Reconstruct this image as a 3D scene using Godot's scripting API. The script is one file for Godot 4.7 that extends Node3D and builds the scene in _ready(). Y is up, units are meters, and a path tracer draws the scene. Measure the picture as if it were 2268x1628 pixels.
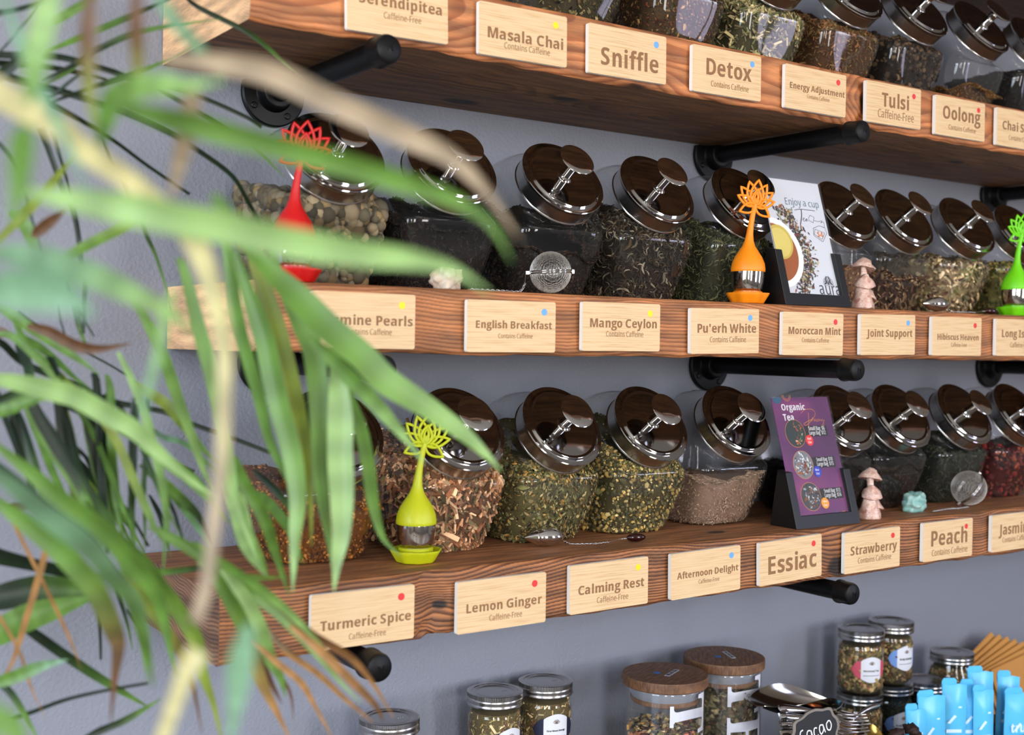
extends Node3D
# A tea wall: three timber shelves on black pipe brackets, slant-mouthed glass jars, name plaques, a potted plant in front.

const BOARD_DEPTH := 0.344
const BOARD_THICK := 0.095
const SHELF_TOP: Array[float] = [0.488, 0.056, -0.352]
const COUNTER := -0.905
const FLOOR_Y := -1.72
const CEIL_Y := 1.75

var taken := {}
var mats := {}
var rng := RandomNumberGenerator.new()
var n3 := FastNoiseLite.new()

# ---------------------------------------------------------------- mesh building
class Shape:
	var v := PackedVector3Array()
	var n := PackedVector3Array()
	var uv := PackedVector2Array()
	var c := PackedColorArray()
	var ix := PackedInt32Array()
	var col := Color.WHITE

	func grid(rows: Array, wrap := false, flip := false, cols: Array = [], us := 1.0, vs := 1.0) -> void:
		var nr: int = rows.size()
		var nc: int = rows[0].size()
		var off := v.size()
		var acc := PackedVector3Array()
		acc.resize(nr * nc)
		var jm := nc if wrap else nc - 1
		for i in nr - 1:
			for j in jm:
				var j2 := (j + 1) % nc
				var ids := [i * nc + j, i * nc + j2, (i + 1) * nc + j, (i + 1) * nc + j2]
				var p0: Vector3 = rows[i][j]
				var p1: Vector3 = rows[i][j2]
				var p2: Vector3 = rows[i + 1][j]
				var p3: Vector3 = rows[i + 1][j2]
				var na := (p2 - p0).cross(p1 - p0)
				var nb := (p2 - p1).cross(p3 - p1)
				if flip:
					na = -na
					nb = -nb
				for k in [0, 1, 2]:
					acc[ids[k]] += na
				for k in [1, 2, 3]:
					acc[ids[k]] += nb
		var extra := 1 if wrap else 0
		for i in nr:
			for j in nc + extra:
				var jj := j % nc
				v.append(rows[i][jj])
				var q := acc[i * nc + jj]
				n.append(q.normalized() if q.length_squared() > 1e-20 else Vector3.UP)
				uv.append(Vector2(us * j / float(nc - 1 + extra), vs * i / float(maxi(nr - 1, 1))))
				c.append(cols[i] if cols.size() > i else col)
		var w := nc + extra
		for i in nr - 1:
			for j in w - 1:
				var a := off + i * w + j
				if flip:
					ix.append_array(PackedInt32Array([a, a + w, a + 1, a + 1, a + w, a + w + 1]))
				else:
					ix.append_array(PackedInt32Array([a, a + 1, a + w, a + 1, a + w + 1, a + w]))

	func face(pts: PackedVector3Array, normal: Vector3, uvs := PackedVector2Array()) -> void:
		# a flat, possibly concave face
		var t := Transform3D(Basis(Quaternion(normal.normalized(), Vector3.BACK)), Vector3.ZERO) if normal.normalized().dot(Vector3.BACK) > -0.999 else Transform3D(Basis(Vector3.UP, PI), Vector3.ZERO)
		var flat := PackedVector2Array()
		for p in pts:
			var q := t * p
			flat.append(Vector2(q.x, q.y))
		var tri := Geometry2D.triangulate_polygon(flat)
		var off := v.size()
		for k in pts.size():
			v.append(pts[k])
			n.append(normal.normalized())
			uv.append(uvs[k] if uvs.size() > k else flat[k])
			c.append(col)
		for k in tri.size() / 3:
			var a := tri[k * 3]
			var b := tri[k * 3 + 1]
			var d := tri[k * 3 + 2]
			if (pts[d] - pts[a]).cross(pts[b] - pts[a]).dot(normal) < 0:
				var s := b
				b = d
				d = s
			ix.append_array(PackedInt32Array([off + a, off + b, off + d]))

	func lathe(profile: Array, seg := 32, xf := Transform3D.IDENTITY, crease := 0.6) -> void:
		# profile of Vector2(radius, height), from the bottom centre outwards and up
		var run: Array = [profile[0]]
		for k in range(1, profile.size()):
			run.append(profile[k])
			var cut := k == profile.size() - 1
			if not cut:
				var d0: Vector2 = profile[k] - profile[k - 1]
				var d1: Vector2 = profile[k + 1] - profile[k]
				cut = absf(d0.angle_to(d1)) > crease
			if cut:
				var rows := []
				for p in run:
					var row := PackedVector3Array()
					for j in seg:
						var a := TAU * j / seg
						row.append(xf * Vector3(p.x * cos(a), p.y, p.x * sin(a)))
					rows.append(row)
				grid(rows, true, xf.basis.determinant() < 0)
				run = [profile[k]]

	func tube(pts: Array, radius, sides := 8, closed := false, caps := true, cols: Array = []) -> void:
		var m := pts.size()
		var rows := []
		var side := Vector3.ZERO
		for k in m:
			var a: Vector3 = pts[(k - 1 + m) % m] if closed or k > 0 else pts[0]
			var b: Vector3 = pts[(k + 1) % m] if closed or k < m - 1 else pts[m - 1]
			var t := (b - a).normalized()
			if side == Vector3.ZERO:
				side = t.cross(Vector3.UP if absf(t.y) < 0.9 else Vector3.RIGHT).normalized()
			side = (side - t * side.dot(t)).normalized()
			var bi := t.cross(side)
			var r: float = radius[k] if radius is Array else radius
			var row := PackedVector3Array()
			for j in sides:
				var f := TAU * j / sides
				row.append(pts[k] + (side * cos(f) - bi * sin(f)) * r)
			rows.append(row)
		if closed:
			rows.append(rows[0])
		grid(rows, true, false, cols)
		if caps and not closed:
			face(rows[0], pts[0] - pts[1])
			face(rows[m - 1], pts[m - 1] - pts[m - 2])

	func extrude(poly: PackedVector2Array, z0: float, z1: float, bevel := 0.0, xf := Transform3D.IDENTITY, caps := true) -> void:
		# outline in x and y, pushed along z from z0 to z1, its front edge chamfered by bevel
		var p := poly.duplicate()
		if not Geometry2D.is_polygon_clockwise(p):
			p.reverse()
		var m := p.size()
		var inner := PackedVector2Array()
		for k in m:
			var e0 := (p[k] - p[(k - 1 + m) % m]).normalized()
			var e1 := (p[(k + 1) % m] - p[k]).normalized()
			var w := (e0.orthogonal() + e1.orthogonal())
			w = w / maxf(w.length_squared() * 0.5, 0.2)
			inner.append(p[k] - w * bevel)
		if bevel > 0.0 and absf(poly_area(inner)) > absf(poly_area(p)):
			for k in m:
				inner[k] = p[k] * 2.0 - inner[k]
		var levels := [[p, z0], [p, z1 - bevel], [inner, z1]] if bevel > 0.0 else [[p, z0], [p, z1]]
		var mid := Vector2.ZERO
		for q in p:
			mid += q / m
		for l in levels.size() - 1:
			for k in m:
				var k2 := (k + 1) % m
				var a: Vector2 = levels[l][0][k]
				var b: Vector2 = levels[l][0][k2]
				var d: Vector2 = levels[l + 1][0][k]
				var e: Vector2 = levels[l + 1][0][k2]
				var q := [xf * Vector3(a.x, a.y, levels[l][1]), xf * Vector3(b.x, b.y, levels[l][1]), xf * Vector3(d.x, d.y, levels[l + 1][1]), xf * Vector3(e.x, e.y, levels[l + 1][1])]
				grid([PackedVector3Array([q[0], q[1]]), PackedVector3Array([q[2], q[3]])], false, xf.basis.determinant() < 0)
		if caps:
			var top := PackedVector3Array()
			var bottom := PackedVector3Array()
			for k in m:
				var t: Vector2 = levels[-1][0][k]
				top.append(xf * Vector3(t.x, t.y, z1))
				bottom.append(xf * Vector3(p[k].x, p[k].y, z0))
			face(top, xf.basis * Vector3.BACK)
			face(bottom, xf.basis * Vector3.FORWARD)

	static func poly_area(p: PackedVector2Array) -> float:
		var s := 0.0
		for k in p.size():
			s += p[k].cross(p[(k + 1) % p.size()])
		return s * 0.5

	func box(size: Vector3, at := Vector3.ZERO, bevel := 0.0, basis := Basis.IDENTITY) -> void:
		var h := size * 0.5
		var b := bevel
		var poly := PackedVector2Array([Vector2(-h.x + b, -h.y), Vector2(h.x - b, -h.y), Vector2(h.x, -h.y + b), Vector2(h.x, h.y - b), Vector2(h.x - b, h.y), Vector2(-h.x + b, h.y), Vector2(-h.x, h.y - b), Vector2(-h.x, -h.y + b)]) if b > 0.0 else PackedVector2Array([Vector2(-h.x, -h.y), Vector2(h.x, -h.y), Vector2(h.x, h.y), Vector2(-h.x, h.y)])
		extrude(poly, -h.z, h.z, b, Transform3D(basis, at))

	func mesh(into: ArrayMesh = null, m: Material = null) -> ArrayMesh:
		var a := []
		a.resize(Mesh.ARRAY_MAX)
		a[Mesh.ARRAY_VERTEX] = v
		a[Mesh.ARRAY_NORMAL] = n
		a[Mesh.ARRAY_TEX_UV] = uv
		a[Mesh.ARRAY_COLOR] = c
		a[Mesh.ARRAY_INDEX] = ix
		var am := into if into else ArrayMesh.new()
		am.add_surface_from_arrays(Mesh.PRIMITIVE_TRIANGLES, a)
		if m:
			am.surface_set_material(am.get_surface_count() - 1, m)
		return am

# ---------------------------------------------------------------- scene helpers
func numbered(called: String) -> String:
	var k: int = taken.get(called, 0)
	taken[called] = k + 1
	return called if k == 0 else "%s_%03d" % [called, k]

func tag(o: Node3D, label: String, category: String, group := "", kind := "") -> Node3D:
	o.set_meta("label", label)
	o.set_meta("category", category)
	if group:
		o.set_meta("group", group)
	if kind:
		o.set_meta("kind", kind)
	return o

func thing(called: String, label: String, category: String, at := Vector3.ZERO, turn := 0.0, group := "") -> Node3D:
	var o := Node3D.new()
	o.name = numbered(called)
	add_child(o)
	o.position = at
	o.rotation.y = turn
	tag(o, label, category, group)
	return o

func part(called: String, mesh: Mesh, m: Material, parent: Node3D, xf := Transform3D.IDENTITY) -> MeshInstance3D:
	var o := MeshInstance3D.new()
	o.name = called
	o.mesh = mesh
	if m:
		o.material_override = m
	o.transform = xf
	parent.add_child(o, true)
	return o

func struct(called: String, mesh: Mesh, m: Material, at := Vector3.ZERO) -> MeshInstance3D:
	var o := part(called, mesh, m, self, Transform3D(Basis.IDENTITY, at))
	o.set_meta("kind", "structure")
	return o

func mat(key: String, color: Color, rough := 0.5, metal := 0.0, spec := 0.5) -> StandardMaterial3D:
	if mats.has(key):
		return mats[key]
	var m := StandardMaterial3D.new()
	m.resource_name = key
	m.albedo_color = color
	m.roughness = rough
	m.metallic = metal
	m.metallic_specular = spec
	mats[key] = m
	return m

func noise_tex(freq: float, size := 256, seedling := 1, kind := FastNoiseLite.TYPE_SIMPLEX_SMOOTH, octaves := 4) -> NoiseTexture2D:
	var f := FastNoiseLite.new()
	f.noise_type = kind
	f.frequency = freq
	f.seed = seedling
	f.fractal_octaves = octaves
	var t := NoiseTexture2D.new()
	t.width = size
	t.height = size
	t.seamless = true
	t.noise = f
	return t

func ramp_tex(t: NoiseTexture2D, stops: Array) -> NoiseTexture2D:
	var g := Gradient.new()
	var o := PackedFloat32Array()
	var c := PackedColorArray()
	for s in stops:
		o.append(s[0])
		c.append(s[1])
	g.offsets = o
	g.colors = c
	t.color_ramp = g
	return t

func mm(called: String, mesh: Mesh, m: Material, parent: Node3D, xfs: Array, cols: Array) -> void:
	if xfs.is_empty():
		return
	var q := MultiMesh.new()
	q.transform_format = MultiMesh.TRANSFORM_3D
	q.use_colors = true
	q.mesh = mesh
	q.instance_count = xfs.size()
	for k in xfs.size():
		q.set_instance_transform(k, xfs[k])
		q.set_instance_color(k, cols[k])
	var o := MultiMeshInstance3D.new()
	o.name = called
	o.multimesh = q
	o.material_override = m
	o.set_meta("kind", "stuff")
	parent.add_child(o, true)

func font(bold: bool, family := "Droid Sans") -> SystemFont:
	var key := "font_%s_%s" % [family, bold]
	if not mats.has(key):
		var f := SystemFont.new()
		f.font_names = PackedStringArray([family])
		f.font_weight = 700 if bold else 400
		mats[key] = f
	return mats[key]

func text_mesh(s: String, bold := true, family := "Droid Sans", depth := 0.5) -> TextMesh:
	var t := TextMesh.new()
	t.text = s
	t.font = font(bold, family)
	t.font_size = 32
	t.pixel_size = 0.03
	t.depth = depth
	t.curve_step = 2.0
	return t

func lettering(s: String, width: float, at: Transform3D, m: Material, parent: Node3D, bold := true, called := "lettering", tall := 1.0, family := "Droid Sans") -> MeshInstance3D:
	# the words s, centred at the transform and width wide, raised 0.3 mm off the face
	var t := text_mesh(s, bold, family, 0.05)
	var b := t.get_aabb()
	var k := width / b.size.x
	var mid := b.get_center()
	var xf := Transform3D(Basis.from_scale(Vector3(k, k * tall, 0.0006 / 0.05)), Vector3.ZERO) * Transform3D(Basis.IDENTITY, Vector3(-mid.x, -mid.y, 0.0))
	return part(called, t, m, parent, at * xf)

func smooth(pts: Array, steps: int) -> Array:
	# Catmull-Rom through the points
	var out := []
	var m := pts.size()
	for k in m - 1:
		var p0 = pts[maxi(k - 1, 0)]
		var p1 = pts[k]
		var p2 = pts[k + 1]
		var p3 = pts[mini(k + 2, m - 1)]
		for s in steps:
			var t := s / float(steps)
			out.append(0.5 * (2.0 * p1 + (p2 - p0) * t + (2.0 * p0 - 5.0 * p1 + 4.0 * p2 - p3) * t * t + (3.0 * p1 - p0 - 3.0 * p2 + p3) * t * t * t))
	out.append(pts[m - 1])
	return out

func ribbon(pts: Array, width: float, at: Transform3D, m: Material, parent: Node3D, called := "stroke") -> MeshInstance3D:
	# a pen stroke on a flat face, thin but solid
	var s := Shape.new()
	var rows := []
	for k in pts.size():
		var a: Vector2 = pts[maxi(k - 1, 0)]
		var b: Vector2 = pts[mini(k + 1, pts.size() - 1)]
		var d := (b - a).normalized().orthogonal() * width * 0.5
		var p: Vector2 = pts[k]
		rows.append(PackedVector3Array([at * Vector3(p.x - d.x, p.y - d.y, 0.0004), at * Vector3(p.x + d.x, p.y + d.y, 0.0004)]))
	s.grid(rows, false, true)
	return part(called, s.mesh(), m, parent)

func disc(r: float, seg := 32, squash := 1.0) -> PackedVector2Array:
	var p := PackedVector2Array()
	for k in seg:
		p.append(Vector2(r * cos(TAU * k / seg), r * squash * sin(TAU * k / seg)))
	return p

func rounded(w: float, h: float, r: float, seg := 4) -> PackedVector2Array:
	var p := PackedVector2Array()
	for q in 4:
		var cx := (w * 0.5 - r) * (1.0 if q == 0 or q == 3 else -1.0)
		var cy := (h * 0.5 - r) * (1.0 if q < 2 else -1.0)
		for k in seg + 1:
			var a := PI * 0.5 * (q + k / float(seg))
			p.append(Vector2(cx + r * cos(a), cy + r * sin(a)))
	return p

func flat(poly: PackedVector2Array, z: float, at: Transform3D, m: Material, parent: Node3D, called: String, thick := 0.0003) -> MeshInstance3D:
	var s := Shape.new()
	s.extrude(poly, z, z + thick, 0.0, at)
	return part(called, s.mesh(), m, parent)

# ---------------------------------------------------------------- surfaces
func timber(key: String, wide: int, tall: int, length: float, side: String, pith: Vector2, spacing: float, early: Color, late: Color, knots: Array, seedling: int, strength := 0.85) -> StandardMaterial3D:
	# saw-cut timber: growth rings round a pith, cut by the face in question
	n3.seed = seedling
	n3.frequency = 1.0
	n3.fractal_octaves = 1
	n3.noise_type = FastNoiseLite.TYPE_SIMPLEX
	var px := PackedByteArray()
	px.resize(wide * tall * 3)
	var hp := PackedByteArray()
	hp.resize(wide * tall)
	var at := 0
	var drift_y := PackedFloat32Array()
	var drift_z := PackedFloat32Array()
	for i in wide:
		var x := length * i / wide
		drift_y.append(0.014 * n3.get_noise_2d(x * 1.1, 3.0) + 0.003 * n3.get_noise_2d(x * 6.0, 9.0))
		drift_z.append(0.03 * n3.get_noise_2d(x * 0.9, 7.0))
	for j in tall:
		var s := j / float(tall)
		for i in wide:
			var x := length * i / wide
			var y := -BOARD_THICK * s
			var z := BOARD_DEPTH
			if side == "top":
				y = 0.0
				z = BOARD_DEPTH * s
			elif side == "bottom":
				y = -BOARD_THICK
				z = BOARD_DEPTH * s
			elif side == "end":
				z = length * i / wide
			var yy := y - pith.x + (drift_y[i] if side != "end" else 0.0)
			var zz := z - pith.y + (drift_z[i] if side != "end" else 0.0)
			var ph := sqrt(yy * yy + zz * zz) / spacing + 0.9 * n3.get_noise_3d(x * 2.5 if side != "end" else 1.0, y * 14.0, z * 14.0)
			var dark := 0.0
			var sv := y if side == "front" or side == "end" else z
			for k in knots:
				var du: float = (x - k.x)
				var dv: float = (sv - k.y)
				var d2: float = (du * du * 0.3 + dv * dv) / (k.z * k.z)
				if d2 < 9.0:
					ph += k.w * exp(-d2 * 0.7)
					dark = maxf(dark, 1.0 - smoothstep(0.02, 0.22, d2))
			var t := ph - floorf(ph)
			var tone := smoothstep(0.25, 0.86, t) * (1.0 - smoothstep(0.92, 1.0, t))
			var fib := n3.get_noise_2d(x * 30.0, sv * 1500.0)
			var broad := n3.get_noise_2d(x * 5.0, sv * 40.0 + 50.0)
			var cc := early.lerp(late, clampf(tone * strength + 0.1 * fib, 0.0, 1.0))
			var g := (1.0 + 0.09 * fib + 0.16 * broad) * (1.0 - 0.72 * dark)
			px[at * 3] = clampi(int(cc.r * g * 255.0), 0, 255)
			px[at * 3 + 1] = clampi(int(cc.g * g * 255.0), 0, 255)
			px[at * 3 + 2] = clampi(int(cc.b * g * 255.0), 0, 255)
			hp[at] = clampi(int(110.0 + 95.0 * tone + 30.0 * fib - 60.0 * dark), 0, 255)
			at += 1
	var m := mat(key, Color.WHITE, 0.62)
	m.albedo_texture = ImageTexture.create_from_image(Image.create_from_data(wide, tall, false, Image.FORMAT_RGB8, px))
	m.heightmap_enabled = true
	m.heightmap_texture = ImageTexture.create_from_image(Image.create_from_data(wide, tall, false, Image.FORMAT_L8, hp))
	m.heightmap_scale = 0.12
	m.texture_repeat = false
	return m

func shelf(row: int, x0: float, x1: float, rough_edge: float, front: Material, top: Material, under: Material, end: Material, label: String, cracks: Array) -> void:
	# a thick sawn board whose arrises wander
	var wob := FastNoiseLite.new()
	wob.seed = 40 + row
	wob.frequency = 7.0
	var r := 0.007
	var T := BOARD_THICK
	var D := BOARD_DEPTH
	var profile := [Vector2(0.0, 0.004), Vector2(0.0, D - r), Vector2(-0.3 * r, D - 0.3 * r), Vector2(-r, D), Vector2(-T * 0.35, D), Vector2(-T * 0.7, D), Vector2(-T + r, D), Vector2(-T + 0.3 * r, D - 0.3 * r), Vector2(-T, D - r), Vector2(-T, 0.004)]
	var count := 260
	var line := func(k: int) -> PackedVector3Array:
		var row_pts := PackedVector3Array()
		for i in count + 1:
			var x := x0 + (x1 - x0) * i / count
			var y: float = profile[k].x
			var z: float = profile[k].y
			if k > 0 and k < 9:
				var low: float = 1.0 if k >= 6 else 0.35
				y += low * rough_edge * wob.get_noise_2d(x, k * 0.02 + 3.0) * (1.0 if k != 1 else 0.2)
				z += rough_edge * 0.7 * wob.get_noise_2d(x * 1.3, k * 0.05 + 30.0)
				for c in cracks:
					var d: float = absf(x - c.x - 0.01 * sin(k * 1.7)) / c.y
					if d < 1.0:
						z -= c.z * (1.0 - d) * (1.0 if k > 1 else 0.3)
						if k >= 6:
							y += c.z * 0.9 * (1.0 - d)
			row_pts.append(Vector3(x, y, z))
		return row_pts
	var lines := []
	for k in profile.size():
		lines.append(line.call(k))
	var m := ArrayMesh.new()
	var add := func(from: int, to: int, material: Material) -> void:
		var s := Shape.new()
		var rows := []
		for k in range(from, to + 1):
			rows.append(lines[k])
		s.grid(rows)
		var total := 0.0
		var run := [0.0]
		for k in range(from + 1, to + 1):
			total += (profile[k] - profile[k - 1]).length()
			run.append(total)
		for k in run.size():
			for i in count + 1:
				s.uv[k * (count + 1) + i] = Vector2(i / float(count), run[k] / total)
		s.mesh(m, material)
	add.call(0, 1, top)
	add.call(1, 8, front)
	var s := Shape.new()
	s.grid([lines[8], lines[9]])
	for i in count + 1:
		s.uv[i] = Vector2(i / float(count), 1.0)
		s.uv[count + 1 + i] = Vector2(i / float(count), 0.0)
	s.mesh(m, under)
	s = Shape.new()
	s.grid([lines[9], lines[0]])
	s.mesh(m, under)
	for side in 2:
		s = Shape.new()
		var pts := PackedVector3Array()
		var uvs := PackedVector2Array()
		for k in profile.size():
			var p: Vector3 = lines[k][count * side]
			pts.append(p)
			uvs.append(Vector2(p.z / D, -p.y / T))
		s.face(pts, Vector3(-1 if side == 0 else 1, 0, 0), uvs)
		s.mesh(m, end)
	var o := part("wooden_shelf", m, null, self, Transform3D(Basis.IDENTITY, Vector3(0, SHELF_TOP[row], 0)))
	o.name = numbered("wooden_shelf")
	tag(o, label, "shelf", "timber wall shelves")

# ---------------------------------------------------------------- brackets
func bracket(row: int, x: float, label: String) -> void:
	var black := mat("black_iron", Color(0.02, 0.022, 0.026), 0.45, 0.0, 0.35)
	var t := thing("pipe_bracket", label, "bracket", Vector3(x, SHELF_TOP[row] - BOARD_THICK - 0.0200, 0.0), 0.0, "black pipe shelf brackets")
	var out := Transform3D(Basis(Vector3.RIGHT, PI * 0.5), Vector3.ZERO)
	var s := Shape.new()
	s.lathe([Vector2(0, 0.001), Vector2(0.052, 0.001), Vector2(0.0535, 0.003), Vector2(0.0535, 0.009), Vector2(0.051, 0.0115), Vector2(0.031, 0.0125), Vector2(0.028, 0.016), Vector2(0.0255, 0.032), Vector2(0.0225, 0.034), Vector2(0.0, 0.034)], 40, out)
	# the plate is cut off flat where it meets the board above it
	for k in s.v.size():
		s.v[k].y = minf(s.v[k].y, 0.0178)
	var fl := part("flange", s.mesh(), black, t)
	for k in 4:
		if sin(PI * 0.25 + PI * 0.5 * k + 0.2) < 0.0:
			continue
		var a := PI * 0.25 + PI * 0.5 * k + 0.2
		s = Shape.new()
		s.lathe([Vector2(0, 0.0), Vector2(0.0055, 0.0), Vector2(0.0055, 0.0012), Vector2(0.004, 0.0026), Vector2(0, 0.0029)], 12, Transform3D(Basis.IDENTITY, Vector3(0.041 * cos(a), 0, 0.041 * sin(a))))
		s.box(Vector3(0.0068, 0.0006, 0.0012), Vector3(0.041 * cos(a), 0.003, 0.041 * sin(a)))
		part("screw", s.mesh(), black, fl, out * Transform3D(Basis.IDENTITY, Vector3(0, 0.012, 0)))
	s = Shape.new()
	s.lathe([Vector2(0.0, 0.03), Vector2(0.0168, 0.03), Vector2(0.0168, 0.375), Vector2(0.0, 0.375)], 28, out)
	part("pipe", s.mesh(), black, t)
	s = Shape.new()
	s.lathe([Vector2(0.0, 0.355), Vector2(0.0195, 0.355), Vector2(0.0218, 0.358), Vector2(0.0218, 0.364), Vector2(0.0205, 0.367), Vector2(0.0203, 0.386), Vector2(0.0185, 0.3905), Vector2(0.013, 0.3935), Vector2(0.0, 0.395)], 32, out)
	var cap := part("end_cap", s.mesh(), black, t)
	s = Shape.new()
	for q in [[-0.004, -0.004, -0.004, 0.004], [-0.004, 0.004, 0.004, -0.004], [0.004, -0.004, 0.004, 0.004]]:
		s.tube([Vector3(q[0], q[1], 0.3952), Vector3(q[2], q[3], 0.3952)], 0.0007, 5)
	part("cast_mark", s.mesh(), black, cap)

# ---------------------------------------------------------------- plaques
var plaque_mesh: ArrayMesh

func plaque(row: int, x: float, dy: float, words: String, share: float, note: String, note_share: float, dot: String, tilt: float, wy := 0.0, ny := -0.014) -> void:
	var W := 0.16
	var H := 0.0765
	if plaque_mesh == null:
		plaque_mesh = ArrayMesh.new()
		var s := Shape.new()
		var poly := rounded(W, H, 0.003, 2)
		s.extrude(poly, 0.0, 0.0076, 0.0, Transform3D.IDENTITY, false)
		s.mesh(plaque_mesh, mat("plaque_edge", Color(0.965, 0.95, 0.92), 0.6))
		s = Shape.new()
		var pts := PackedVector3Array()
		var uvs := PackedVector2Array()
		var back := PackedVector3Array()
		for p in poly:
			pts.append(Vector3(p.x, p.y, 0.0076))
			back.append(Vector3(p.x, p.y, 0.0))
			uvs.append(Vector2(p.x / W + 0.5, 0.5 - p.y / H))
		s.face(pts, Vector3.BACK, uvs)
		s.face(back, Vector3.FORWARD, uvs)
		s.mesh(plaque_mesh, pale_wood)
	var shown := words if dot == "" else "%s, with a %s dot" % [words, dot]
	var where: String = ["top", "middle", "lowest"][row]
	var t := thing("name_plaque", "pale wooden plaque reading %s on the %s shelf edge" % [shown, where], "sign", Vector3(x, SHELF_TOP[row] + dy, BOARD_DEPTH + 0.0035), 0.0, "tea name plaques on the shelf edges")
	t.rotation.z = deg_to_rad(tilt)
	part("board", plaque_mesh, null, t)
	var burnt := mat("burnt_lettering", Color(0.56, 0.40, 0.26), 0.7)
	var burnt_fine := mat("burnt_fine_lettering", Color(0.60, 0.45, 0.31), 0.7)
	lettering(words, W * share, Transform3D(Basis.IDENTITY, Vector3(0.004, wy, 0.0077)), burnt, t, true, "lettering", 0.92 if words.length() > 7 else 0.98)
	if note:
		lettering(note, W * note_share, Transform3D(Basis.IDENTITY, Vector3(0.006, ny - 0.001, 0.0077)), burnt_fine, t, false, "small_lettering", 1.15)
	if dot:
		var dm := {"red": mat("red_dot", Color(0.88, 0.2, 0.22), 0.5), "blue": mat("blue_dot", Color(0.42, 0.66, 0.9), 0.5), "yellow": mat("yellow_dot", Color(0.95, 0.86, 0.1), 0.5)}
		var d := flat(disc(0.0052, 28), 0.0076, Transform3D(Basis.IDENTITY, Vector3(W * 0.5 - 0.0215, H * 0.5 - 0.0155, 0)), dm[dot], t, "dot_sticker", 0.0004)
		d.set_meta("label", dot + " dot sticker")

var pale_wood: StandardMaterial3D

# ---------------------------------------------------------------- tea jars
# front (height, z), back (height, z), half width, squareness
var rings: Array = [
	[Vector2(0.000, 0.150), Vector2(0.000, 0.142), 0.004, 2.0], [Vector2(0.000, 0.206), Vector2(0.000, 0.088), 0.056, 4.0], [Vector2(0.003, 0.217), Vector2(0.003, 0.074), 0.067, 4.2], [Vector2(0.012, 0.2245), Vector2(0.012, 0.064), 0.0735, 4.6],
	[Vector2(0.035, 0.2335), Vector2(0.040, 0.055), 0.0800, 5.0], [Vector2(0.070, 0.2440), Vector2(0.085, 0.0485), 0.0855, 7.0], [Vector2(0.098, 0.2505), Vector2(0.130, 0.046), 0.0880, 8.0], [Vector2(0.1075, 0.2520), Vector2(0.165, 0.0495), 0.0870, 7.5],
	[Vector2(0.1125, 0.2490), Vector2(0.200, 0.060), 0.0830, 5.0], [Vector2(0.1150, 0.2450), Vector2(0.228, 0.083), 0.0775, 3.2], [Vector2(0.1150, 0.2440), Vector2(0.245, 0.118), 0.0730, 2.5], [Vector2(0.1130, 0.2475), Vector2(0.2475, 0.145), 0.0705, 2.15],
	[Vector2(0.1135, 0.2520), Vector2(0.2400, 0.166), 0.0690, 2.0], [Vector2(0.1190, 0.2600), Vector2(0.2360, 0.178), 0.0690, 2.0], [Vector2(0.1300, 0.2755), Vector2(0.2470, 0.1935), 0.0690, 2.0]]
var jar_glass: ArrayMesh
var lid_mesh: ArrayMesh
var skirt_mesh: ArrayMesh
var knob_mesh: ArrayMesh
var knob_head_mesh: ArrayMesh
const LID_AT := Vector3(0.0, 0.195, 0.240)

func ring_at(t: float, inset := 0.0) -> Array:
	var k := clampi(int(t), 0, rings.size() - 2)
	var f := t - k
	var q := []
	for s in 4:
		var p0 = rings[maxi(k - 1, 0)][s]
		var p1 = rings[k][s]
		var p2 = rings[k + 1][s]
		var p3 = rings[mini(k + 2, rings.size() - 1)][s]
		var m1 = (p2 - p0) * 0.35
		var m2 = (p3 - p1) * 0.35
		var f2 := f * f
		var f3 := f2 * f
		q.append(p1 * (2 * f3 - 3 * f2 + 1) + m1 * (f3 - 2 * f2 + f) + p2 * (3 * f2 - 2 * f3) + m2 * (f3 - f2))
	return q

func jar_point(q: Array, a: float, inset := 0.0) -> Vector3:
	var c := cos(a)
	var s := sin(a)
	var r := pow(pow(absf(c), q[3]) + pow(absf(s), q[3]), -1.0 / q[3])
	var cx := c * r
	var cs := s * r
	var mid: Vector2 = (q[0] + q[1]) * 0.5
	var half: Vector2 = (q[0] - q[1]) * 0.5
	var g: float = maxf(half.length() - inset, 0.001) / maxf(half.length(), 0.001)
	return Vector3(maxf(q[2] - inset, 0.001) * cx, mid.x + half.x * g * cs, mid.y + half.y * g * cs)

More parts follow.
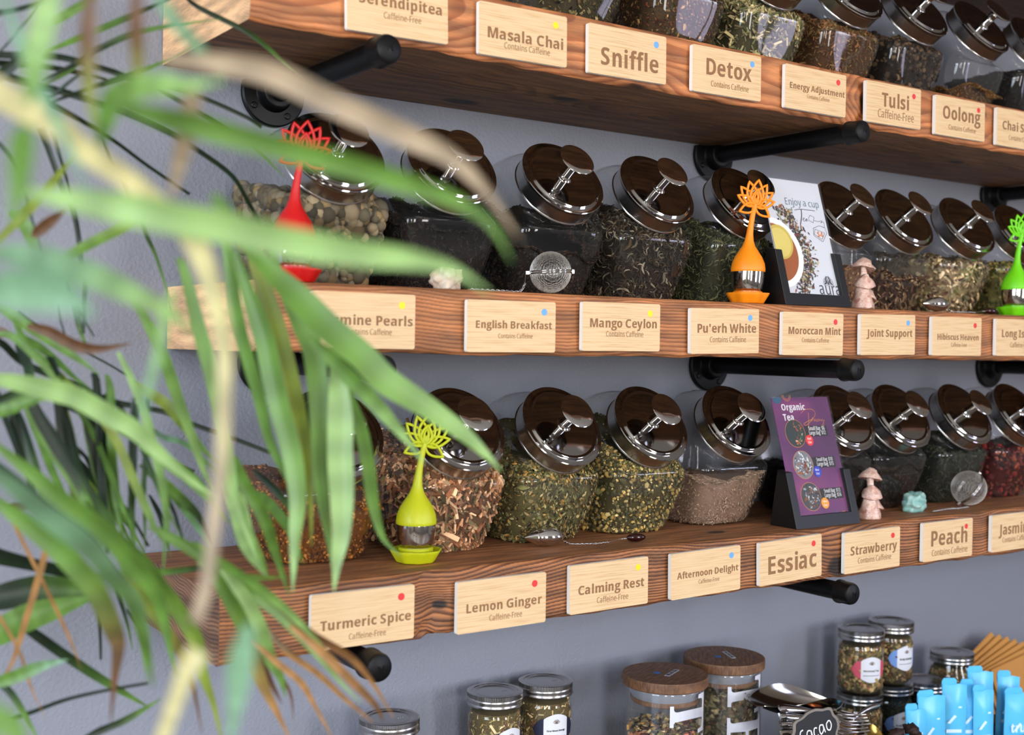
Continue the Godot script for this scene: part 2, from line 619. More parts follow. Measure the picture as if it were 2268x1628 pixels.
func build_jar_meshes() -> void:
	var s := Shape.new()
	var rows := []
	for k in (rings.size() - 1) * 4 + 1:
		var q := ring_at(k / 4.0)
		var row := PackedVector3Array()
		for j in 72:
			row.append(jar_point(q, TAU * (j + 0.5) / 72))
		rows.append(row)
	s.grid(rows, true)
	jar_glass = s.mesh()
	s = Shape.new()
	s.lathe([Vector2(0.0695, -0.027), Vector2(0.0725, -0.0305), Vector2(0.0740, -0.0305), Vector2(0.0748, -0.0295), Vector2(0.0742, -0.028), Vector2(0.0735, -0.0272)], 72)
	s.lathe([Vector2(0.0735, -0.0272), Vector2(0.0742, -0.006)], 72)
	skirt_mesh = s.mesh()
	s = Shape.new()
	s.lathe([Vector2(0.0742, -0.006), Vector2(0.0755, -0.004), Vector2(0.0764, -0.0018), Vector2(0.0762, 0.0002), Vector2(0.0748, 0.0012), Vector2(0.0690, 0.0012), Vector2(0.0672, 0.0018), Vector2(0.0655, 0.0036), Vector2(0.0638, 0.0046), Vector2(0.0615, 0.0042), Vector2(0.0590, 0.0034)], 72)
	s.lathe([Vector2(0.0590, 0.0034), Vector2(0.03, 0.0039), Vector2(0.0, 0.0041)], 72)
	lid_mesh = s.mesh()
	s = Shape.new()
	s.lathe([Vector2(0.0, 0.0035), Vector2(0.0140, 0.0037), Vector2(0.0130, 0.0050), Vector2(0.0102, 0.0066), Vector2(0.0091, 0.0092)], 28)
	s.lathe([Vector2(0.0091, 0.0092), Vector2(0.0091, 0.0345), Vector2(0.0105, 0.0378), Vector2(0.0, 0.0380)], 28)
	knob_mesh = s.mesh()
	s = Shape.new()
	s.lathe([Vector2(0.0, 0.0372), Vector2(0.0105, 0.0375), Vector2(0.0200, 0.0398), Vector2(0.0285, 0.0435), Vector2(0.0310, 0.0452), Vector2(0.0312, 0.0462), Vector2(0.0295, 0.0474), Vector2(0.0200, 0.0482), Vector2(0.0, 0.0486)], 44)
	knob_head_mesh = s.mesh()

func jar(row: int, x: float, label: String, where_tea: String, tea: Array, fill: float, slope: float, seedling: int) -> void:
	# tea: [bed colours dark and light, flake palette, flake kind, flake size, count]
	var turn := deg_to_rad(1.5 * sin(seedling * 7.3))
	var base := Vector3(x, SHELF_TOP[row] + 0.0006, 0.0)
	var t := thing("tea_jar", label, "jar", base, 0.0, "slant-mouthed tea jars")
	var spin := Transform3D(Basis(Vector3.UP, turn), Vector3(0, 0, 0.15)) * Transform3D(Basis.IDENTITY, Vector3(0, 0, -0.15))
	part("glass_body", jar_glass, glass, t, spin)
	var n := Vector3(0, sin(deg_to_rad(35.0)), cos(deg_to_rad(35.0)))
	var tilt := Transform3D(Basis(Vector3.RIGHT, n, Vector3.RIGHT.cross(n)), LID_AT)
	var lid := part("lid", lid_mesh, mats["lid_steel"], t, spin * tilt)
	part("brushed_skirt", skirt_mesh, mats["satin_steel"], lid)
	part("knob_stem", knob_mesh, mats["polished_steel"], lid)
	part("knob_head", knob_head_mesh, mats["polished_steel"], lid)
	# the tea inside stays a thing of its own
	var o := thing("loose_tea", where_tea, "tea", base, 0.0, "loose tea in the jars")
	var r := RandomNumberGenerator.new()
	r.seed = seedling
	n3.seed = seedling
	n3.frequency = 1.0
	var level := func(px: float, pz: float) -> float:
		return fill + slope * (pz - 0.15) + 0.010 * n3.get_noise_2d(px * 14.0, pz * 14.0)
	var last := 11.0
	var s := Shape.new()
	var rows := []
	for k in 38:
		var q := ring_at(0.02 + last * k / 37.0)
		var row_pts := PackedVector3Array()
		for j in 56:
			var p := jar_point(q, TAU * (j + 0.5) / 56, 0.0065)
			p.y = clampf(p.y, 0.0025, level.call(p.x, p.z))
			row_pts.append(p)
		rows.append(row_pts)
	s.grid(rows, true)
	s.face(rows[37], Vector3.UP)
	part("tea_bed", s.mesh(), tea_bed(tea[0]), o, spin)
	var xfs := []
	var cols := []
	var palette: Array = tea[1]
	var count: int = tea[4]
	var size: float = tea[3]
	while xfs.size() < count:
		var q := ring_at(r.randf_range(0.9, last))
		var a := r.randf() * TAU
		if sin(a) < -0.2 and cos(a) > -0.3 and r.randf() < 0.8:
			continue
		var p := jar_point(q, a, 0.0026 + r.randf() * 0.0026)
		var lev: float = level.call(p.x, p.z)
		var on_top := p.y > lev
		if on_top:
			p.y = lev
		p.y = maxf(p.y, 0.004)
		var outward := (p - Vector3(0, p.y * 0.8, 0.15)).normalized()
		if on_top:
			outward = Vector3.UP
		# lie roughly against the glass, tipped a little at random
		var up := (outward + Vector3(r.randf_range(-1, 1), r.randf_range(-1, 1), r.randf_range(-1, 1)) * 0.42).normalized()
		var fwd := up.cross(Vector3(r.randf_range(-1, 1), r.randf_range(-1, 1), r.randf_range(-1, 1))).normalized()
		var sc := size * exp(r.randfn(0.0, 0.32))
		var basis := Basis(fwd, up, fwd.cross(up)).scaled_local(Vector3(sc, sc, sc))
		xfs.append(spin * Transform3D(basis, p))
		var pick: Color = palette[r.randi() % palette.size()]
		var v := 1.0 + r.randf_range(-0.28, 0.28)
		cols.append(Color(pick.r * v, pick.g * v, pick.b * v).srgb_to_linear())
	mm("tea_leaf", flakes[tea[2]], mats["flake"], o, xfs, cols)

func tea_bed(c: Array) -> StandardMaterial3D:
	var key := "tea_bed_%s" % c[0].to_html()
	if mats.has(key):
		return mats[key]
	var m := mat(key, Color.WHITE, 0.9, 0.0, 0.2)
	m.albedo_texture = ramp_tex(noise_tex(0.11, 256, 5, FastNoiseLite.TYPE_SIMPLEX, 3), [[0.0, c[0].darkened(0.45)], [0.4, c[0]], [0.6, c[0].lerp(c[1], 0.6)], [0.75, c[0].darkened(0.2)], [1.0, c[1]]])
	m.uv1_triplanar = true
	m.uv1_scale = Vector3(12, 12, 12)
	return m

var flakes := {}
var glass: StandardMaterial3D

func build_flakes() -> void:
	var s := Shape.new()  # flat bent chip
	var rows := []
	for k in 4:
		var a := (k - 1.5) / 1.5
		var w: float = [0.25, 0.5, 0.45, 0.12][k]
		rows.append(PackedVector3Array([Vector3(a, 0.12 - 0.25 * a * a, -w), Vector3(a, 0.3 - 0.25 * a * a, 0), Vector3(a, 0.12 - 0.25 * a * a, w)]))
	s.grid(rows)
	s.grid(rows, false, true)
	flakes["chip"] = s.mesh()
	s = Shape.new()  # straight sliver of stalk
	s.box(Vector3(2.0, 0.3, 0.42), Vector3.ZERO)
	flakes["stick"] = s.mesh()
	s = Shape.new()  # curled leaf
	var pts := []
	for k in 6:
		var a := -1.1 + 2.2 * k / 5.0
		pts.append(Vector3(sin(a) * 1.05, 0.1 + 0.15 * sin(k * 2.1), cos(a) * 0.8 - 0.6))
	s.tube(pts, [0.05, 0.17, 0.2, 0.19, 0.14, 0.04], 4, false, false)
	flakes["curl"] = s.mesh()
	s = Shape.new()  # rolled pearl
	var prof := []
	for k in 7:
		var a := -PI / 2 + PI * k / 6.0
		prof.append(Vector2(maxf(cos(a), 0.0), sin(a) * 0.92))
	s.lathe(prof, 9, Transform3D.IDENTITY, 1.2)
	flakes["pearl"] = s.mesh()
	s = Shape.new()  # crumb
	s.lathe([Vector2(0, -0.5), Vector2(0.6, -0.1), Vector2(0.45, 0.35), Vector2(0, 0.5)], 5, Transform3D(Basis.from_scale(Vector3(1.1, 0.8, 0.8)), Vector3.ZERO), 0.1)
	flakes["crumb"] = s.mesh()
	s = Shape.new()  # square-cut chip of root or bark
	s.box(Vector3(1.5, 0.45, 0.9), Vector3.ZERO)
	flakes["block"] = s.mesh()

# ---------------------------------------------------------------- lotus infusers
func infuser(row: int, x: float, z: float, color: Color, name_of: String, where: String, turn: float) -> void:
	var t := thing("tea_infuser", "%s silicone lotus tea infuser in its saucer %s" % [name_of, where], "tea infuser", Vector3(x, SHELF_TOP[row] + 0.0005, z), turn, "lotus tea infusers")
	var rubber := mat("silicone_" + name_of.replace(" ", "_"), color, 0.42, 0.0, 0.5)
	rubber.subsurf_scatter_enabled = true
	rubber.subsurf_scatter_strength = 0.15
	# saucer with a scalloped rim
	var s := Shape.new()
	var rows := []
	for q in [[0.0, 0.0], [0.027, 0.0], [0.0290, 0.002], [0.0360, 0.014], [0.0385, 0.0185], [0.037, 0.0195], [0.0350, 0.0165], [0.0300, 0.006], [0.0, 0.005]]:
		var row_pts := PackedVector3Array()
		for j in 64:
			var a := TAU * j / 64
			var r: float = q[0] * (1.0 + 0.035 * cos(8.0 * a) * smoothstep(0.0, 0.03, q[0]))
			row_pts.append(Vector3(r * cos(a), q[1], r * sin(a)))
		rows.append(row_pts)
	s.grid(rows, true)
	part("saucer", s.mesh(), rubber, t)
	s = Shape.new()
	s.lathe([Vector2(0.0, 0.0055), Vector2(0.024, 0.006), Vector2(0.0255, 0.009), Vector2(0.0265, 0.021), Vector2(0.0235, 0.0225)], 40)
	part("plug", s.mesh(), rubber, t)
	# steel cup with rows of holes
	s = Shape.new()
	s.lathe([Vector2(0.0235, 0.021), Vector2(0.0262, 0.0265), Vector2(0.0285, 0.037), Vector2(0.0295, 0.050), Vector2(0.0292, 0.0575), Vector2(0.0270, 0.0580)], 48)
	var cup := part("steel_cup", s.mesh(), mats["polished_steel"], t)
	s = Shape.new()
	for col in 7:
		for k in 5:
			for side in 2:
				var a := TAU * col / 7.0 + 0.1 * (side - 0.5) + (0.05 if k % 2 else -0.05)
				var y := 0.027 + 0.0052 * k + 0.001 * side
				var rad := lerpf(0.0264, 0.0296, clampf((y - 0.0265) / 0.022, 0, 1)) + 0.0001
				var d := Vector3(cos(a), 0.0, sin(a))
				s.lathe([Vector2(0.0, -0.0004), Vector2(0.00085, -0.0004), Vector2(0.0007, 0.0003), Vector2(0.0, 0.0003)], 6, Transform3D(Basis(d.cross(Vector3.UP), d, Vector3.UP), d * rad + Vector3(0, y, 0)))
	part("perforation", s.mesh(), mat("dark_hole", Color(0.02, 0.02, 0.02), 0.8), cup)
	# soft bulb and stem
	var bend := 0.012
	s = Shape.new()
	var prof := [[0.0285, 0.0565], [0.0303, 0.0575], [0.0305, 0.062], [0.0290, 0.072], [0.0245, 0.083], [0.0180, 0.093], [0.0115, 0.103], [0.0080, 0.113], [0.0062, 0.125], [0.0052, 0.140], [0.0047, 0.155], [0.0046, 0.172], [0.0044, 0.178]]
	rows = []
	for q in prof:
		var row_pts := PackedVector3Array()
		var off: float = bend * pow(maxf(q[1] - 0.09, 0.0) / 0.09, 2.0)
		for j in 36:
			row_pts.append(Vector3(q[0] * cos(TAU * j / 36) + off, q[1], q[0] * sin(TAU * j / 36)))
		rows.append(row_pts)
	s.grid(rows, true)
	part("bulb_and_stem", s.mesh(), rubber, t)
	# open lotus flower: loops for petals
	var at := Transform3D(Basis(Vector3(0, 0, 1), -0.12), Vector3(bend * 0.98, 0.176, 0.0))
	var petals := [[0.0, 0.046, 0.0125, 0.001], [-0.42, 0.044, 0.0105, 0.0], [0.42, 0.044, 0.0105, 0.0], [-0.85, 0.043, 0.0095, -0.001], [0.85, 0.043, 0.0095, -0.001], [-2.05, 0.034, 0.0085, 0.0008], [2.05, 0.034, 0.0085, 0.0008], [-1.25, 0.039, 0.0080, 0.0], [1.25, 0.039, 0.0080, 0.0], [0.0, 0.029, 0.0085, 0.002]]
	for q in petals:
		s = Shape.new()
		var loop := []
		for k in 24:
			var u := k / 12.0 - 1.0
			var along: float = q[1] * (1.0 - absf(u))
			var across: float = q[2] * signf(u) * sin(PI * pow(1.0 - absf(u), 0.8)) if k != 12 else 0.0
			var p := Vector2(across, along).rotated(-q[0])
			loop.append(at * Vector3(p.x, p.y, q[3]))
		s.tube(loop, 0.0023, 6, true)
		part("petal", s.mesh(), rubber, t)

# ---------------------------------------------------------------- mesh balls, chains, stones
func chain(pts: Array, link: float, parent: Node3D) -> void:
	var path := smooth(pts, 16)
	var s := Shape.new()
	var total := 0.0
	var walk := 0.0
	var k := 0
	for q in range(1, path.size()):
		var a: Vector3 = path[q - 1]
		var b: Vector3 = path[q]
		var d := (b - a).length()
		while walk <= total + d:
			var c := a + (b - a) * ((walk - total) / maxf(d, 1e-6))
			var f := (b - a).normalized()
			var u := f.cross(Vector3.UP).normalized()
			if k % 2:
				u = (u + Vector3.UP).normalized()
			var ring := []
			for j in 8:
				ring.append(c + f * cos(TAU * j / 8) * link * 0.62 + u * sin(TAU * j / 8) * link * 0.36)
			s.tube(ring, link * 0.14, 4, true)
			k += 1
			walk += link * 0.85
		total += d
	part("chain", s.mesh(), mats["polished_steel"], parent)

func wire_half(r: float, upper: float) -> ArrayMesh:
	# a woven half sphere of fine wire
	var s := Shape.new()
	var lines := 12
	for dir in 2:
		for k in range(-lines, lines + 1):
			var off := r * k / (lines + 0.6)
			var rr := sqrt(maxf(r * r - off * off, 0.0))
			var pts := []
			for j in 21:
				var a := PI * j / 20.0
				var p := Vector3(off, upper * rr * sin(a), rr * cos(a))
				if dir == 1:
					p = Vector3(p.z, p.y, p.x)
				pts.append(p * (1.0 + 0.006 * (1 if (j + k) % 2 else -1)))
			s.tube(pts, 0.00036, 3, false, false)
	return s.mesh()

func mesh_ball(row: int, at: Vector3, turn: Basis, chain_pts: Array, size: float, label: String) -> Node3D:
	var t := thing("mesh_tea_ball", label, "tea infuser", Vector3(at.x, SHELF_TOP[row], at.z), 0.0, "mesh tea balls")
	var xf := Transform3D(turn, Vector3(0, at.y, 0))
	var r := size
	var steel := mat("wire_steel", Color(0.80, 0.78, 0.75), 0.32, 1.0)
	part("upper_mesh", wire_half(r, 1.0), steel, t, xf)
	part("lower_mesh", wire_half(r, -1.0), steel, t, xf)
	var s := Shape.new()
	for y in [-0.0016, 0.0016]:
		var ring := []
		for j in 48:
			ring.append(Vector3((r + 0.0012) * cos(TAU * j / 48), y, (r + 0.0012) * sin(TAU * j / 48)))
		s.tube(ring, 0.0013, 6, true)
	part("rim", s.mesh(), mats["polished_steel"], t, xf)
	s = Shape.new()
	s.box(Vector3(0.008, 0.007, 0.009), Vector3(-r - 0.004, 0, 0), 0.0012)
	s.box(Vector3(0.006, 0.008, 0.006), Vector3(r + 0.003, 0, 0), 0.0012)
	part("clasp", s.mesh(), mats["polished_steel"], t, xf)
	s = Shape.new()
	var hook: Vector3 = xf * Vector3(-r - 0.007, 0, 0)
	s.tube([hook, hook.lerp(chain_pts[0], 0.5), chain_pts[0]], 0.0008, 5)
	part("hook", s.mesh(), mats["polished_steel"], t)
	chain(chain_pts, 0.0052, t)
	return t

func stone(called: String, label: String, row: int, at: Vector3, size: Vector3, colors: Array, seedling: int, rough: float) -> void:
	n3.seed = seedling
	n3.frequency = 1.0
	var s := Shape.new()
	var rows := []
	for i in 25:
		var row_pts := PackedVector3Array()
		for j in 36:
			var la := -PI / 2 + PI * i / 24.0
			var lo := TAU * j / 36
			var d := Vector3(cos(la) * cos(lo), sin(la), cos(la) * sin(lo))
			var f := 1.0 + 0.16 * n3.get_noise_3dv(d * 1.4) + 0.07 * n3.get_noise_3dv(d * 3.2) + 0.025 * n3.get_noise_3dv(d * 13.0)
			var cube := d / maxf(maxf(absf(d.x), absf(d.y)), absf(d.z)) * 0.82
			var p := d.lerp(cube, 0.55) * f
			p.y = maxf(p.y, -0.78)
			row_pts.append(p * size + Vector3(0, size.y * 0.78, 0))
		rows.append(row_pts)
	s.grid(rows, true)
	var m := mat(called + "_rock", Color.WHITE, rough)
	m.albedo_texture = ramp_tex(noise_tex(0.02, 256, seedling), [[0.0, colors[0]], [0.5, colors[1]], [1.0, colors[2]]])
	m.uv1_triplanar = true
	m.uv1_scale = Vector3(9, 9, 9)
	m.subsurf_scatter_enabled = true
	m.subsurf_scatter_strength = 0.25
	var o := part(called, s.mesh(), m, self, Transform3D(Basis(Vector3.UP, 0.4), Vector3(at.x, SHELF_TOP[row] + at.y, at.z)))
	tag(o, label, "stone")

func mushrooms(row: int, x: float, z: float, turn: float, label: String) -> void:
	# one carved piece of stone: three caps on a fused stalk
	var s := Shape.new()
	var put := func(prof: Array, base: Vector3, lean: Vector3) -> void:
		var up := (Vector3.UP + lean).normalized()
		var side := up.cross(Vector3.BACK).normalized()
		s.lathe(prof, 22, Transform3D(Basis(side, up, side.cross(up)), base), 1.4)
	put.call([Vector2(0, 0), Vector2(0.021, 0.0), Vector2(0.0225, 0.004), Vector2(0.021, 0.012), Vector2(0.017, 0.022), Vector2(0.014, 0.034), Vector2(0.011, 0.046), Vector2(0.010, 0.056), Vector2(0, 0.057)], Vector3(-0.003, 0, 0), Vector3(-0.02, 0, 0))
	put.call([Vector2(0, 0), Vector2(0.008, 0.0), Vector2(0.0065, 0.012), Vector2(0.006, 0.034), Vector2(0, 0.036)], Vector3(0.004, 0.05, 0), Vector3(0.02, 0, 0))
	put.call([Vector2(0, 0), Vector2(0.014, 0.0), Vector2(0.013, 0.010), Vector2(0.009, 0.02), Vector2(0, 0.022)], Vector3(0.011, 0, 0.006), Vector3(0.05, 0, 0.05))
	put.call([Vector2(0, 0.001), Vector2(0.011, -0.001), Vector2(0.0190, -0.003), Vector2(0.0205, -0.001), Vector2(0.0150, 0.007), Vector2(0.0095, 0.013), Vector2(0.005, 0.0175), Vector2(0, 0.019)], Vector3(0.012, 0.022, 0.006), Vector3(0.25, 0, 0.1))
	put.call([Vector2(0, 0.001), Vector2(0.010, -0.001), Vector2(0.0185, -0.004), Vector2(0.0202, -0.002), Vector2(0.0150, 0.008), Vector2(0.009, 0.015), Vector2(0.0045, 0.0195), Vector2(0, 0.0208)], Vector3(-0.004, 0.047, 0.004), Vector3(-0.3, 0, 0.12))
	put.call([Vector2(0, 0.001), Vector2(0.011, -0.001), Vector2(0.0215, -0.004), Vector2(0.0232, -0.002), Vector2(0.0170, 0.007), Vector2(0.010, 0.0145), Vector2(0.005, 0.0185), Vector2(0, 0.0198)], Vector3(0.005, 0.080, 0.0), Vector3(0.22, 0, 0.06))
	n3.seed = 5
	n3.frequency = 1.0
	for k in s.v.size():
		var p := s.v[k] * 70.0 + Vector3(x * 9.0, 0, 0)
		s.v[k] += Vector3(n3.get_noise_3dv(p), 0.5 * n3.get_noise_3dv(p + Vector3(9, 0, 0)), n3.get_noise_3dv(p + Vector3(0, 0, 9))) * 0.0026
	var m := mat("pink_marble", Color.WHITE, 0.3)
	if m.albedo_texture == null:
		m.albedo_texture = ramp_tex(noise_tex(0.03, 256, 77, FastNoiseLite.TYPE_SIMPLEX_SMOOTH, 5), [[0.0, Color(0.62, 0.36, 0.3)], [0.38, Color(0.8, 0.6, 0.53)], [0.5, Color(0.93, 0.84, 0.78)], [0.62, Color(0.82, 0.64, 0.57)], [1.0, Color(0.95, 0.9, 0.86)]])
		m.uv1_triplanar = true
		m.uv1_scale = Vector3(8, 8, 8)
	var o := part("mushroom_carving", s.mesh(), m, self, Transform3D(Basis(Vector3.UP, turn), Vector3(x, SHELF_TOP[row] + 0.0005, z)))
	o.name = numbered("mushroom_carving")
	tag(o, label, "figurine", "carved stone mushrooms")

# ---------------------------------------------------------------- counter sign holders
func sign_holder(row: int, x: float, z: float, label: String) -> Array:
	# returns the thing and the transform of the sheet's middle, x right and y up the sheet
	var t := thing("sign_holder", label, "sign", Vector3(x, SHELF_TOP[row] + 0.0005, z), 0.0, "acrylic counter signs")
	var black := mat("black_plastic", Color(0.03, 0.03, 0.034), 0.45, 0.0, 0.5)
	var lean := deg_to_rad(17.0)
	var W := 0.176
	var side := PackedVector2Array([Vector2(0.0, 0.0), Vector2(-0.029, 0.1), Vector2(-0.051, 0.104), Vector2(-0.066, 0.0)])
	var s := Shape.new()
	var basis := Basis(Vector3(0, 0, 1), Vector3(0, 1, 0), Vector3(-1, 0, 0))
	for k in 2:
		var x0 := -W * 0.5 if k == 0 else W * 0.5 - 0.017
		s.extrude(side, -x0 - 0.017, -x0, 0.001, Transform3D(basis, Vector3.ZERO))
	var low := PackedVector2Array([Vector2(0.0, 0.0), Vector2(-0.0062, 0.0215), Vector2(-0.060, 0.0215), Vector2(-0.066, 0.0)])
	s.extrude(low, -W * 0.5 + 0.016, W * 0.5 - 0.016, 0.0, Transform3D(basis, Vector3.ZERO))
	var backp := PackedVector2Array([Vector2(-0.036, 0.02), Vector2(-0.0505, 0.1), Vector2(-0.053, 0.1), Vector2(-0.062, 0.02)])
	s.extrude(backp, -W * 0.5 + 0.016, W * 0.5 - 0.016, 0.0, Transform3D(basis, Vector3.ZERO))
	part("base", s.mesh(), black, t)
	var H := 0.236
	var tilt := Basis(Vector3.RIGHT, -lean)
	var mid := Transform3D(tilt, Vector3(0, 0.012, -0.012)) * Transform3D(Basis.IDENTITY, Vector3(0, H * 0.5, 0))
	s = Shape.new()
	s.box(Vector3(0.160, H, 0.0022), Vector3.ZERO, 0.0004)
	part("acrylic_panel", s.mesh(), mats["acrylic"], t, mid * Transform3D(Basis.IDENTITY, Vector3(0, 0, 0.0030)))
	return [t, mid, 0.157, H - 0.003]

func chips(polys: Callable, count: int, seedling: int, palette: Array, at: Transform3D, parent: Node3D, called: String, size: float) -> void:
	# a printed scatter of leaves: small flat shapes, coloured one by one
	var r := RandomNumberGenerator.new()
	r.seed = seedling
	var s := Shape.new()
	var z := 0.0
	for k in count:
		var p: Vector2 = polys.call(r)
		if p.x > 900.0:
			continue
		var a := r.randf() * TAU
		var l := size * exp(r.randfn(0.0, 0.35))
		var w := l * r.randf_range(0.25, 0.6)
		var pick: Color = palette[r.randi() % palette.size()]
		s.col = pick.srgb_to_linear()
		z += 0.0000012
		var pts := PackedVector3Array()
		for q in [Vector2(-l, 0), Vector2(-l * 0.2, w), Vector2(l, w * 0.2), Vector2(l * 0.3, -w)]:
			var d: Vector2 = q.rotated(a) + p
			pts.append(at * Vector3(d.x, d.y, 0.0006 + z))
		s.face(pts, at.basis.z)
	part(called, s.mesh(), mats["print_ink"], parent)

# ---------------------------------------------------------------- counter things
func mason(x: float, y: float, z: float, h: float, squat: float, label: String, tea_label: String, tea: Array, sticker: Array, seedling: int) -> void:
	var r := 0.0485
	var t := thing("mason_jar", label, "jar", Vector3(x, y, z), 0.0, "mason jars on the counter")
	var body := h - 0.024
	var br := r - 0.001 + squat
	var prof := [Vector2(0.0, 0.002), Vector2(br - 0.008, 0.0), Vector2(br - 0.002, 0.003), Vector2(br, 0.010), Vector2(br, body - 0.020 - squat * 2.0), Vector2(br - 0.001, body - 0.014 - squat), Vector2(r - 0.004, body - 0.006), Vector2(r - 0.004, h - 0.004)]
	var s := Shape.new()
	s.lathe(prof, 48, Transform3D.IDENTITY, 1.0)
	part("glass_body", s.mesh(), glass, t)
	s = Shape.new()
	s.lathe([Vector2(r - 0.001, -0.0215), Vector2(r + 0.001, -0.022), Vector2(r + 0.0018, -0.0205), Vector2(r + 0.0012, -0.018), Vector2(r + 0.0002, -0.016), Vector2(r + 0.0012, -0.013), Vector2(r + 0.0012, -0.010), Vector2(r + 0.0002, -0.008)], 56, Transform3D.IDENTITY, 1.2)
	s.lathe([Vector2(r + 0.0002, -0.0008), Vector2(r - 0.002, 0.0), Vector2(r - 0.0065, 0.0), Vector2(r - 0.0075, -0.0006), Vector2(r - 0.0078, -0.0016)], 56, Transform3D.IDENTITY, 1.2)
	var lid := part("screw_band", s.mesh(), mats["satin_steel"], t, Transform3D(Basis.IDENTITY, Vector3(0, h, 0)))
	s = Shape.new()
	for k in 110:
		var a := TAU * k / 110
		s.box(Vector3(0.0013, 0.0078, 0.0016), Vector3((r + 0.0003) * sin(a), -0.0045, (r + 0.0003) * cos(a)), 0.0, Basis(Vector3.UP, a))
	part("knurled_edge", s.mesh(), mats["satin_steel"], lid)
	s = Shape.new()
	s.lathe([Vector2(r - 0.0077, -0.0014), Vector2(r - 0.012, -0.0016), Vector2(r - 0.013, -0.0030), Vector2(r - 0.015, -0.0034), Vector2(r - 0.017, -0.0026), Vector2(0.0, -0.0026)], 48, Transform3D.IDENTITY, 1.2)
	var top := part("lid_disc", s.mesh(), mats["satin_steel"], lid)
	s = Shape.new()
	var star := []
	for k in 3:
		s.tube([Vector3(0.012 + k * 0.004, -0.0024, 0.008), Vector3(0.014 + k * 0.004, -0.0024, 0.002)], 0.0005, 4)
	part("embossed_mark", s.mesh(), mats["satin_steel"], top)
	# contents
	var o := thing("loose_tea", tea_label, "tea", Vector3(x, y, z), 0.0, "loose tea in the jars")
	s = Shape.new()
	var fill := body - 0.004
	s.lathe([Vector2(0.0, 0.004), Vector2(br - 0.009, 0.004), Vector2(br - 0.0035, 0.012), Vector2(br - 0.0035, fill - 0.018 - squat * 2.0), Vector2(r - 0.008, fill - 0.006), Vector2(0.0, fill)], 40)
	part("tea_bed", s.mesh(), tea_bed(tea[0]), o)
	var g := RandomNumberGenerator.new()
	g.seed = seedling
	var xfs := []
	var cols := []
	for k in int(tea[4]):
		var a := g.randf() * TAU
		var yy := g.randf_range(0.012, fill - 0.008)
		var rr := minf(br - 0.0032, lerpf(br - 0.0032, r - 0.0075, smoothstep(fill - 0.024 - squat * 2.0, fill - 0.006, yy)))
		var out := Vector3(cos(a), 0, sin(a))
		var up := (out + Vector3(g.randf_range(-1, 1), g.randf_range(-1, 1), g.randf_range(-1, 1)) * 0.4).normalized()
		var fwd := up.cross(Vector3(g.randf_range(-1, 1), g.randf_range(-1, 1), g.randf_range(-1, 1))).normalized()
		var sc: float = tea[3] * exp(g.randfn(0.0, 0.3))
		xfs.append(Transform3D(Basis(fwd, up, fwd.cross(up)).scaled_local(Vector3(sc, sc, sc)), out * rr + Vector3(0, yy, 0)))
		var pick: Color = tea[1][g.randi() % tea[1].size()]
		var v := 1.0 + g.randf_range(-0.28, 0.28)
		cols.append(Color(pick.r * v, pick.g * v, pick.b * v).srgb_to_linear())
	mm("tea_leaf", flakes[tea[2]], mats["flake"], o, xfs, cols)
	if sticker.is_empty():
		return
	# a paper label wrapped round the glass, facing sticker[0] radians from +z, centred at height sticker[1]
	var face_a: float = sticker[0]
	var wrap := func(p: Vector2, lift: float) -> Vector3:
		var a := face_a + p.x / br
		return Vector3((br + lift) * sin(a), sticker[1] + p.y, (br + lift) * cos(a))
	var bent := func(x0: float, x1: float, hh: Callable, m: Material, called: String, parent: Node3D, lift: float) -> MeshInstance3D:
		var q := Shape.new()
		var rows := []
		for k in 15:
			var u := k / 14.0
			var px := lerpf(x0, x1, u)
			var e: float = hh.call(px)
			rows.append(PackedVector3Array([wrap.call(Vector2(px, -e), lift), wrap.call(Vector2(px, e), lift)]))
		q.grid(rows, false, true)
		return part(called, q.mesh(), m, parent)
	var oval := func(px: float) -> float:
		return 0.023 * sqrt(maxf(0.0, 1.0 - pow(px / 0.043, 2.0))) + 0.001
	var plate := func(px: float) -> float:
		return 0.0255 + 0.0025 * cos(px / 0.0235 * PI * 1.0) - 0.004 * pow(absf(px) / 0.0235, 6.0)
	var lab: MeshInstance3D = bent.call(-0.043, 0.043, oval, mat("label_" + sticker[2], sticker[3], 0.6), "paper_label", t, 0.0006)
	bent.call(-0.0235, 0.0235, plate, mat("label_white", Color(0.88, 0.88, 0.9), 0.6), "label_plate", lab, 0.0010)
	var ink := mat("label_ink", Color(0.12, 0.12, 0.14), 0.6)
	bend_text(sticker[4], 0.036, br + 0.0013, face_a, sticker[1] - 0.002, ink, lab, true, false)
	var emblem := Shape.new()
	for k in 5:
		var loop := []
		for j in 10:
			var u := TAU * j / 10
			var p := Vector2(0.0016 * sin(u), 0.0034 * (1.0 - cos(u))).rotated((k - 2) * 0.55)
			loop.append(wrap.call(p + Vector2(0, 0.0115), 0.0012))
		emblem.tube(loop, 0.0004, 4, true)
	part("emblem", emblem.mesh(), mat("label_emblem", Color(0.45, 0.33, 0.25), 0.6), lab)
	bent.call(-0.019, 0.019, func(_p: float) -> float: return 0.0005, ink, "fine_print", lab, 0.0013).position.y = -0.0125

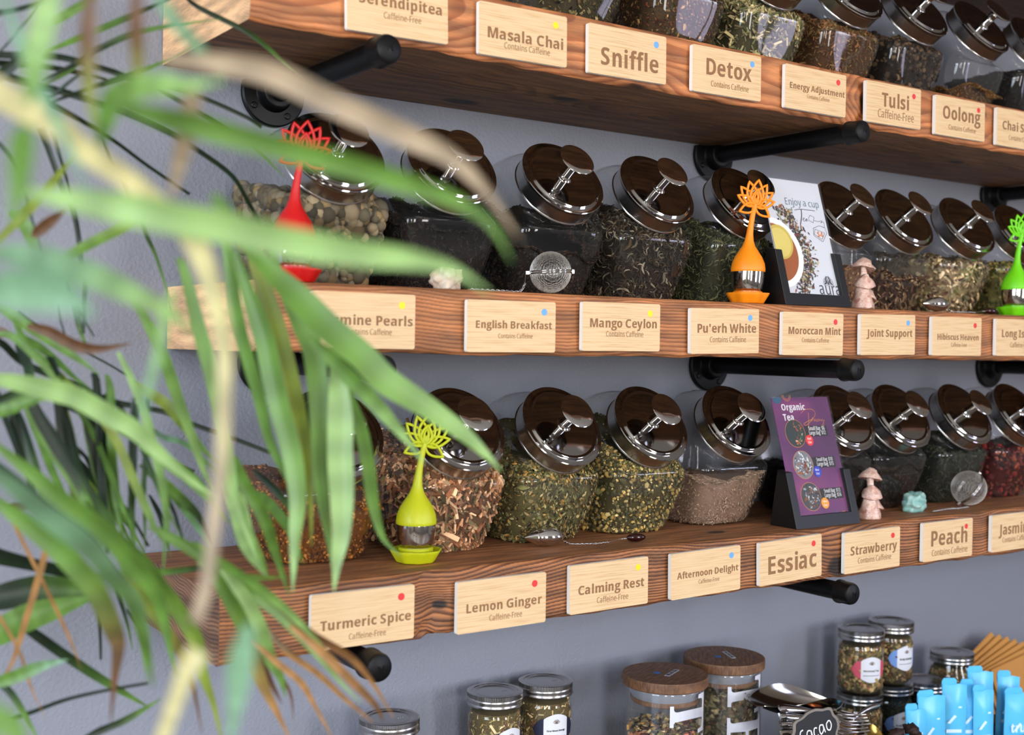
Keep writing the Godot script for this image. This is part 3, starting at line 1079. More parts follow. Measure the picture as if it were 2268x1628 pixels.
func bend_text(words: String, width: float, radius: float, face_a: float, y: float, m: Material, parent: Node3D, bold: bool, downward: bool, family := "Droid Sans") -> void:
	# raised or printed words wrapped round an upright cylinder; downward: reading from top to bottom, tops of the letters to the right
	var t := text_mesh(words, bold, family, 0.02)
	var b := t.get_aabb()
	var k := width / b.size.x
	var mid := b.get_center()
	var src: Array = t.get_mesh_arrays()
	var s := Shape.new()
	var vs: PackedVector3Array = src[Mesh.ARRAY_VERTEX]
	var idx: PackedInt32Array = src[Mesh.ARRAY_INDEX] if src[Mesh.ARRAY_INDEX] != null else PackedInt32Array(range(vs.size()))
	var ns: PackedVector3Array = src[Mesh.ARRAY_NORMAL]
	for q in vs.size():
		var p := (vs[q] - mid) * k
		var flat_p := Vector2(p.y, -p.x) if downward else Vector2(p.x, p.y)
		var a := face_a + flat_p.x / radius
		var lift := radius + (0.0002 if vs[q].z > mid.z else -0.0002)
		s.v.append(Vector3(lift * sin(a), y + flat_p.y, lift * cos(a)))
		var nn := ns[q]
		var fn := Vector2(nn.y, -nn.x) if downward else Vector2(nn.x, nn.y)
		s.n.append((Vector3(cos(a), 0, -sin(a)) * fn.x + Vector3.UP * fn.y + Vector3(sin(a), 0, cos(a)) * nn.z).normalized())
		s.uv.append(Vector2.ZERO)
		s.c.append(Color.WHITE)
	s.ix = idx
	part("lettering", s.mesh(), m, parent)

func canister(x: float, z: float, face: float, words: String, strip_turn: float, label: String, tea_label: String, tea: Array, fill: float, seedling: int) -> void:
	var top := -0.632
	var h := top - 0.022 - COUNTER
	var r := 0.0735
	var t := thing("glass_canister", label, "canister", Vector3(x, COUNTER, z), 0.0, "wood-lidded canisters")
	var s := Shape.new()
	s.lathe([Vector2(0.0, 0.004), Vector2(r - 0.006, 0.0), Vector2(r, 0.005), Vector2(r, h - 0.004), Vector2(r - 0.001, h), Vector2(r - 0.0035, h), Vector2(r - 0.004, h - 0.006), Vector2(r - 0.004, 0.01)], 72, Transform3D.IDENTITY, 1.0)
	part("glass_body", s.mesh(), glass, t)
	s = Shape.new()
	s.lathe([Vector2(0.0, 0.0), Vector2(0.0785, 0.0), Vector2(0.0800, 0.0018), Vector2(0.0800, 0.0168), Vector2(0.0790, 0.0186), Vector2(0.0, 0.0190)], 72)
	var lid := part("wooden_lid", s.mesh(), mats["lid_wood"], t, Transform3D(Basis(Vector3.UP, strip_turn * 0.7), Vector3(0, h + 0.003, 0)))
	s = Shape.new()
	s.lathe([Vector2(0.0, -0.022), Vector2(0.0625, -0.022), Vector2(0.0635, -0.016), Vector2(0.066, -0.0158), Vector2(0.0675, -0.008), Vector2(0.066, 0.0), Vector2(0.0, 0.001)], 60)
	part("seal", s.mesh(), mat("clear_silicone", Color(0.52, 0.53, 0.56), 0.4), lid)
	s = Shape.new()
	s.lathe([Vector2(0.0, -0.031), Vector2(0.0625, -0.031), Vector2(0.0640, -0.029), Vector2(0.0640, -0.0215), Vector2(0.0, -0.0215)], 60)
	part("lid_plug", s.mesh(), mats["lid_wood"], lid)
	var up := Transform3D(Basis(Vector3.RIGHT, -PI * 0.5), Vector3(0, 0.0191, 0))
	flat(disc(0.0066, 24), 0.0, Transform3D(Basis.IDENTITY, Vector3(-0.010, 0, -0.012)) * up, mat("canister_dot", Color(0.1, 0.42, 0.75), 0.5), lid, "dot_sticker", 0.0003)
	var strip := Transform3D(Basis(Vector3.UP, -strip_turn * 0.7 + strip_turn), Vector3(0.008, 0, 0.010)) * up
	flat(rounded(0.052, 0.0105, 0.0008, 2), 0.0, strip, mat("tape_grey", Color(0.78, 0.78, 0.82), 0.5), lid, "label_tape", 0.0003)
	lettering(words, 0.044, strip * Transform3D(Basis.IDENTITY, Vector3(0, 0, 0.0003)), mat("label_ink", Color(0.12, 0.12, 0.14), 0.6), lid, true, "tape_lettering", 1.1)
	bend_text("TEA", 0.235, r + 0.0006, face, h - 0.121, mat("white_vinyl", Color(0.86, 0.86, 0.9), 0.5), t, true, true, "Droid Serif")
	var o := thing("loose_tea", tea_label, "tea", Vector3(x, COUNTER, z), 0.0, "loose tea in the jars")
	s = Shape.new()
	s.lathe([Vector2(0.0, 0.006), Vector2(r - 0.008, 0.006), Vector2(r - 0.008, fill - 0.006), Vector2(r - 0.012, fill - 0.002), Vector2(0.0, fill)], 48)
	part("tea_bed", s.mesh(), tea_bed(tea[0]), o)
	var g := RandomNumberGenerator.new()
	g.seed = seedling
	var xfs := []
	var cols := []
	for k in int(tea[4]):
		var a := g.randf() * TAU
		var yy := g.randf_range(0.10, fill)
		var rr := r - 0.0082
		var out := Vector3(cos(a), 0, sin(a))
		if k % 6 == 0:
			rr *= sqrt(g.randf())
			yy = fill + g.randf_range(-0.002, 0.006)
			out = Vector3(cos(a), 0.0, sin(a))
		var up2 := ((Vector3.UP if k % 6 == 0 else out) + Vector3(g.randf_range(-1, 1), g.randf_range(-1, 1), g.randf_range(-1, 1)) * 0.45).normalized()
		var fwd := up2.cross(Vector3(g.randf_range(-1, 1), g.randf_range(-1, 1), g.randf_range(-1, 1))).normalized()
		var sc: float = tea[3] * exp(g.randfn(0.0, 0.35))
		xfs.append(Transform3D(Basis(fwd, up2, fwd.cross(up2)).scaled_local(Vector3(sc, sc, sc)), out * rr + Vector3(0, yy, 0)))
		var pick: Color = tea[1][g.randi() % tea[1].size()]
		var v := 1.0 + g.randf_range(-0.25, 0.25)
		cols.append(Color(pick.r * v, pick.g * v, pick.b * v).srgb_to_linear())
	mm("tea_leaf", flakes[tea[2]], mats["flake"], o, xfs, cols)

func fork(at: Transform3D, label: String) -> void:
	var t := thing("fork", label, "fork", Vector3.ZERO, 0.0, "steel forks stacked in the bowl")
	t.transform = at
	var s := Shape.new()
	# along +x: square-ended handle, neck, then the root of the tines
	var rows := []
	for k in 19:
		var u := k / 18.0
		var w: float = lerpf(0.0085, 0.0038, smoothstep(0.0, 0.62, u)) if u < 0.62 else lerpf(0.0038, 0.0125, smoothstep(0.62, 0.9, u))
		var h: float = lerpf(0.0042, 0.0011, smoothstep(0.25, 0.8, u))
		if k == 0:
			w *= 0.75
			h *= 0.7
		var px := -0.125 + 0.155 * u
		var py := 0.005 * sin(u * PI)
		rows.append(PackedVector3Array([Vector3(px, py - h * 0.4, -w), Vector3(px, py + h * 0.6, -w * 0.85), Vector3(px, py + h, 0), Vector3(px, py + h * 0.6, w * 0.85), Vector3(px, py - h * 0.4, w), Vector3(px, py - h, 0.0)]))
	s.grid(rows, true, true)
	s.face(rows[0], Vector3.LEFT)
	part("handle", s.mesh(), mats["polished_steel"], t)
	for k in 4:
		s = Shape.new()
		var zz := -0.0108 + 0.0072 * k
		s.tube(smooth([Vector3(0.026, 0.0005, zz), Vector3(0.05, -0.003, zz), Vector3(0.08, -0.001, zz * 0.97), Vector3(0.104, 0.007, zz * 0.94)], 5), 0.0020, 7)
		part("tine", s.mesh(), mats["polished_steel"], t)

func scoop(at: Transform3D, label: String, m: Material) -> void:
	# a flat-bottomed steel scoop, mouth along +x, with a bar handle at the back
	var t := thing("steel_scoop", label, "scoop", Vector3.ZERO, 0.0, "steel scoops")
	t.transform = at
	var s := Shape.new()
	var rows := []
	for k in 17:
		var u := k / 16.0
		var px := lerpf(-0.075, 0.085, u)
		var r := 0.052 * pow(sin(clampf(0.12 + u * 1.6, 0.0, PI * 0.5)), 0.6)
		var row_pts := PackedVector3Array()
		var lift := 0.95 - 0.75 * pow(maxf(u - 0.35, 0.0) / 0.65, 1.6)
		for j in 21:
			var a := -PI * 0.5 + (j / 20.0 - 0.5) * PI * 1.02 * lift
			row_pts.append(Vector3(px, r * sin(a) + 0.052 - 0.006 * u, r * cos(a) * 1.0))
		rows.append(row_pts)
	s.grid(rows)
	var inner := []
	for q in rows:
		var row_pts := PackedVector3Array()
		for p in q:
			row_pts.append(p + Vector3(0, 0.0012, 0))
		inner.append(row_pts)
	s.grid(inner, false, true)
	for e in [0, 20]:
		var a := PackedVector3Array()
		var b := PackedVector3Array()
		for k in 17:
			a.append(rows[k][e])
			b.append(inner[k][e])
		s.grid([a, b])
	s.grid([rows[16], inner[16]])
	part("bowl", s.mesh(), m, t)
	s = Shape.new()
	s.tube(smooth([Vector3(-0.066, 0.030, 0), Vector3(-0.09, 0.034, 0), Vector3(-0.12, 0.036, 0), Vector3(-0.15, 0.033, 0), Vector3(-0.158, 0.031, 0)], 6), [0.008, 0.008, 0.009, 0.009, 0.010, 0.010, 0.010, 0.0105, 0.0105, 0.011, 0.011, 0.0115, 0.0115, 0.0115, 0.0115, 0.0115, 0.0115, 0.0115, 0.0115, 0.0115, 0.011, 0.010, 0.008, 0.006, 0.003], 14)
	part("handle", s.mesh(), m, t)

func spoon(at: Transform3D, label: String, m: Material) -> void:
	var t := thing("spoon", label, "spoon", Vector3.ZERO, 0.0, "spoons in the cutlery bundle")
	t.transform = at
	var s := Shape.new()
	for lift in 2:
		var rows := []
		for k in 13:
			var u := k / 12.0
			var px := lerpf(-0.03, 0.03, u)
			var w := 0.021 * sqrt(maxf(0.0, 1.0 - pow(px / 0.0302, 2.0))) + 0.0006
			var row_pts := PackedVector3Array()
			for j in 9:
				var q := (j / 4.0 - 1.0)
				row_pts.append(Vector3(px, -0.009 * (1.0 - q * q) * (1.0 - pow(px / 0.031, 2.0)) + 0.0012 * lift, w * q))
			rows.append(row_pts)
		s.grid(rows, false, lift == 1)
	part("bowl", s.mesh(), m, t)
	s = Shape.new()
	s.tube(smooth([Vector3(-0.029, 0.0006, 0), Vector3(-0.05, 0.006, 0), Vector3(-0.09, 0.008, 0), Vector3(-0.13, 0.002, 0)], 6), [0.003, 0.003, 0.003, 0.003, 0.003, 0.003, 0.003, 0.0032, 0.0034, 0.0036, 0.0038, 0.004, 0.0044, 0.0048, 0.005, 0.005, 0.0048, 0.004, 0.003], 8)
	part("handle", s.mesh(), m, t)

func packet(at: Vector3, w: float, turn: float, lean: float, label: String, words: String) -> void:
	var t := thing("stick_packet", label, "packet", at, turn, "bright blue stick packets")
	t.rotation.z = lean
	var H := 0.165
	var foil := mat("blue_foil", Color(0.36, 0.76, 0.95), 0.30, 0.0, 0.5)
	var s := Shape.new()
	for side in [1.0, -1.0]:
		var rows := []
		for k in 15:
			var u := k / 14.0
			var row_pts := PackedVector3Array()
			for j in 13:
				var q := j / 6.0 - 1.0
				var puff := 0.0085 * (1.0 - q * q) * smoothstep(0.0, 0.25, 1.0 - u) * smoothstep(0.0, 0.2, u) + 0.0004
				row_pts.append(Vector3(q * w * 0.5, H * u + 0.0015 * sin(q * 5.0) * u, side * puff))
			rows.append(row_pts)
		s.grid(rows, false, side > 0)
	part("pouch", s.mesh(), foil, t)
	s = Shape.new()
	s.extrude(PackedVector2Array([Vector2(-w * 0.5, H - 0.012), Vector2(w * 0.12, H - 0.012), Vector2(w * 0.10, H + 0.008), Vector2(w * 0.02, H + 0.0125), Vector2(-w * 0.42, H + 0.0125), Vector2(-w * 0.5, H + 0.006)]), -0.0035, -0.0023)
	part("tear_flap", s.mesh(), foil, t)
	var white := mat("packet_print", Color(0.86, 0.95, 1.0), 0.5)
	var fz := 0.0087
	if words:
		lettering(words, w * 0.72, Transform3D(Basis.IDENTITY, Vector3(0.0, 0.092, fz + 0.0002)), white, t, true, "lettering")
	else:
		lettering("T", 0.010, Transform3D(Basis(Vector3.BACK, PI * 0.5), Vector3(w * 0.08, H * 0.72, fz - 0.0006)), white, t, true, "lettering", 1.2)
	flat(rounded(w * 0.62, 0.007, 0.001, 2), 0.0, Transform3D(Basis.IDENTITY, Vector3(-w * 0.05, H * 0.42, fz)), white, t, "print_band")
	flat(PackedVector2Array([Vector2(-0.013, -0.008), Vector2(-0.006, -0.009), Vector2(0.008, 0.006), Vector2(0.003, 0.009)]), 0.0, Transform3D(Basis.IDENTITY, Vector3(-w * 0.1, H * 0.57, fz)), white, t, "print_slash")

# ---------------------------------------------------------------- the plant
var plant: Node3D
var leaf_mats := {}

func leaf_color(k: String) -> Color:
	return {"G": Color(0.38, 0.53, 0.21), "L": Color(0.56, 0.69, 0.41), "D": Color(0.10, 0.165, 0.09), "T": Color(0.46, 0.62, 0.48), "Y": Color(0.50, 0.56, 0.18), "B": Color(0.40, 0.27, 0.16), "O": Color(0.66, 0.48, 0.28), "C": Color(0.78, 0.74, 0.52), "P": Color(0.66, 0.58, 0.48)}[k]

func leaf(code: String, wide: float, pts: Array) -> void:
	# a strap leaf folded along its midrib, tapering to a point
	var path := smooth(pts, 5)
	var m := path.size()
	var toward := Vector3(-0.57, 0.1, 0.82)
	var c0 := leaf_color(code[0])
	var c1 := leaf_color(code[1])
	var tipped := rng.randf_range(-0.45, 0.45)
	var solid := code == "DD" or code[0] == "C"
	var rows := []
	var cols := []
	for k in m:
		var u := k / float(m - 1)
		var a: Vector3 = path[maxi(k - 1, 0)]
		var b: Vector3 = path[mini(k + 1, m - 1)]
		var t := (b - a).normalized()
		var face_n := (toward - t * toward.dot(t)).normalized().rotated(t, tipped + 0.25 * sin(u * 3.0))
		var side := t.cross(face_n)
		var w := wide * 0.5 * (smoothstep(-0.16, 0.3, u) * pow(1.0 - smoothstep(0.5, 1.03, u), 0.75) * 1.05 + 0.02)
		if solid:
			w = wide * (0.42 if code == "DD" else 0.5) * (1.0 - 0.45 * u)
		var p: Vector3 = path[k]
		rows.append(PackedVector3Array([p - side * w + face_n * w * 0.18, p - side * w * 0.5 + face_n * w * 0.04, p - face_n * w * 0.10, p + side * w * 0.5 + face_n * w * 0.04, p + side * w + face_n * w * 0.18]))
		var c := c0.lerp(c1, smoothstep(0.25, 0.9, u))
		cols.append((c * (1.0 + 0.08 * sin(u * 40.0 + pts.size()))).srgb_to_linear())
	var s := Shape.new()
	s.grid(rows, false, false, cols)
	part("leaf", s.mesh(), mats["leaf"], plant)

func build_plant() -> void:
	plant = thing("potted_plant", "tall potted plant with long narrow arching green leaves in front of the shelves", "plant", Vector3.ZERO)
	var s := Shape.new()
	var foot := Vector3(-0.98, FLOOR_Y, 0.80)
	s.lathe([Vector2(0.0, 0.0), Vector2(0.15, 0.0), Vector2(0.16, 0.01), Vector2(0.2, 0.36), Vector2(0.21, 0.37), Vector2(0.21, 0.4), Vector2(0.195, 0.4), Vector2(0.185, 0.34), Vector2(0.0, 0.34)], 40)
	part("pot", s.mesh(), mat("terracotta", Color(0.55, 0.3, 0.2), 0.8), plant, Transform3D(Basis.IDENTITY, foot))
	s = Shape.new()
	for q in [[Vector3(0.0, 0.34, 0.0), Vector3(0.02, 0.9, 0.03), Vector3(-0.02, 1.5, 0.1), Vector3(-0.06, 2.2, 0.2)], [Vector3(0.05, 0.34, 0.02), Vector3(0.03, 0.8, 0.1), Vector3(0.0, 1.3, 0.2), Vector3(0.05, 1.62, 0.26)], [Vector3(-0.06, 0.34, -0.03), Vector3(-0.1, 0.9, -0.02), Vector3(-0.08, 1.6, 0.02), Vector3(0.0, 2.0, 0.06)], [Vector3(0.03, 0.34, -0.05), Vector3(0.06, 0.9, -0.02), Vector3(0.06, 1.2, 0.1), Vector3(0.0, 1.4, 0.16)]]:
		var pts := []
		for p in smooth(q, 8):
			pts.append(p + foot)
		s.tube(pts, 0.012, 8)
	part("cane", s.mesh(), mat("cane_bark", Color(0.5, 0.46, 0.3), 0.7), plant)
	leaf("TT", 0.0067, [Vector3(-0.601, 0.163, 1.174), Vector3(-0.593, 0.129, 1.188), Vector3(-0.588, 0.110, 1.199), Vector3(-0.584, 0.095, 1.209), Vector3(-0.581, 0.083, 1.219), Vector3(-0.575, 0.062, 1.230), Vector3(-0.570, 0.042, 1.241)])
	leaf("LG", 0.0126, [Vector3(-0.589, 0.148, 1.246), Vector3(-0.593, 0.127, 1.244), Vector3(-0.596, 0.110, 1.242), Vector3(-0.598, 0.095, 1.241), Vector3(-0.600, 0.085, 1.240)])
	leaf("BY", 0.0092, [Vector3(-0.546, 0.177, 1.150), Vector3(-0.546, 0.150, 1.145), Vector3(-0.545, 0.134, 1.141), Vector3(-0.543, 0.114, 1.137), Vector3(-0.539, 0.092, 1.135)])
	leaf("BY", 0.0070, [Vector3(-0.531, 0.172, 1.181), Vector3(-0.530, 0.149, 1.177), Vector3(-0.528, 0.135, 1.173), Vector3(-0.526, 0.121, 1.170), Vector3(-0.523, 0.111, 1.167)])
	leaf("GL", 0.0137, [Vector3(-0.557, 0.075, 1.207), Vector3(-0.557, 0.088, 1.219), Vector3(-0.555, 0.098, 1.233), Vector3(-0.545, 0.100, 1.253), Vector3(-0.534, 0.098, 1.273), Vector3(-0.524, 0.099, 1.292)])
	leaf("CC", 0.0153, [Vector3(-0.612, 0.103, 1.189), Vector3(-0.591, 0.091, 1.200), Vector3(-0.578, 0.083, 1.207), Vector3(-0.564, 0.070, 1.213), Vector3(-0.544, 0.055, 1.224), Vector3(-0.531, 0.043, 1.230), Vector3(-0.519, 0.031, 1.235)])
	leaf("CP", 0.0139, [Vector3(-0.523, 0.040, 1.231), Vector3(-0.513, 0.020, 1.236), Vector3(-0.507, -0.001, 1.239), Vector3(-0.502, -0.024, 1.240), Vector3(-0.501, -0.050, 1.239), Vector3(-0.501, -0.081, 1.237), Vector3(-0.503, -0.111, 1.234), Vector3(-0.506, -0.150, 1.230), Vector3(-0.510, -0.171, 1.224)])
	leaf("PP", 0.0122, [Vector3(-0.530, 0.120, 1.225), Vector3(-0.508, 0.120, 1.234), Vector3(-0.482, 0.116, 1.247), Vector3(-0.452, 0.102, 1.261), Vector3(-0.423, 0.089, 1.276), Vector3(-0.397, 0.076, 1.289), Vector3(-0.378, 0.058, 1.296), Vector3(-0.361, 0.034, 1.302)])
	leaf("GG", 0.0122, [Vector3(-0.550, 0.102, 1.191), Vector3(-0.533, 0.096, 1.202), Vector3(-0.512, 0.090, 1.217), Vector3(-0.479, 0.080, 1.241), Vector3(-0.447, 0.071, 1.262), Vector3(-0.420, 0.061, 1.282), Vector3(-0.401, 0.054, 1.295), Vector3(-0.384, 0.041, 1.307), Vector3(-0.374, 0.021, 1.314)])
	leaf("LL", 0.0153, [Vector3(-0.588, 0.051, 1.186), Vector3(-0.571, 0.048, 1.200), Vector3(-0.553, 0.044, 1.215), Vector3(-0.535, 0.040, 1.231), Vector3(-0.507, 0.034, 1.252), Vector3(-0.480, 0.027, 1.273), Vector3(-0.453, 0.022, 1.295), Vector3(-0.431, 0.019, 1.312), Vector3(-0.416, 0.014, 1.325), Vector3(-0.403, 0.003, 1.337)])
	leaf("YY", 0.0088, [Vector3(-0.498, 0.054, 0.639), Vector3(-0.471, 0.090, 0.677), Vector3(-0.455, 0.117, 0.708), Vector3(-0.443, 0.141, 0.736)])
	leaf("GY", 0.0098, [Vector3(-0.450, 0.042, 0.673), Vector3(-0.414, 0.065, 0.677), Vector3(-0.374, 0.088, 0.683), Vector3(-0.344, 0.106, 0.684)])
	leaf("GG", 0.0185, [Vector3(-0.612, 0.067, 1.295), Vector3(-0.612, 0.056, 1.288), Vector3(-0.612, 0.043, 1.281), Vector3(-0.614, 0.026, 1.274)])
	leaf("BB", 0.0101, [Vector3(-0.463, 0.069, 0.663), Vector3(-0.452, 0.081, 0.671), Vector3(-0.438, 0.094, 0.680)])
	leaf("TT", 0.0176, [Vector3(-0.635, -0.006, 1.302), Vector3(-0.620, -0.003, 1.312), Vector3(-0.609, -0.003, 1.320), Vector3(-0.601, -0.007, 1.326), Vector3(-0.594, -0.014, 1.330)])
	leaf("TL", 0.0131, [Vector3(-0.610, 0.020, 1.171), Vector3(-0.589, 0.020, 1.173), Vector3(-0.570, 0.017, 1.171), Vector3(-0.549, 0.010, 1.172), Vector3(-0.528, 0.001, 1.173), Vector3(-0.506, -0.010, 1.175), Vector3(-0.493, -0.020, 1.170)])
	leaf("CC", 0.0121, [Vector3(-0.521, -0.177, 1.259), Vector3(-0.526, -0.188, 1.256), Vector3(-0.530, -0.202, 1.253), Vector3(-0.537, -0.226, 1.249)])
	leaf("TT", 0.0115, [Vector3(-0.501, -0.163, 1.273), Vector3(-0.504, -0.183, 1.271), Vector3(-0.505, -0.197, 1.270), Vector3(-0.509, -0.226, 1.269)])
	leaf("GG", 0.0118, [Vector3(-0.627, -0.185, 1.269), Vector3(-0.618, -0.191, 1.276), Vector3(-0.612, -0.196, 1.280), Vector3(-0.608, -0.208, 1.283)])
	leaf("LT", 0.0082, [Vector3(-0.526, 0.003, 1.230), Vector3(-0.528, -0.011, 1.224), Vector3(-0.529, -0.030, 1.218), Vector3(-0.533, -0.053, 1.211), Vector3(-0.534, -0.065, 1.206)])
	leaf("TT", 0.0075, [Vector3(-0.532, 0.167, 1.201), Vector3(-0.520, 0.148, 1.205), Vector3(-0.509, 0.136, 1.208), Vector3(-0.499, 0.125, 1.209), Vector3(-0.492, 0.116, 1.210)])
	leaf("PP", 0.0099, [Vector3(-0.511, 0.111, 1.217), Vector3(-0.509, 0.104, 1.208), Vector3(-0.509, 0.085, 1.198), Vector3(-0.510, 0.068, 1.188), Vector3(-0.510, 0.053, 1.178)])
	leaf("GG", 0.0083, [Vector3(-0.485, 0.060, 1.174), Vector3(-0.478, 0.050, 1.179), Vector3(-0.472, 0.037, 1.183), Vector3(-0.469, 0.027, 1.186)])
	leaf("GG", 0.0176, [Vector3(-0.302, 0.087, 0.714), Vector3(-0.295, 0.061, 0.718), Vector3(-0.289, 0.009, 0.725), Vector3(-0.282, -0.026, 0.730), Vector3(-0.270, -0.076, 0.740), Vector3(-0.262, -0.117, 0.746), Vector3(-0.250, -0.150, 0.755), Vector3(-0.243, -0.169, 0.760)])
	leaf("YY", 0.0181, [Vector3(-0.272, 0.080, 0.710), Vector3(-0.265, 0.052, 0.713), Vector3(-0.249, 0.000, 0.722), Vector3(-0.238, -0.043, 0.727), Vector3(-0.230, -0.079, 0.731), Vector3(-0.224, -0.106, 0.732), Vector3(-0.217, -0.137, 0.735), Vector3(-0.213, -0.180, 0.736), Vector3(-0.211, -0.228, 0.735)])
	leaf("GL", 0.0218, [Vector3(-0.298, 0.060, 0.741), Vector3(-0.287, 0.020, 0.752), Vector3(-0.276, -0.021, 0.764), Vector3(-0.269, -0.063, 0.772), Vector3(-0.264, -0.091, 0.779), Vector3(-0.256, -0.131, 0.788), Vector3(-0.253, -0.171, 0.794), Vector3(-0.256, -0.204, 0.795), Vector3(-0.258, -0.234, 0.797), Vector3(-0.260, -0.257, 0.799)])
	leaf("GG", 0.0188, [Vector3(-0.261, 0.062, 0.742), Vector3(-0.249, 0.022, 0.752), Vector3(-0.238, -0.005, 0.760), Vector3(-0.228, -0.031, 0.767), Vector3(-0.224, -0.064, 0.771), Vector3(-0.222, -0.103, 0.774), Vector3(-0.221, -0.144, 0.775), Vector3(-0.220, -0.177, 0.777), Vector3(-0.215, -0.213, 0.781), Vector3(-0.210, -0.255, 0.786)])
	leaf("LL", 0.0227, [Vector3(-0.224, -0.041, 0.807), Vector3(-0.222, -0.067, 0.812), Vector3(-0.222, -0.100, 0.817), Vector3(-0.223, -0.130, 0.820), Vector3(-0.223, -0.161, 0.824), Vector3(-0.225, -0.200, 0.828), Vector3(-0.230, -0.229, 0.829), Vector3(-0.233, -0.254, 0.830)])
	leaf("GG", 0.0127, [Vector3(-0.201, -0.029, 0.762), Vector3(-0.187, -0.080, 0.767), Vector3(-0.175, -0.113, 0.770), Vector3(-0.167, -0.147, 0.770), Vector3(-0.160, -0.186, 0.769), Vector3(-0.150, -0.219, 0.772), Vector3(-0.132, -0.238, 0.778)])
	leaf("GL", 0.0229, [Vector3(-0.322, 0.062, 0.822), Vector3(-0.304, 0.039, 0.838), Vector3(-0.286, 0.018, 0.853), Vector3(-0.263, -0.011, 0.873), Vector3(-0.240, -0.035, 0.892), Vector3(-0.224, -0.056, 0.906), Vector3(-0.200, -0.075, 0.926), Vector3(-0.172, -0.099, 0.948), Vector3(-0.156, -0.118, 0.963), Vector3(-0.146, -0.132, 0.973)])
	leaf("GL", 0.0153, [Vector3(-0.264, -0.021, 0.840), Vector3(-0.251, -0.035, 0.849), Vector3(-0.234, -0.056, 0.861), Vector3(-0.220, -0.072, 0.871), Vector3(-0.207, -0.090, 0.881), Vector3(-0.193, -0.110, 0.891), Vector3(-0.180, -0.132, 0.901)])
	leaf("GL", 0.0134, [Vector3(-0.342, 0.054, 0.711), Vector3(-0.336, 0.040, 0.713), Vector3(-0.324, -0.012, 0.720), Vector3(-0.313, -0.055, 0.725), Vector3(-0.308, -0.078, 0.727), Vector3(-0.303, -0.104, 0.728), Vector3(-0.296, -0.145, 0.731), Vector3(-0.291, -0.176, 0.733), Vector3(-0.277, -0.219, 0.741), Vector3(-0.268, -0.244, 0.745)])
	leaf("GL", 0.0124, [Vector3(-0.360, 0.026, 0.613), Vector3(-0.340, -0.010, 0.622), Vector3(-0.325, -0.044, 0.627), Vector3(-0.316, -0.071, 0.629), Vector3(-0.300, -0.118, 0.634), Vector3(-0.286, -0.160, 0.639), Vector3(-0.277, -0.181, 0.640)])
	leaf("LG", 0.0176, [Vector3(-0.297, -0.157, 0.723), Vector3(-0.288, -0.180, 0.730), Vector3(-0.280, -0.214, 0.736), Vector3(-0.270, -0.237, 0.744), Vector3(-0.263, -0.251, 0.748)])
	leaf("GG", 0.0121, [Vector3(-0.282, -0.137, 0.708), Vector3(-0.272, -0.163, 0.707), Vector3(-0.252, -0.200, 0.713), Vector3(-0.239, -0.237, 0.713), Vector3(-0.225, -0.280, 0.715)])
	leaf("GD", 0.0097, [Vector3(-0.321, -0.164, 0.597), Vector3(-0.310, -0.175, 0.589), Vector3(-0.289, -0.195, 0.589), Vector3(-0.271, -0.215, 0.587), Vector3(-0.256, -0.249, 0.583)])
	leaf("GG", 0.0110, [Vector3(-0.221, -0.189, 0.594), Vector3(-0.212, -0.195, 0.624), Vector3(-0.200, -0.221, 0.657), Vector3(-0.196, -0.255, 0.685)])
	leaf("DG", 0.0085, [Vector3(-0.220, -0.163, 0.606), Vector3(-0.205, -0.179, 0.620), Vector3(-0.191, -0.200, 0.635), Vector3(-0.184, -0.214, 0.644)])
	leaf("LL", 0.0176, [Vector3(-0.519, -0.059, 0.712), Vector3(-0.496, -0.062, 0.725), Vector3(-0.466, -0.069, 0.743), Vector3(-0.446, -0.075, 0.754), Vector3(-0.426, -0.088, 0.766), Vector3(-0.404, -0.102, 0.778), Vector3(-0.385, -0.122, 0.788), Vector3(-0.361, -0.146, 0.802), Vector3(-0.341, -0.163, 0.814)])
	leaf("GG", 0.0118, [Vector3(-0.504, -0.099, 0.638), Vector3(-0.480, -0.090, 0.655), Vector3(-0.460, -0.080, 0.669), Vector3(-0.434, -0.074, 0.686)])
	leaf("TG", 0.0152, [Vector3(-0.594, -0.091, 1.102), Vector3(-0.569, -0.111, 1.074), Vector3(-0.542, -0.134, 1.047), Vector3(-0.509, -0.161, 1.024), Vector3(-0.486, -0.186, 0.995), Vector3(-0.462, -0.211, 0.967), Vector3(-0.444, -0.240, 0.934), Vector3(-0.428, -0.271, 0.900), Vector3(-0.412, -0.308, 0.866)])
	leaf("GB", 0.0197, [Vector3(-0.515, -0.158, 0.754), Vector3(-0.498, -0.174, 0.764), Vector3(-0.469, -0.200, 0.781), Vector3(-0.452, -0.220, 0.791), Vector3(-0.439, -0.238, 0.798), Vector3(-0.430, -0.260, 0.802), Vector3(-0.424, -0.277, 0.803), Vector3(-0.422, -0.289, 0.803), Vector3(-0.424, -0.317, 0.799), Vector3(-0.426, -0.353, 0.796)])
	leaf("GY", 0.0153, [Vector3(-0.422, -0.174, 0.697), Vector3(-0.408, -0.196, 0.704), Vector3(-0.381, -0.226, 0.720), Vector3(-0.362, -0.253, 0.731), Vector3(-0.343, -0.283, 0.742), Vector3(-0.332, -0.306, 0.747), Vector3(-0.326, -0.337, 0.749), Vector3(-0.317, -0.367, 0.753), Vector3(-0.309, -0.408, 0.757)])
	leaf("YB", 0.0116, [Vector3(-0.388, -0.246, 0.686), Vector3(-0.376, -0.258, 0.695), Vector3(-0.361, -0.281, 0.705), Vector3(-0.346, -0.306, 0.717), Vector3(-0.335, -0.327, 0.724), Vector3(-0.329, -0.350, 0.729), Vector3(-0.322, -0.397, 0.736)])
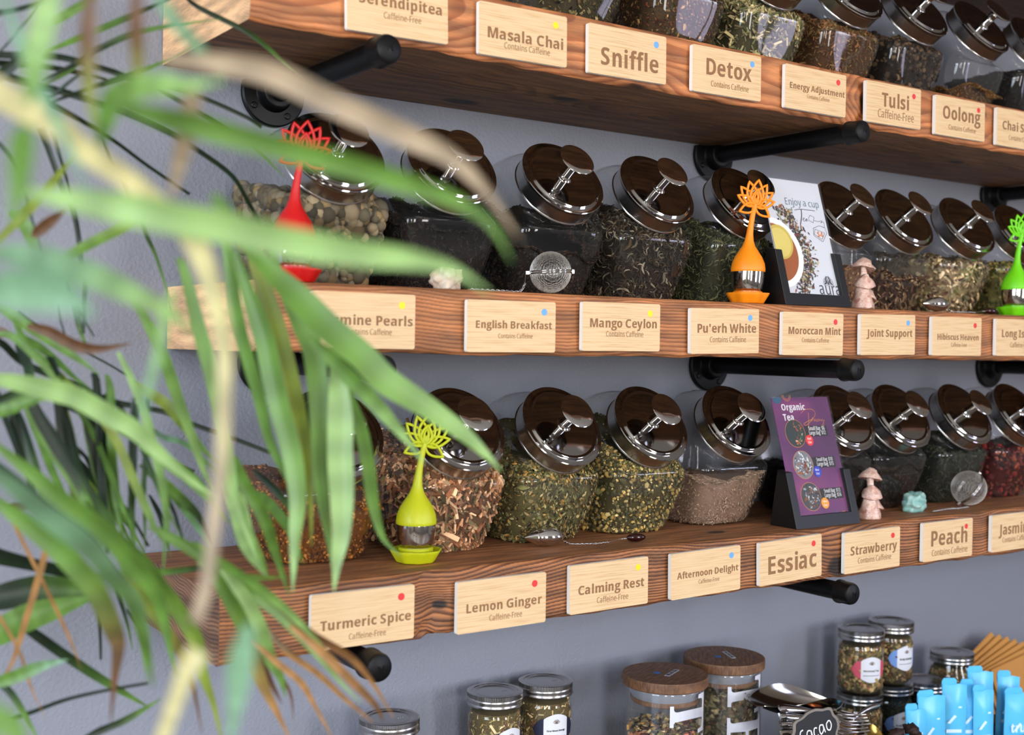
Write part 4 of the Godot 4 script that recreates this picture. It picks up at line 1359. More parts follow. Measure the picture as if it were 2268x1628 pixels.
	leaf("DG", 0.0153, [Vector3(-0.446, -0.087, 0.496), Vector3(-0.439, -0.108, 0.501), Vector3(-0.430, -0.138, 0.508), Vector3(-0.423, -0.164, 0.514), Vector3(-0.413, -0.193, 0.521), Vector3(-0.407, -0.214, 0.526)])
	leaf("GG", 0.0119, [Vector3(-0.438, -0.081, 0.525), Vector3(-0.433, -0.097, 0.530), Vector3(-0.423, -0.119, 0.537), Vector3(-0.408, -0.148, 0.548), Vector3(-0.394, -0.173, 0.558), Vector3(-0.382, -0.199, 0.568), Vector3(-0.376, -0.213, 0.572), Vector3(-0.372, -0.238, 0.575), Vector3(-0.367, -0.272, 0.579)])
	leaf("YG", 0.0169, [Vector3(-0.400, -0.078, 0.503), Vector3(-0.395, -0.104, 0.508), Vector3(-0.389, -0.139, 0.513), Vector3(-0.380, -0.183, 0.520), Vector3(-0.375, -0.212, 0.524), Vector3(-0.368, -0.245, 0.530), Vector3(-0.356, -0.269, 0.538)])
	leaf("GG", 0.0133, [Vector3(-0.368, -0.079, 0.489), Vector3(-0.364, -0.105, 0.492), Vector3(-0.357, -0.150, 0.498), Vector3(-0.349, -0.186, 0.504), Vector3(-0.339, -0.216, 0.512), Vector3(-0.331, -0.238, 0.518)])
	leaf("GG", 0.0110, [Vector3(-0.356, -0.062, 0.533), Vector3(-0.352, -0.082, 0.536), Vector3(-0.351, -0.138, 0.539), Vector3(-0.347, -0.192, 0.543), Vector3(-0.345, -0.211, 0.544), Vector3(-0.338, -0.254, 0.550)])
	leaf("DG", 0.0104, [Vector3(-0.332, -0.086, 0.550), Vector3(-0.333, -0.115, 0.550), Vector3(-0.333, -0.155, 0.551), Vector3(-0.333, -0.196, 0.552), Vector3(-0.331, -0.230, 0.554), Vector3(-0.330, -0.265, 0.556)])
	leaf("YG", 0.0086, [Vector3(-0.394, -0.090, 0.593), Vector3(-0.382, -0.102, 0.602), Vector3(-0.368, -0.127, 0.612), Vector3(-0.354, -0.165, 0.622), Vector3(-0.341, -0.200, 0.632), Vector3(-0.336, -0.214, 0.636), Vector3(-0.327, -0.234, 0.643)])
	leaf("LG", 0.0120, [Vector3(-0.376, -0.037, 0.640), Vector3(-0.365, -0.063, 0.648), Vector3(-0.354, -0.096, 0.657), Vector3(-0.345, -0.136, 0.664), Vector3(-0.339, -0.169, 0.669), Vector3(-0.336, -0.200, 0.672), Vector3(-0.338, -0.227, 0.672), Vector3(-0.339, -0.253, 0.671)])
	leaf("GG", 0.0096, [Vector3(-0.308, -0.047, 0.591), Vector3(-0.302, -0.075, 0.595), Vector3(-0.296, -0.103, 0.600), Vector3(-0.286, -0.136, 0.608)])
	leaf("YG", 0.0109, [Vector3(-0.341, -0.068, 0.568), Vector3(-0.325, -0.080, 0.579), Vector3(-0.310, -0.092, 0.590), Vector3(-0.295, -0.113, 0.602), Vector3(-0.280, -0.136, 0.612), Vector3(-0.263, -0.157, 0.625)])
	leaf("TG", 0.0071, [Vector3(-0.309, -0.117, 0.531), Vector3(-0.302, -0.128, 0.554), Vector3(-0.287, -0.134, 0.583), Vector3(-0.272, -0.154, 0.612), Vector3(-0.261, -0.174, 0.639)])
	leaf("GG", 0.0134, [Vector3(-0.333, -0.135, 0.575), Vector3(-0.313, -0.149, 0.589), Vector3(-0.290, -0.168, 0.606), Vector3(-0.272, -0.190, 0.619), Vector3(-0.255, -0.216, 0.631)])
	leaf("GT", 0.0100, [Vector3(-0.317, -0.161, 0.526), Vector3(-0.297, -0.181, 0.541), Vector3(-0.277, -0.207, 0.555), Vector3(-0.260, -0.236, 0.567), Vector3(-0.248, -0.263, 0.577)])
	leaf("GY", 0.0089, [Vector3(-0.460, -0.021, 0.497), Vector3(-0.444, -0.024, 0.508), Vector3(-0.420, -0.049, 0.525), Vector3(-0.399, -0.070, 0.540), Vector3(-0.382, -0.090, 0.552), Vector3(-0.369, -0.109, 0.562)])
	leaf("GG", 0.0113, [Vector3(-0.433, 0.004, 0.442), Vector3(-0.422, -0.023, 0.450), Vector3(-0.406, -0.034, 0.461), Vector3(-0.390, -0.050, 0.473), Vector3(-0.375, -0.067, 0.483), Vector3(-0.358, -0.082, 0.496)])
	leaf("BB", 0.0113, [Vector3(-0.459, -0.016, 0.424), Vector3(-0.443, -0.019, 0.436), Vector3(-0.430, -0.023, 0.445)])
	leaf("GG", 0.0101, [Vector3(-0.468, 0.012, 0.491), Vector3(-0.449, 0.001, 0.504), Vector3(-0.429, -0.015, 0.518), Vector3(-0.406, -0.032, 0.534), Vector3(-0.386, -0.048, 0.548), Vector3(-0.371, -0.062, 0.560)])
	leaf("GG", 0.0114, [Vector3(-0.429, -0.037, 0.519), Vector3(-0.419, -0.049, 0.526), Vector3(-0.406, -0.068, 0.535), Vector3(-0.392, -0.090, 0.545)])
	leaf("BB", 0.0120, [Vector3(-0.450, -0.013, 0.589), Vector3(-0.432, -0.018, 0.602), Vector3(-0.410, -0.031, 0.617), Vector3(-0.391, -0.034, 0.630), Vector3(-0.365, -0.028, 0.648)])
	leaf("DG", 0.0143, [Vector3(-0.428, -0.031, 0.446), Vector3(-0.422, -0.050, 0.471), Vector3(-0.422, -0.073, 0.492), Vector3(-0.424, -0.096, 0.511)])
	leaf("DD", 0.0127, [Vector3(-0.418, -0.043, 0.551), Vector3(-0.407, -0.062, 0.539), Vector3(-0.398, -0.082, 0.525), Vector3(-0.391, -0.102, 0.510)])
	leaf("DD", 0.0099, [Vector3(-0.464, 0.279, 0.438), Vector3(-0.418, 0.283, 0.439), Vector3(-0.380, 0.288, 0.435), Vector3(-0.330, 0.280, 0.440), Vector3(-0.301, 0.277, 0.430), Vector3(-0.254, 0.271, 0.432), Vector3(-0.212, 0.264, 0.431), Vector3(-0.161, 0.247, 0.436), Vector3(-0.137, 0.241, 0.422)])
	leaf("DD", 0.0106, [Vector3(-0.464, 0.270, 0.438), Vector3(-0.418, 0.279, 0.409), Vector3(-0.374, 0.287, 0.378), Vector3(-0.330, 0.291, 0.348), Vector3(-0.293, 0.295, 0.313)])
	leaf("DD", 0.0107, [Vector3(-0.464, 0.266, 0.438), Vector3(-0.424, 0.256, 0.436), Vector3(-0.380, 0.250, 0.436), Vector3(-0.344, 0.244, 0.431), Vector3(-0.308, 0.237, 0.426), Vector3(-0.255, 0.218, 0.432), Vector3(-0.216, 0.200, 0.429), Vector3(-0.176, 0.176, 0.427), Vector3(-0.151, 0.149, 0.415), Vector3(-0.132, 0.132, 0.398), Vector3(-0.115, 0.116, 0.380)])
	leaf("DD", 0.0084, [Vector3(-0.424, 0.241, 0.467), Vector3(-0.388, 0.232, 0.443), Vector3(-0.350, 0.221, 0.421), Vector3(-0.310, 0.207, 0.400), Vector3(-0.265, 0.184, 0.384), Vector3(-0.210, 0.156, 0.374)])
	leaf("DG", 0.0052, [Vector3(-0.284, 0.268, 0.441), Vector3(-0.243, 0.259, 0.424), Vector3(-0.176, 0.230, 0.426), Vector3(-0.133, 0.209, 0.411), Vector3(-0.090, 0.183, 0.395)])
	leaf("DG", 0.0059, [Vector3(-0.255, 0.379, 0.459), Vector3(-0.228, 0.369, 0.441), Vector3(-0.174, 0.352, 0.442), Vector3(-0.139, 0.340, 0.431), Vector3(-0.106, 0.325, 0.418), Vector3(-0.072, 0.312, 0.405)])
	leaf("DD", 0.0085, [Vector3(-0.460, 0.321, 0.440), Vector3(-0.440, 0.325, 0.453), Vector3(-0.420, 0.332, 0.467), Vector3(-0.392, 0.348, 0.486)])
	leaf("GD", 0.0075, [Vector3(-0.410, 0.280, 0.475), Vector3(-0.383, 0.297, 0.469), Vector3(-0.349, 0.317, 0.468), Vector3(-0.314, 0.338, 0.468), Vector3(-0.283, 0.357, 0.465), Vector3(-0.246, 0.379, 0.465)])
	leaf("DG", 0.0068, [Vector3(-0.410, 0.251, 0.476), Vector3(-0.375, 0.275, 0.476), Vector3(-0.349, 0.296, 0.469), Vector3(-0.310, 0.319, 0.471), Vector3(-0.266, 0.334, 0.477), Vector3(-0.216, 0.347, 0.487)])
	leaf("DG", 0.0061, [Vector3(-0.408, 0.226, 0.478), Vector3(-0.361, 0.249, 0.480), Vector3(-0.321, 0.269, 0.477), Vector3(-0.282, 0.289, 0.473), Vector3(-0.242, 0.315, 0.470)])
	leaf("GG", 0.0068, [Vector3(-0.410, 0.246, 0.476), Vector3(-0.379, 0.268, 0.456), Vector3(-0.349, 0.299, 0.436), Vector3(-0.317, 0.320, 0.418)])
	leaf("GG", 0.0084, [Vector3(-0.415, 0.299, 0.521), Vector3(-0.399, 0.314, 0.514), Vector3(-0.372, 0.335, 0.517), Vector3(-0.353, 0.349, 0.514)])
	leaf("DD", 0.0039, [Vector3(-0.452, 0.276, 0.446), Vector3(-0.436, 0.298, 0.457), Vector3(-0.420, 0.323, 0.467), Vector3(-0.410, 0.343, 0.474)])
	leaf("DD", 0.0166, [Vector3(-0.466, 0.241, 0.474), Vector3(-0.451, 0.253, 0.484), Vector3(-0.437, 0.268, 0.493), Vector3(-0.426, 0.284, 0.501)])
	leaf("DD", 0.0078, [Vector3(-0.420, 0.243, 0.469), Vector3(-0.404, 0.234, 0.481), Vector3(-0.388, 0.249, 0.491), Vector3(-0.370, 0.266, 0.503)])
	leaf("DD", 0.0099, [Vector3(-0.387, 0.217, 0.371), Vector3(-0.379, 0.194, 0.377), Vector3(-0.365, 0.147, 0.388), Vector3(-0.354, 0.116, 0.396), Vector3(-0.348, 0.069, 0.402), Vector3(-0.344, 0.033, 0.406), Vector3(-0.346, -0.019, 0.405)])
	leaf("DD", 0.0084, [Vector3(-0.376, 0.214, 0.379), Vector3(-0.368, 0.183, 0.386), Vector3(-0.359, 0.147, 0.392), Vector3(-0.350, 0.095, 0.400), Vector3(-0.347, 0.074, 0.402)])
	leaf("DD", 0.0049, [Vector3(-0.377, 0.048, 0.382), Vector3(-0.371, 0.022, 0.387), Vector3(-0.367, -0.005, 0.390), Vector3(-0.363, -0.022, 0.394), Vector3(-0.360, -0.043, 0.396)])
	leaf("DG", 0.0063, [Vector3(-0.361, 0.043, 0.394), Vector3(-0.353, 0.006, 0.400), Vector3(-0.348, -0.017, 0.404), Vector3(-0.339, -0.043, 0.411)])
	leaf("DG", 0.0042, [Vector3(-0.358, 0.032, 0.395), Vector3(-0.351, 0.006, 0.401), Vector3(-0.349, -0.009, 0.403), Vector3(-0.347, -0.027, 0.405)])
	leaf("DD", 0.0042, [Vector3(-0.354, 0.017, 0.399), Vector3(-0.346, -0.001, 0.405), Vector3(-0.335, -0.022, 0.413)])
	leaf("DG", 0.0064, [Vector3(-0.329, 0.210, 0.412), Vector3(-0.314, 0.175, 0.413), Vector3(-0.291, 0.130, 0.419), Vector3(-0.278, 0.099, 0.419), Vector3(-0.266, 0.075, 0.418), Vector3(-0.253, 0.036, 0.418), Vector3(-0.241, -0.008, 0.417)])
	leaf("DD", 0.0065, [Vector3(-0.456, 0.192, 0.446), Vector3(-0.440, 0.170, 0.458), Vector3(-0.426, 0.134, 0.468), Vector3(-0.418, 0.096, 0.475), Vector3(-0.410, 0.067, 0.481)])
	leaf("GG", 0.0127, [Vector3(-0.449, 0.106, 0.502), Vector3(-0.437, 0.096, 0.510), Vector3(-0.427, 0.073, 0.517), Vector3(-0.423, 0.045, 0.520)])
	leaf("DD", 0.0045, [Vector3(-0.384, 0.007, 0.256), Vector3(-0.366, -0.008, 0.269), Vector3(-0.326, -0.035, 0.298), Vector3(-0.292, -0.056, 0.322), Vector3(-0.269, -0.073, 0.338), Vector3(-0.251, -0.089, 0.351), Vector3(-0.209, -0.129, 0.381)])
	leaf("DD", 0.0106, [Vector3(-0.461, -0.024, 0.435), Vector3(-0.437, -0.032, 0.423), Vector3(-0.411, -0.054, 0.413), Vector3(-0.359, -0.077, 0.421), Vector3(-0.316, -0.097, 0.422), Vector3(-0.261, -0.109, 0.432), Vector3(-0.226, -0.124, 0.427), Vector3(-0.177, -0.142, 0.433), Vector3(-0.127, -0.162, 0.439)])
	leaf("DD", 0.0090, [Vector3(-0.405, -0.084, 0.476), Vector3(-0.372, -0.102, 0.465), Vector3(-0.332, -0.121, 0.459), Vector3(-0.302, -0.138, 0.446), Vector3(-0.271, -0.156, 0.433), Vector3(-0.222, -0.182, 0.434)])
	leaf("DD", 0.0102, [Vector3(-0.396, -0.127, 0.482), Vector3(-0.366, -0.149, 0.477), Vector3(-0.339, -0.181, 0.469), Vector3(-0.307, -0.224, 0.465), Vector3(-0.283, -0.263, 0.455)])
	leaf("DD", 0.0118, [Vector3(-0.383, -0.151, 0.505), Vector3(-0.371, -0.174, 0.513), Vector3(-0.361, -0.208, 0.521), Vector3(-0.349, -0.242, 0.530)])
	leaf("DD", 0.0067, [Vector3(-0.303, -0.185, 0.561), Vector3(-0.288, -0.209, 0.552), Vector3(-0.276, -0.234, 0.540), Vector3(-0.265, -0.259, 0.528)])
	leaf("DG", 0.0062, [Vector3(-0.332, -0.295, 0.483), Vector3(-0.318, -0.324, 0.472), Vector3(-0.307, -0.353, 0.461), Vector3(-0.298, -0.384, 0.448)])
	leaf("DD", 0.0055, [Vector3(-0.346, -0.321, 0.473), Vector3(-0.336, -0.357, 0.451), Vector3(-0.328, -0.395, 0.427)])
	leaf("DG", 0.0069, [Vector3(-0.319, -0.325, 0.492), Vector3(-0.303, -0.346, 0.473), Vector3(-0.282, -0.383, 0.458)])
	leaf("DD", 0.0302, [Vector3(-0.472, -0.250, 0.457), Vector3(-0.438, -0.261, 0.469), Vector3(-0.404, -0.271, 0.481), Vector3(-0.369, -0.281, 0.493)])
	leaf("DG", 0.0268, [Vector3(-0.480, -0.303, 0.502), Vector3(-0.451, -0.294, 0.509), Vector3(-0.418, -0.287, 0.520), Vector3(-0.381, -0.291, 0.533), Vector3(-0.358, -0.303, 0.538)])
	leaf("GG", 0.0263, [Vector3(-0.486, -0.333, 0.535), Vector3(-0.461, -0.324, 0.537), Vector3(-0.436, -0.312, 0.539), Vector3(-0.401, -0.302, 0.547), Vector3(-0.371, -0.295, 0.553)])
	leaf("DG", 0.0132, [Vector3(-0.439, -0.321, 0.494), Vector3(-0.420, -0.337, 0.493), Vector3(-0.388, -0.364, 0.501), Vector3(-0.357, -0.389, 0.509), Vector3(-0.324, -0.414, 0.518), Vector3(-0.301, -0.431, 0.520)])
	leaf("DG", 0.0082, [Vector3(-0.466, -0.378, 0.501), Vector3(-0.451, -0.387, 0.512), Vector3(-0.437, -0.408, 0.522), Vector3(-0.420, -0.447, 0.535)])
	leaf("GT", 0.0118, [Vector3(-0.489, -0.363, 0.594), Vector3(-0.464, -0.352, 0.611), Vector3(-0.443, -0.341, 0.626), Vector3(-0.421, -0.334, 0.641)])
	leaf("DG", 0.0078, [Vector3(-0.394, -0.455, 0.541), Vector3(-0.366, -0.441, 0.544), Vector3(-0.340, -0.433, 0.547), Vector3(-0.317, -0.423, 0.548), Vector3(-0.296, -0.414, 0.547)])
	leaf("DD", 0.0071, [Vector3(-0.453, -0.446, 0.438), Vector3(-0.421, -0.429, 0.479), Vector3(-0.392, -0.409, 0.517), Vector3(-0.362, -0.394, 0.556), Vector3(-0.328, -0.381, 0.597)])
	leaf("OO", 0.0042, [Vector3(-0.466, -0.192, 0.582), Vector3(-0.460, -0.204, 0.579), Vector3(-0.435, -0.261, 0.590), Vector3(-0.414, -0.311, 0.599), Vector3(-0.404, -0.336, 0.599), Vector3(-0.397, -0.357, 0.597)])
	leaf("OO", 0.0072, [Vector3(-0.435, -0.206, 0.628), Vector3(-0.436, -0.227, 0.618), Vector3(-0.442, -0.267, 0.604), Vector3(-0.448, -0.301, 0.591), Vector3(-0.452, -0.327, 0.579), Vector3(-0.458, -0.355, 0.565), Vector3(-0.471, -0.380, 0.546)])
	leaf("OO", 0.0049, [Vector3(-0.472, -0.296, 0.544), Vector3(-0.464, -0.306, 0.549), Vector3(-0.448, -0.339, 0.561), Vector3(-0.441, -0.364, 0.567), Vector3(-0.437, -0.379, 0.570), Vector3(-0.426, -0.407, 0.578)])
	leaf("BB", 0.0088, [Vector3(-0.479, -0.189, 0.536), Vector3(-0.461, -0.197, 0.529), Vector3(-0.434, -0.199, 0.527), Vector3(-0.407, -0.199, 0.526)])
	leaf("GD", 0.0071, [Vector3(-0.338, -0.278, 0.551), Vector3(-0.325, -0.272, 0.569), Vector3(-0.296, -0.266, 0.598), Vector3(-0.275, -0.261, 0.622), Vector3(-0.245, -0.262, 0.652)])
	leaf("GG", 0.0079, [Vector3(-0.393, -0.289, 0.513), Vector3(-0.377, -0.282, 0.515), Vector3(-0.345, -0.279, 0.528), Vector3(-0.311, -0.273, 0.542), Vector3(-0.280, -0.277, 0.555)])
	leaf("GY", 0.0071, [Vector3(-0.248, -0.280, 0.577), Vector3(-0.235, -0.277, 0.610), Vector3(-0.220, -0.273, 0.645), Vector3(-0.207, -0.268, 0.678)])
	leaf("TD", 0.0079, [Vector3(-0.417, -0.275, 0.496), Vector3(-0.395, -0.286, 0.500), Vector3(-0.372, -0.302, 0.504), Vector3(-0.345, -0.320, 0.511)])
	leaf("GL", 0.0125, [Vector3(-0.357, -0.204, 0.682), Vector3(-0.341, -0.214, 0.690), Vector3(-0.309, -0.236, 0.710), Vector3(-0.288, -0.256, 0.722), Vector3(-0.255, -0.282, 0.742), Vector3(-0.235, -0.304, 0.754), Vector3(-0.217, -0.328, 0.764), Vector3(-0.200, -0.352, 0.773), Vector3(-0.179, -0.378, 0.785)])
	leaf("GO", 0.0148, [Vector3(-0.318, -0.236, 0.710), Vector3(-0.303, -0.252, 0.717), Vector3(-0.282, -0.293, 0.728), Vector3(-0.273, -0.317, 0.731), Vector3(-0.263, -0.353, 0.735), Vector3(-0.249, -0.385, 0.741), Vector3(-0.236, -0.415, 0.747)])
	leaf("LG", 0.0142, [Vector3(-0.300, -0.244, 0.723), Vector3(-0.283, -0.266, 0.730), Vector3(-0.266, -0.301, 0.738), Vector3(-0.257, -0.330, 0.740), Vector3(-0.246, -0.352, 0.743), Vector3(-0.240, -0.373, 0.743)])
	leaf("PB", 0.0050, [Vector3(-0.263, -0.285, 0.689), Vector3(-0.249, -0.304, 0.689), Vector3(-0.226, -0.332, 0.697), Vector3(-0.203, -0.353, 0.705), Vector3(-0.184, -0.374, 0.709)])
	leaf("BO", 0.0089, [Vector3(-0.260, -0.274, 0.751), Vector3(-0.237, -0.296, 0.763), Vector3(-0.221, -0.310, 0.769), Vector3(-0.192, -0.330, 0.785), Vector3(-0.173, -0.354, 0.794), Vector3(-0.153, -0.391, 0.804)])
	leaf("OB", 0.0087, [Vector3(-0.254, -0.293, 0.780), Vector3(-0.228, -0.317, 0.793), Vector3(-0.202, -0.346, 0.805), Vector3(-0.180, -0.371, 0.815), Vector3(-0.171, -0.389, 0.816)])
	leaf("OO", 0.0082, [Vector3(-0.261, -0.316, 0.775), Vector3(-0.230, -0.338, 0.789), Vector3(-0.206, -0.363, 0.799), Vector3(-0.178, -0.391, 0.810)])
	leaf("OO", 0.0064, [Vector3(-0.283, -0.308, 0.761), Vector3(-0.261, -0.330, 0.770), Vector3(-0.241, -0.349, 0.779), Vector3(-0.228, -0.372, 0.782), Vector3(-0.208, -0.412, 0.790)])
	leaf("BB", 0.0038, [Vector3(-0.223, -0.347, 0.656), Vector3(-0.211, -0.373, 0.665), Vector3(-0.202, -0.394, 0.672), Vector3(-0.200, -0.422, 0.675)])
	leaf("BB", 0.0074, [Vector3(-0.255, -0.317, 0.695), Vector3(-0.249, -0.339, 0.699), Vector3(-0.240, -0.366, 0.706), Vector3(-0.230, -0.389, 0.714)])
	leaf("GL", 0.0099, [Vector3(-0.329, -0.215, 0.726), Vector3(-0.295, -0.243, 0.744), Vector3(-0.265, -0.267, 0.760), Vector3(-0.234, -0.300, 0.776), Vector3(-0.210, -0.331, 0.787)])
	leaf("DG", 0.0082, [Vector3(-0.492, -0.097, 0.525), Vector3(-0.465, -0.088, 0.536), Vector3(-0.440, -0.077, 0.544), Vector3(-0.410, -0.070, 0.557)])
	leaf("DG", 0.0088, [Vector3(-0.499, -0.107, 0.520), Vector3(-0.472, -0.098, 0.531), Vector3(-0.447, -0.087, 0.539), Vector3(-0.417, -0.081, 0.552)])
	leaf("DG", 0.0136, [Vector3(-0.513, -0.125, 0.693), Vector3(-0.487, -0.149, 0.706), Vector3(-0.461, -0.177, 0.719), Vector3(-0.429, -0.205, 0.735), Vector3(-0.412, -0.230, 0.742), Vector3(-0.396, -0.254, 0.748), Vector3(-0.388, -0.280, 0.748), Vector3(-0.382, -0.307, 0.746), Vector3(-0.377, -0.339, 0.745)])
	leaf("GG", 0.0174, [Vector3(-0.501, -0.119, 0.702), Vector3(-0.474, -0.144, 0.715), Vector3(-0.447, -0.171, 0.729), Vector3(-0.414, -0.200, 0.746), Vector3(-0.396, -0.225, 0.753), Vector3(-0.378, -0.249, 0.760), Vector3(-0.369, -0.274, 0.760), Vector3(-0.363, -0.301, 0.760), Vector3(-0.356, -0.333, 0.759)])
	leaf("DD", 0.0143, [Vector3(-0.459, -0.082, 0.499), Vector3(-0.451, -0.104, 0.500), Vector3(-0.441, -0.133, 0.503), Vector3(-0.432, -0.160, 0.505), Vector3(-0.421, -0.189, 0.508), Vector3(-0.413, -0.211, 0.509)])
	leaf("GG", 0.0128, [Vector3(-0.436, -0.083, 0.515), Vector3(-0.428, -0.105, 0.516), Vector3(-0.417, -0.134, 0.519), Vector3(-0.408, -0.161, 0.522), Vector3(-0.396, -0.190, 0.526), Vector3(-0.388, -0.212, 0.527)])
	leaf("DG", 0.0111, [Vector3(-0.440, -0.073, 0.536), Vector3(-0.434, -0.090, 0.537), Vector3(-0.424, -0.111, 0.542), Vector3(-0.409, -0.140, 0.550), Vector3(-0.394, -0.166, 0.558), Vector3(-0.381, -0.192, 0.565), Vector3(-0.375, -0.206, 0.566), Vector3(-0.370, -0.232, 0.567), Vector3(-0.364, -0.266, 0.569)])
	leaf("DG", 0.0110, [Vector3(-0.430, -0.091, 0.544), Vector3(-0.423, -0.107, 0.546), Vector3(-0.412, -0.128, 0.551), Vector3(-0.396, -0.158, 0.559), Vector3(-0.381, -0.183, 0.568), Vector3(-0.366, -0.210, 0.575), Vector3(-0.360, -0.223, 0.577), Vector3(-0.354, -0.249, 0.579), Vector3(-0.348, -0.284, 0.581)])
	leaf("DG", 0.0113, [Vector3(-0.400, -0.086, 0.516), Vector3(-0.393, -0.112, 0.517), Vector3(-0.385, -0.147, 0.519), Vector3(-0.374, -0.192, 0.524), Vector3(-0.368, -0.221, 0.525), Vector3(-0.358, -0.255, 0.528), Vector3(-0.345, -0.280, 0.534)])
	leaf("DG", 0.0119, [Vector3(-0.405, -0.072, 0.512), Vector3(-0.399, -0.098, 0.512), Vector3(-0.392, -0.133, 0.514), Vector3(-0.383, -0.178, 0.517), Vector3(-0.378, -0.207, 0.518), Vector3(-0.369, -0.241, 0.520), Vector3(-0.356, -0.266, 0.526)])
	leaf("DD", 0.0126, [Vector3(-0.359, -0.067, 0.507), Vector3(-0.356, -0.093, 0.505), Vector3(-0.348, -0.139, 0.506), Vector3(-0.341, -0.175, 0.507), Vector3(-0.331, -0.205, 0.510), Vector3(-0.322, -0.228, 0.512)])
	leaf("DG", 0.0126, [Vector3(-0.370, -0.082, 0.500), Vector3(-0.365, -0.108, 0.499), Vector3(-0.355, -0.153, 0.502), Vector3(-0.346, -0.190, 0.504), Vector3(-0.334, -0.220, 0.508), Vector3(-0.324, -0.243, 0.511)])
	leaf("DD", 0.0083, [Vector3(-0.370, -0.060, 0.536), Vector3(-0.365, -0.079, 0.534), Vector3(-0.364, -0.136, 0.532), Vector3(-0.360, -0.190, 0.531), Vector3(-0.358, -0.210, 0.528), Vector3(-0.351, -0.254, 0.529)])
	leaf("DD", 0.0088, [Vector3(-0.370, -0.061, 0.536), Vector3(-0.365, -0.080, 0.535), Vector3(-0.362, -0.136, 0.533), Vector3(-0.357, -0.191, 0.534), Vector3(-0.354, -0.211, 0.531), Vector3(-0.345, -0.255, 0.533)])
	leaf("DG", 0.0072, [Vector3(-0.321, -0.076, 0.570), Vector3(-0.322, -0.105, 0.565), Vector3(-0.322, -0.145, 0.561), Vector3(-0.322, -0.187, 0.557), Vector3(-0.320, -0.221, 0.555), Vector3(-0.319, -0.257, 0.551)])
	leaf("DG", 0.0073, [Vector3(-0.332, -0.094, 0.563), Vector3(-0.333, -0.123, 0.558), Vector3(-0.333, -0.164, 0.554), Vector3(-0.333, -0.205, 0.550), Vector3(-0.331, -0.240, 0.548), Vector3(-0.330, -0.275, 0.545)])
	leaf("GG", 0.0077, [Vector3(-0.383, -0.093, 0.479), Vector3(-0.375, -0.104, 0.503), Vector3(-0.365, -0.130, 0.528), Vector3(-0.356, -0.168, 0.554), Vector3(-0.349, -0.203, 0.578), Vector3(-0.348, -0.215, 0.597), Vector3(-0.345, -0.233, 0.618)])
	leaf("DG", 0.0078, [Vector3(-0.349, -0.084, 0.502), Vector3(-0.341, -0.095, 0.526), Vector3(-0.331, -0.121, 0.552), Vector3(-0.322, -0.159, 0.577), Vector3(-0.314, -0.195, 0.602), Vector3(-0.314, -0.206, 0.621), Vector3(-0.310, -0.225, 0.642)])
	leaf("DG", 0.0076, [Vector3(-0.389, -0.142, 0.439), Vector3(-0.352, -0.166, 0.413), Vector3(-0.318, -0.202, 0.386), Vector3(-0.278, -0.251, 0.363), Vector3(-0.246, -0.296, 0.335)])
	leaf("YG", 0.0088, [Vector3(-0.397, -0.130, 0.433), Vector3(-0.362, -0.153, 0.407), Vector3(-0.329, -0.189, 0.378), Vector3(-0.291, -0.237, 0.354), Vector3(-0.261, -0.283, 0.325)])
	leaf("YG", 0.0084, [Vector3(-0.369, -0.163, 0.393), Vector3(-0.354, -0.189, 0.395), Vector3(-0.342, -0.227, 0.397), Vector3(-0.328, -0.264, 0.400)])
	leaf("DG", 0.0096, [Vector3(-0.345, -0.157, 0.409), Vector3(-0.330, -0.183, 0.412), Vector3(-0.318, -0.221, 0.413), Vector3(-0.304, -0.258, 0.416)])
	leaf("DG", 0.0045, [Vector3(-0.281, -0.209, 0.455), Vector3(-0.263, -0.236, 0.439), Vector3(-0.250, -0.263, 0.421), Vector3(-0.237, -0.292, 0.402)])
	leaf("DG", 0.0057, [Vector3(-0.283, -0.203, 0.454), Vector3(-0.265, -0.229, 0.438), Vector3(-0.251, -0.257, 0.420), Vector3(-0.239, -0.285, 0.401)])

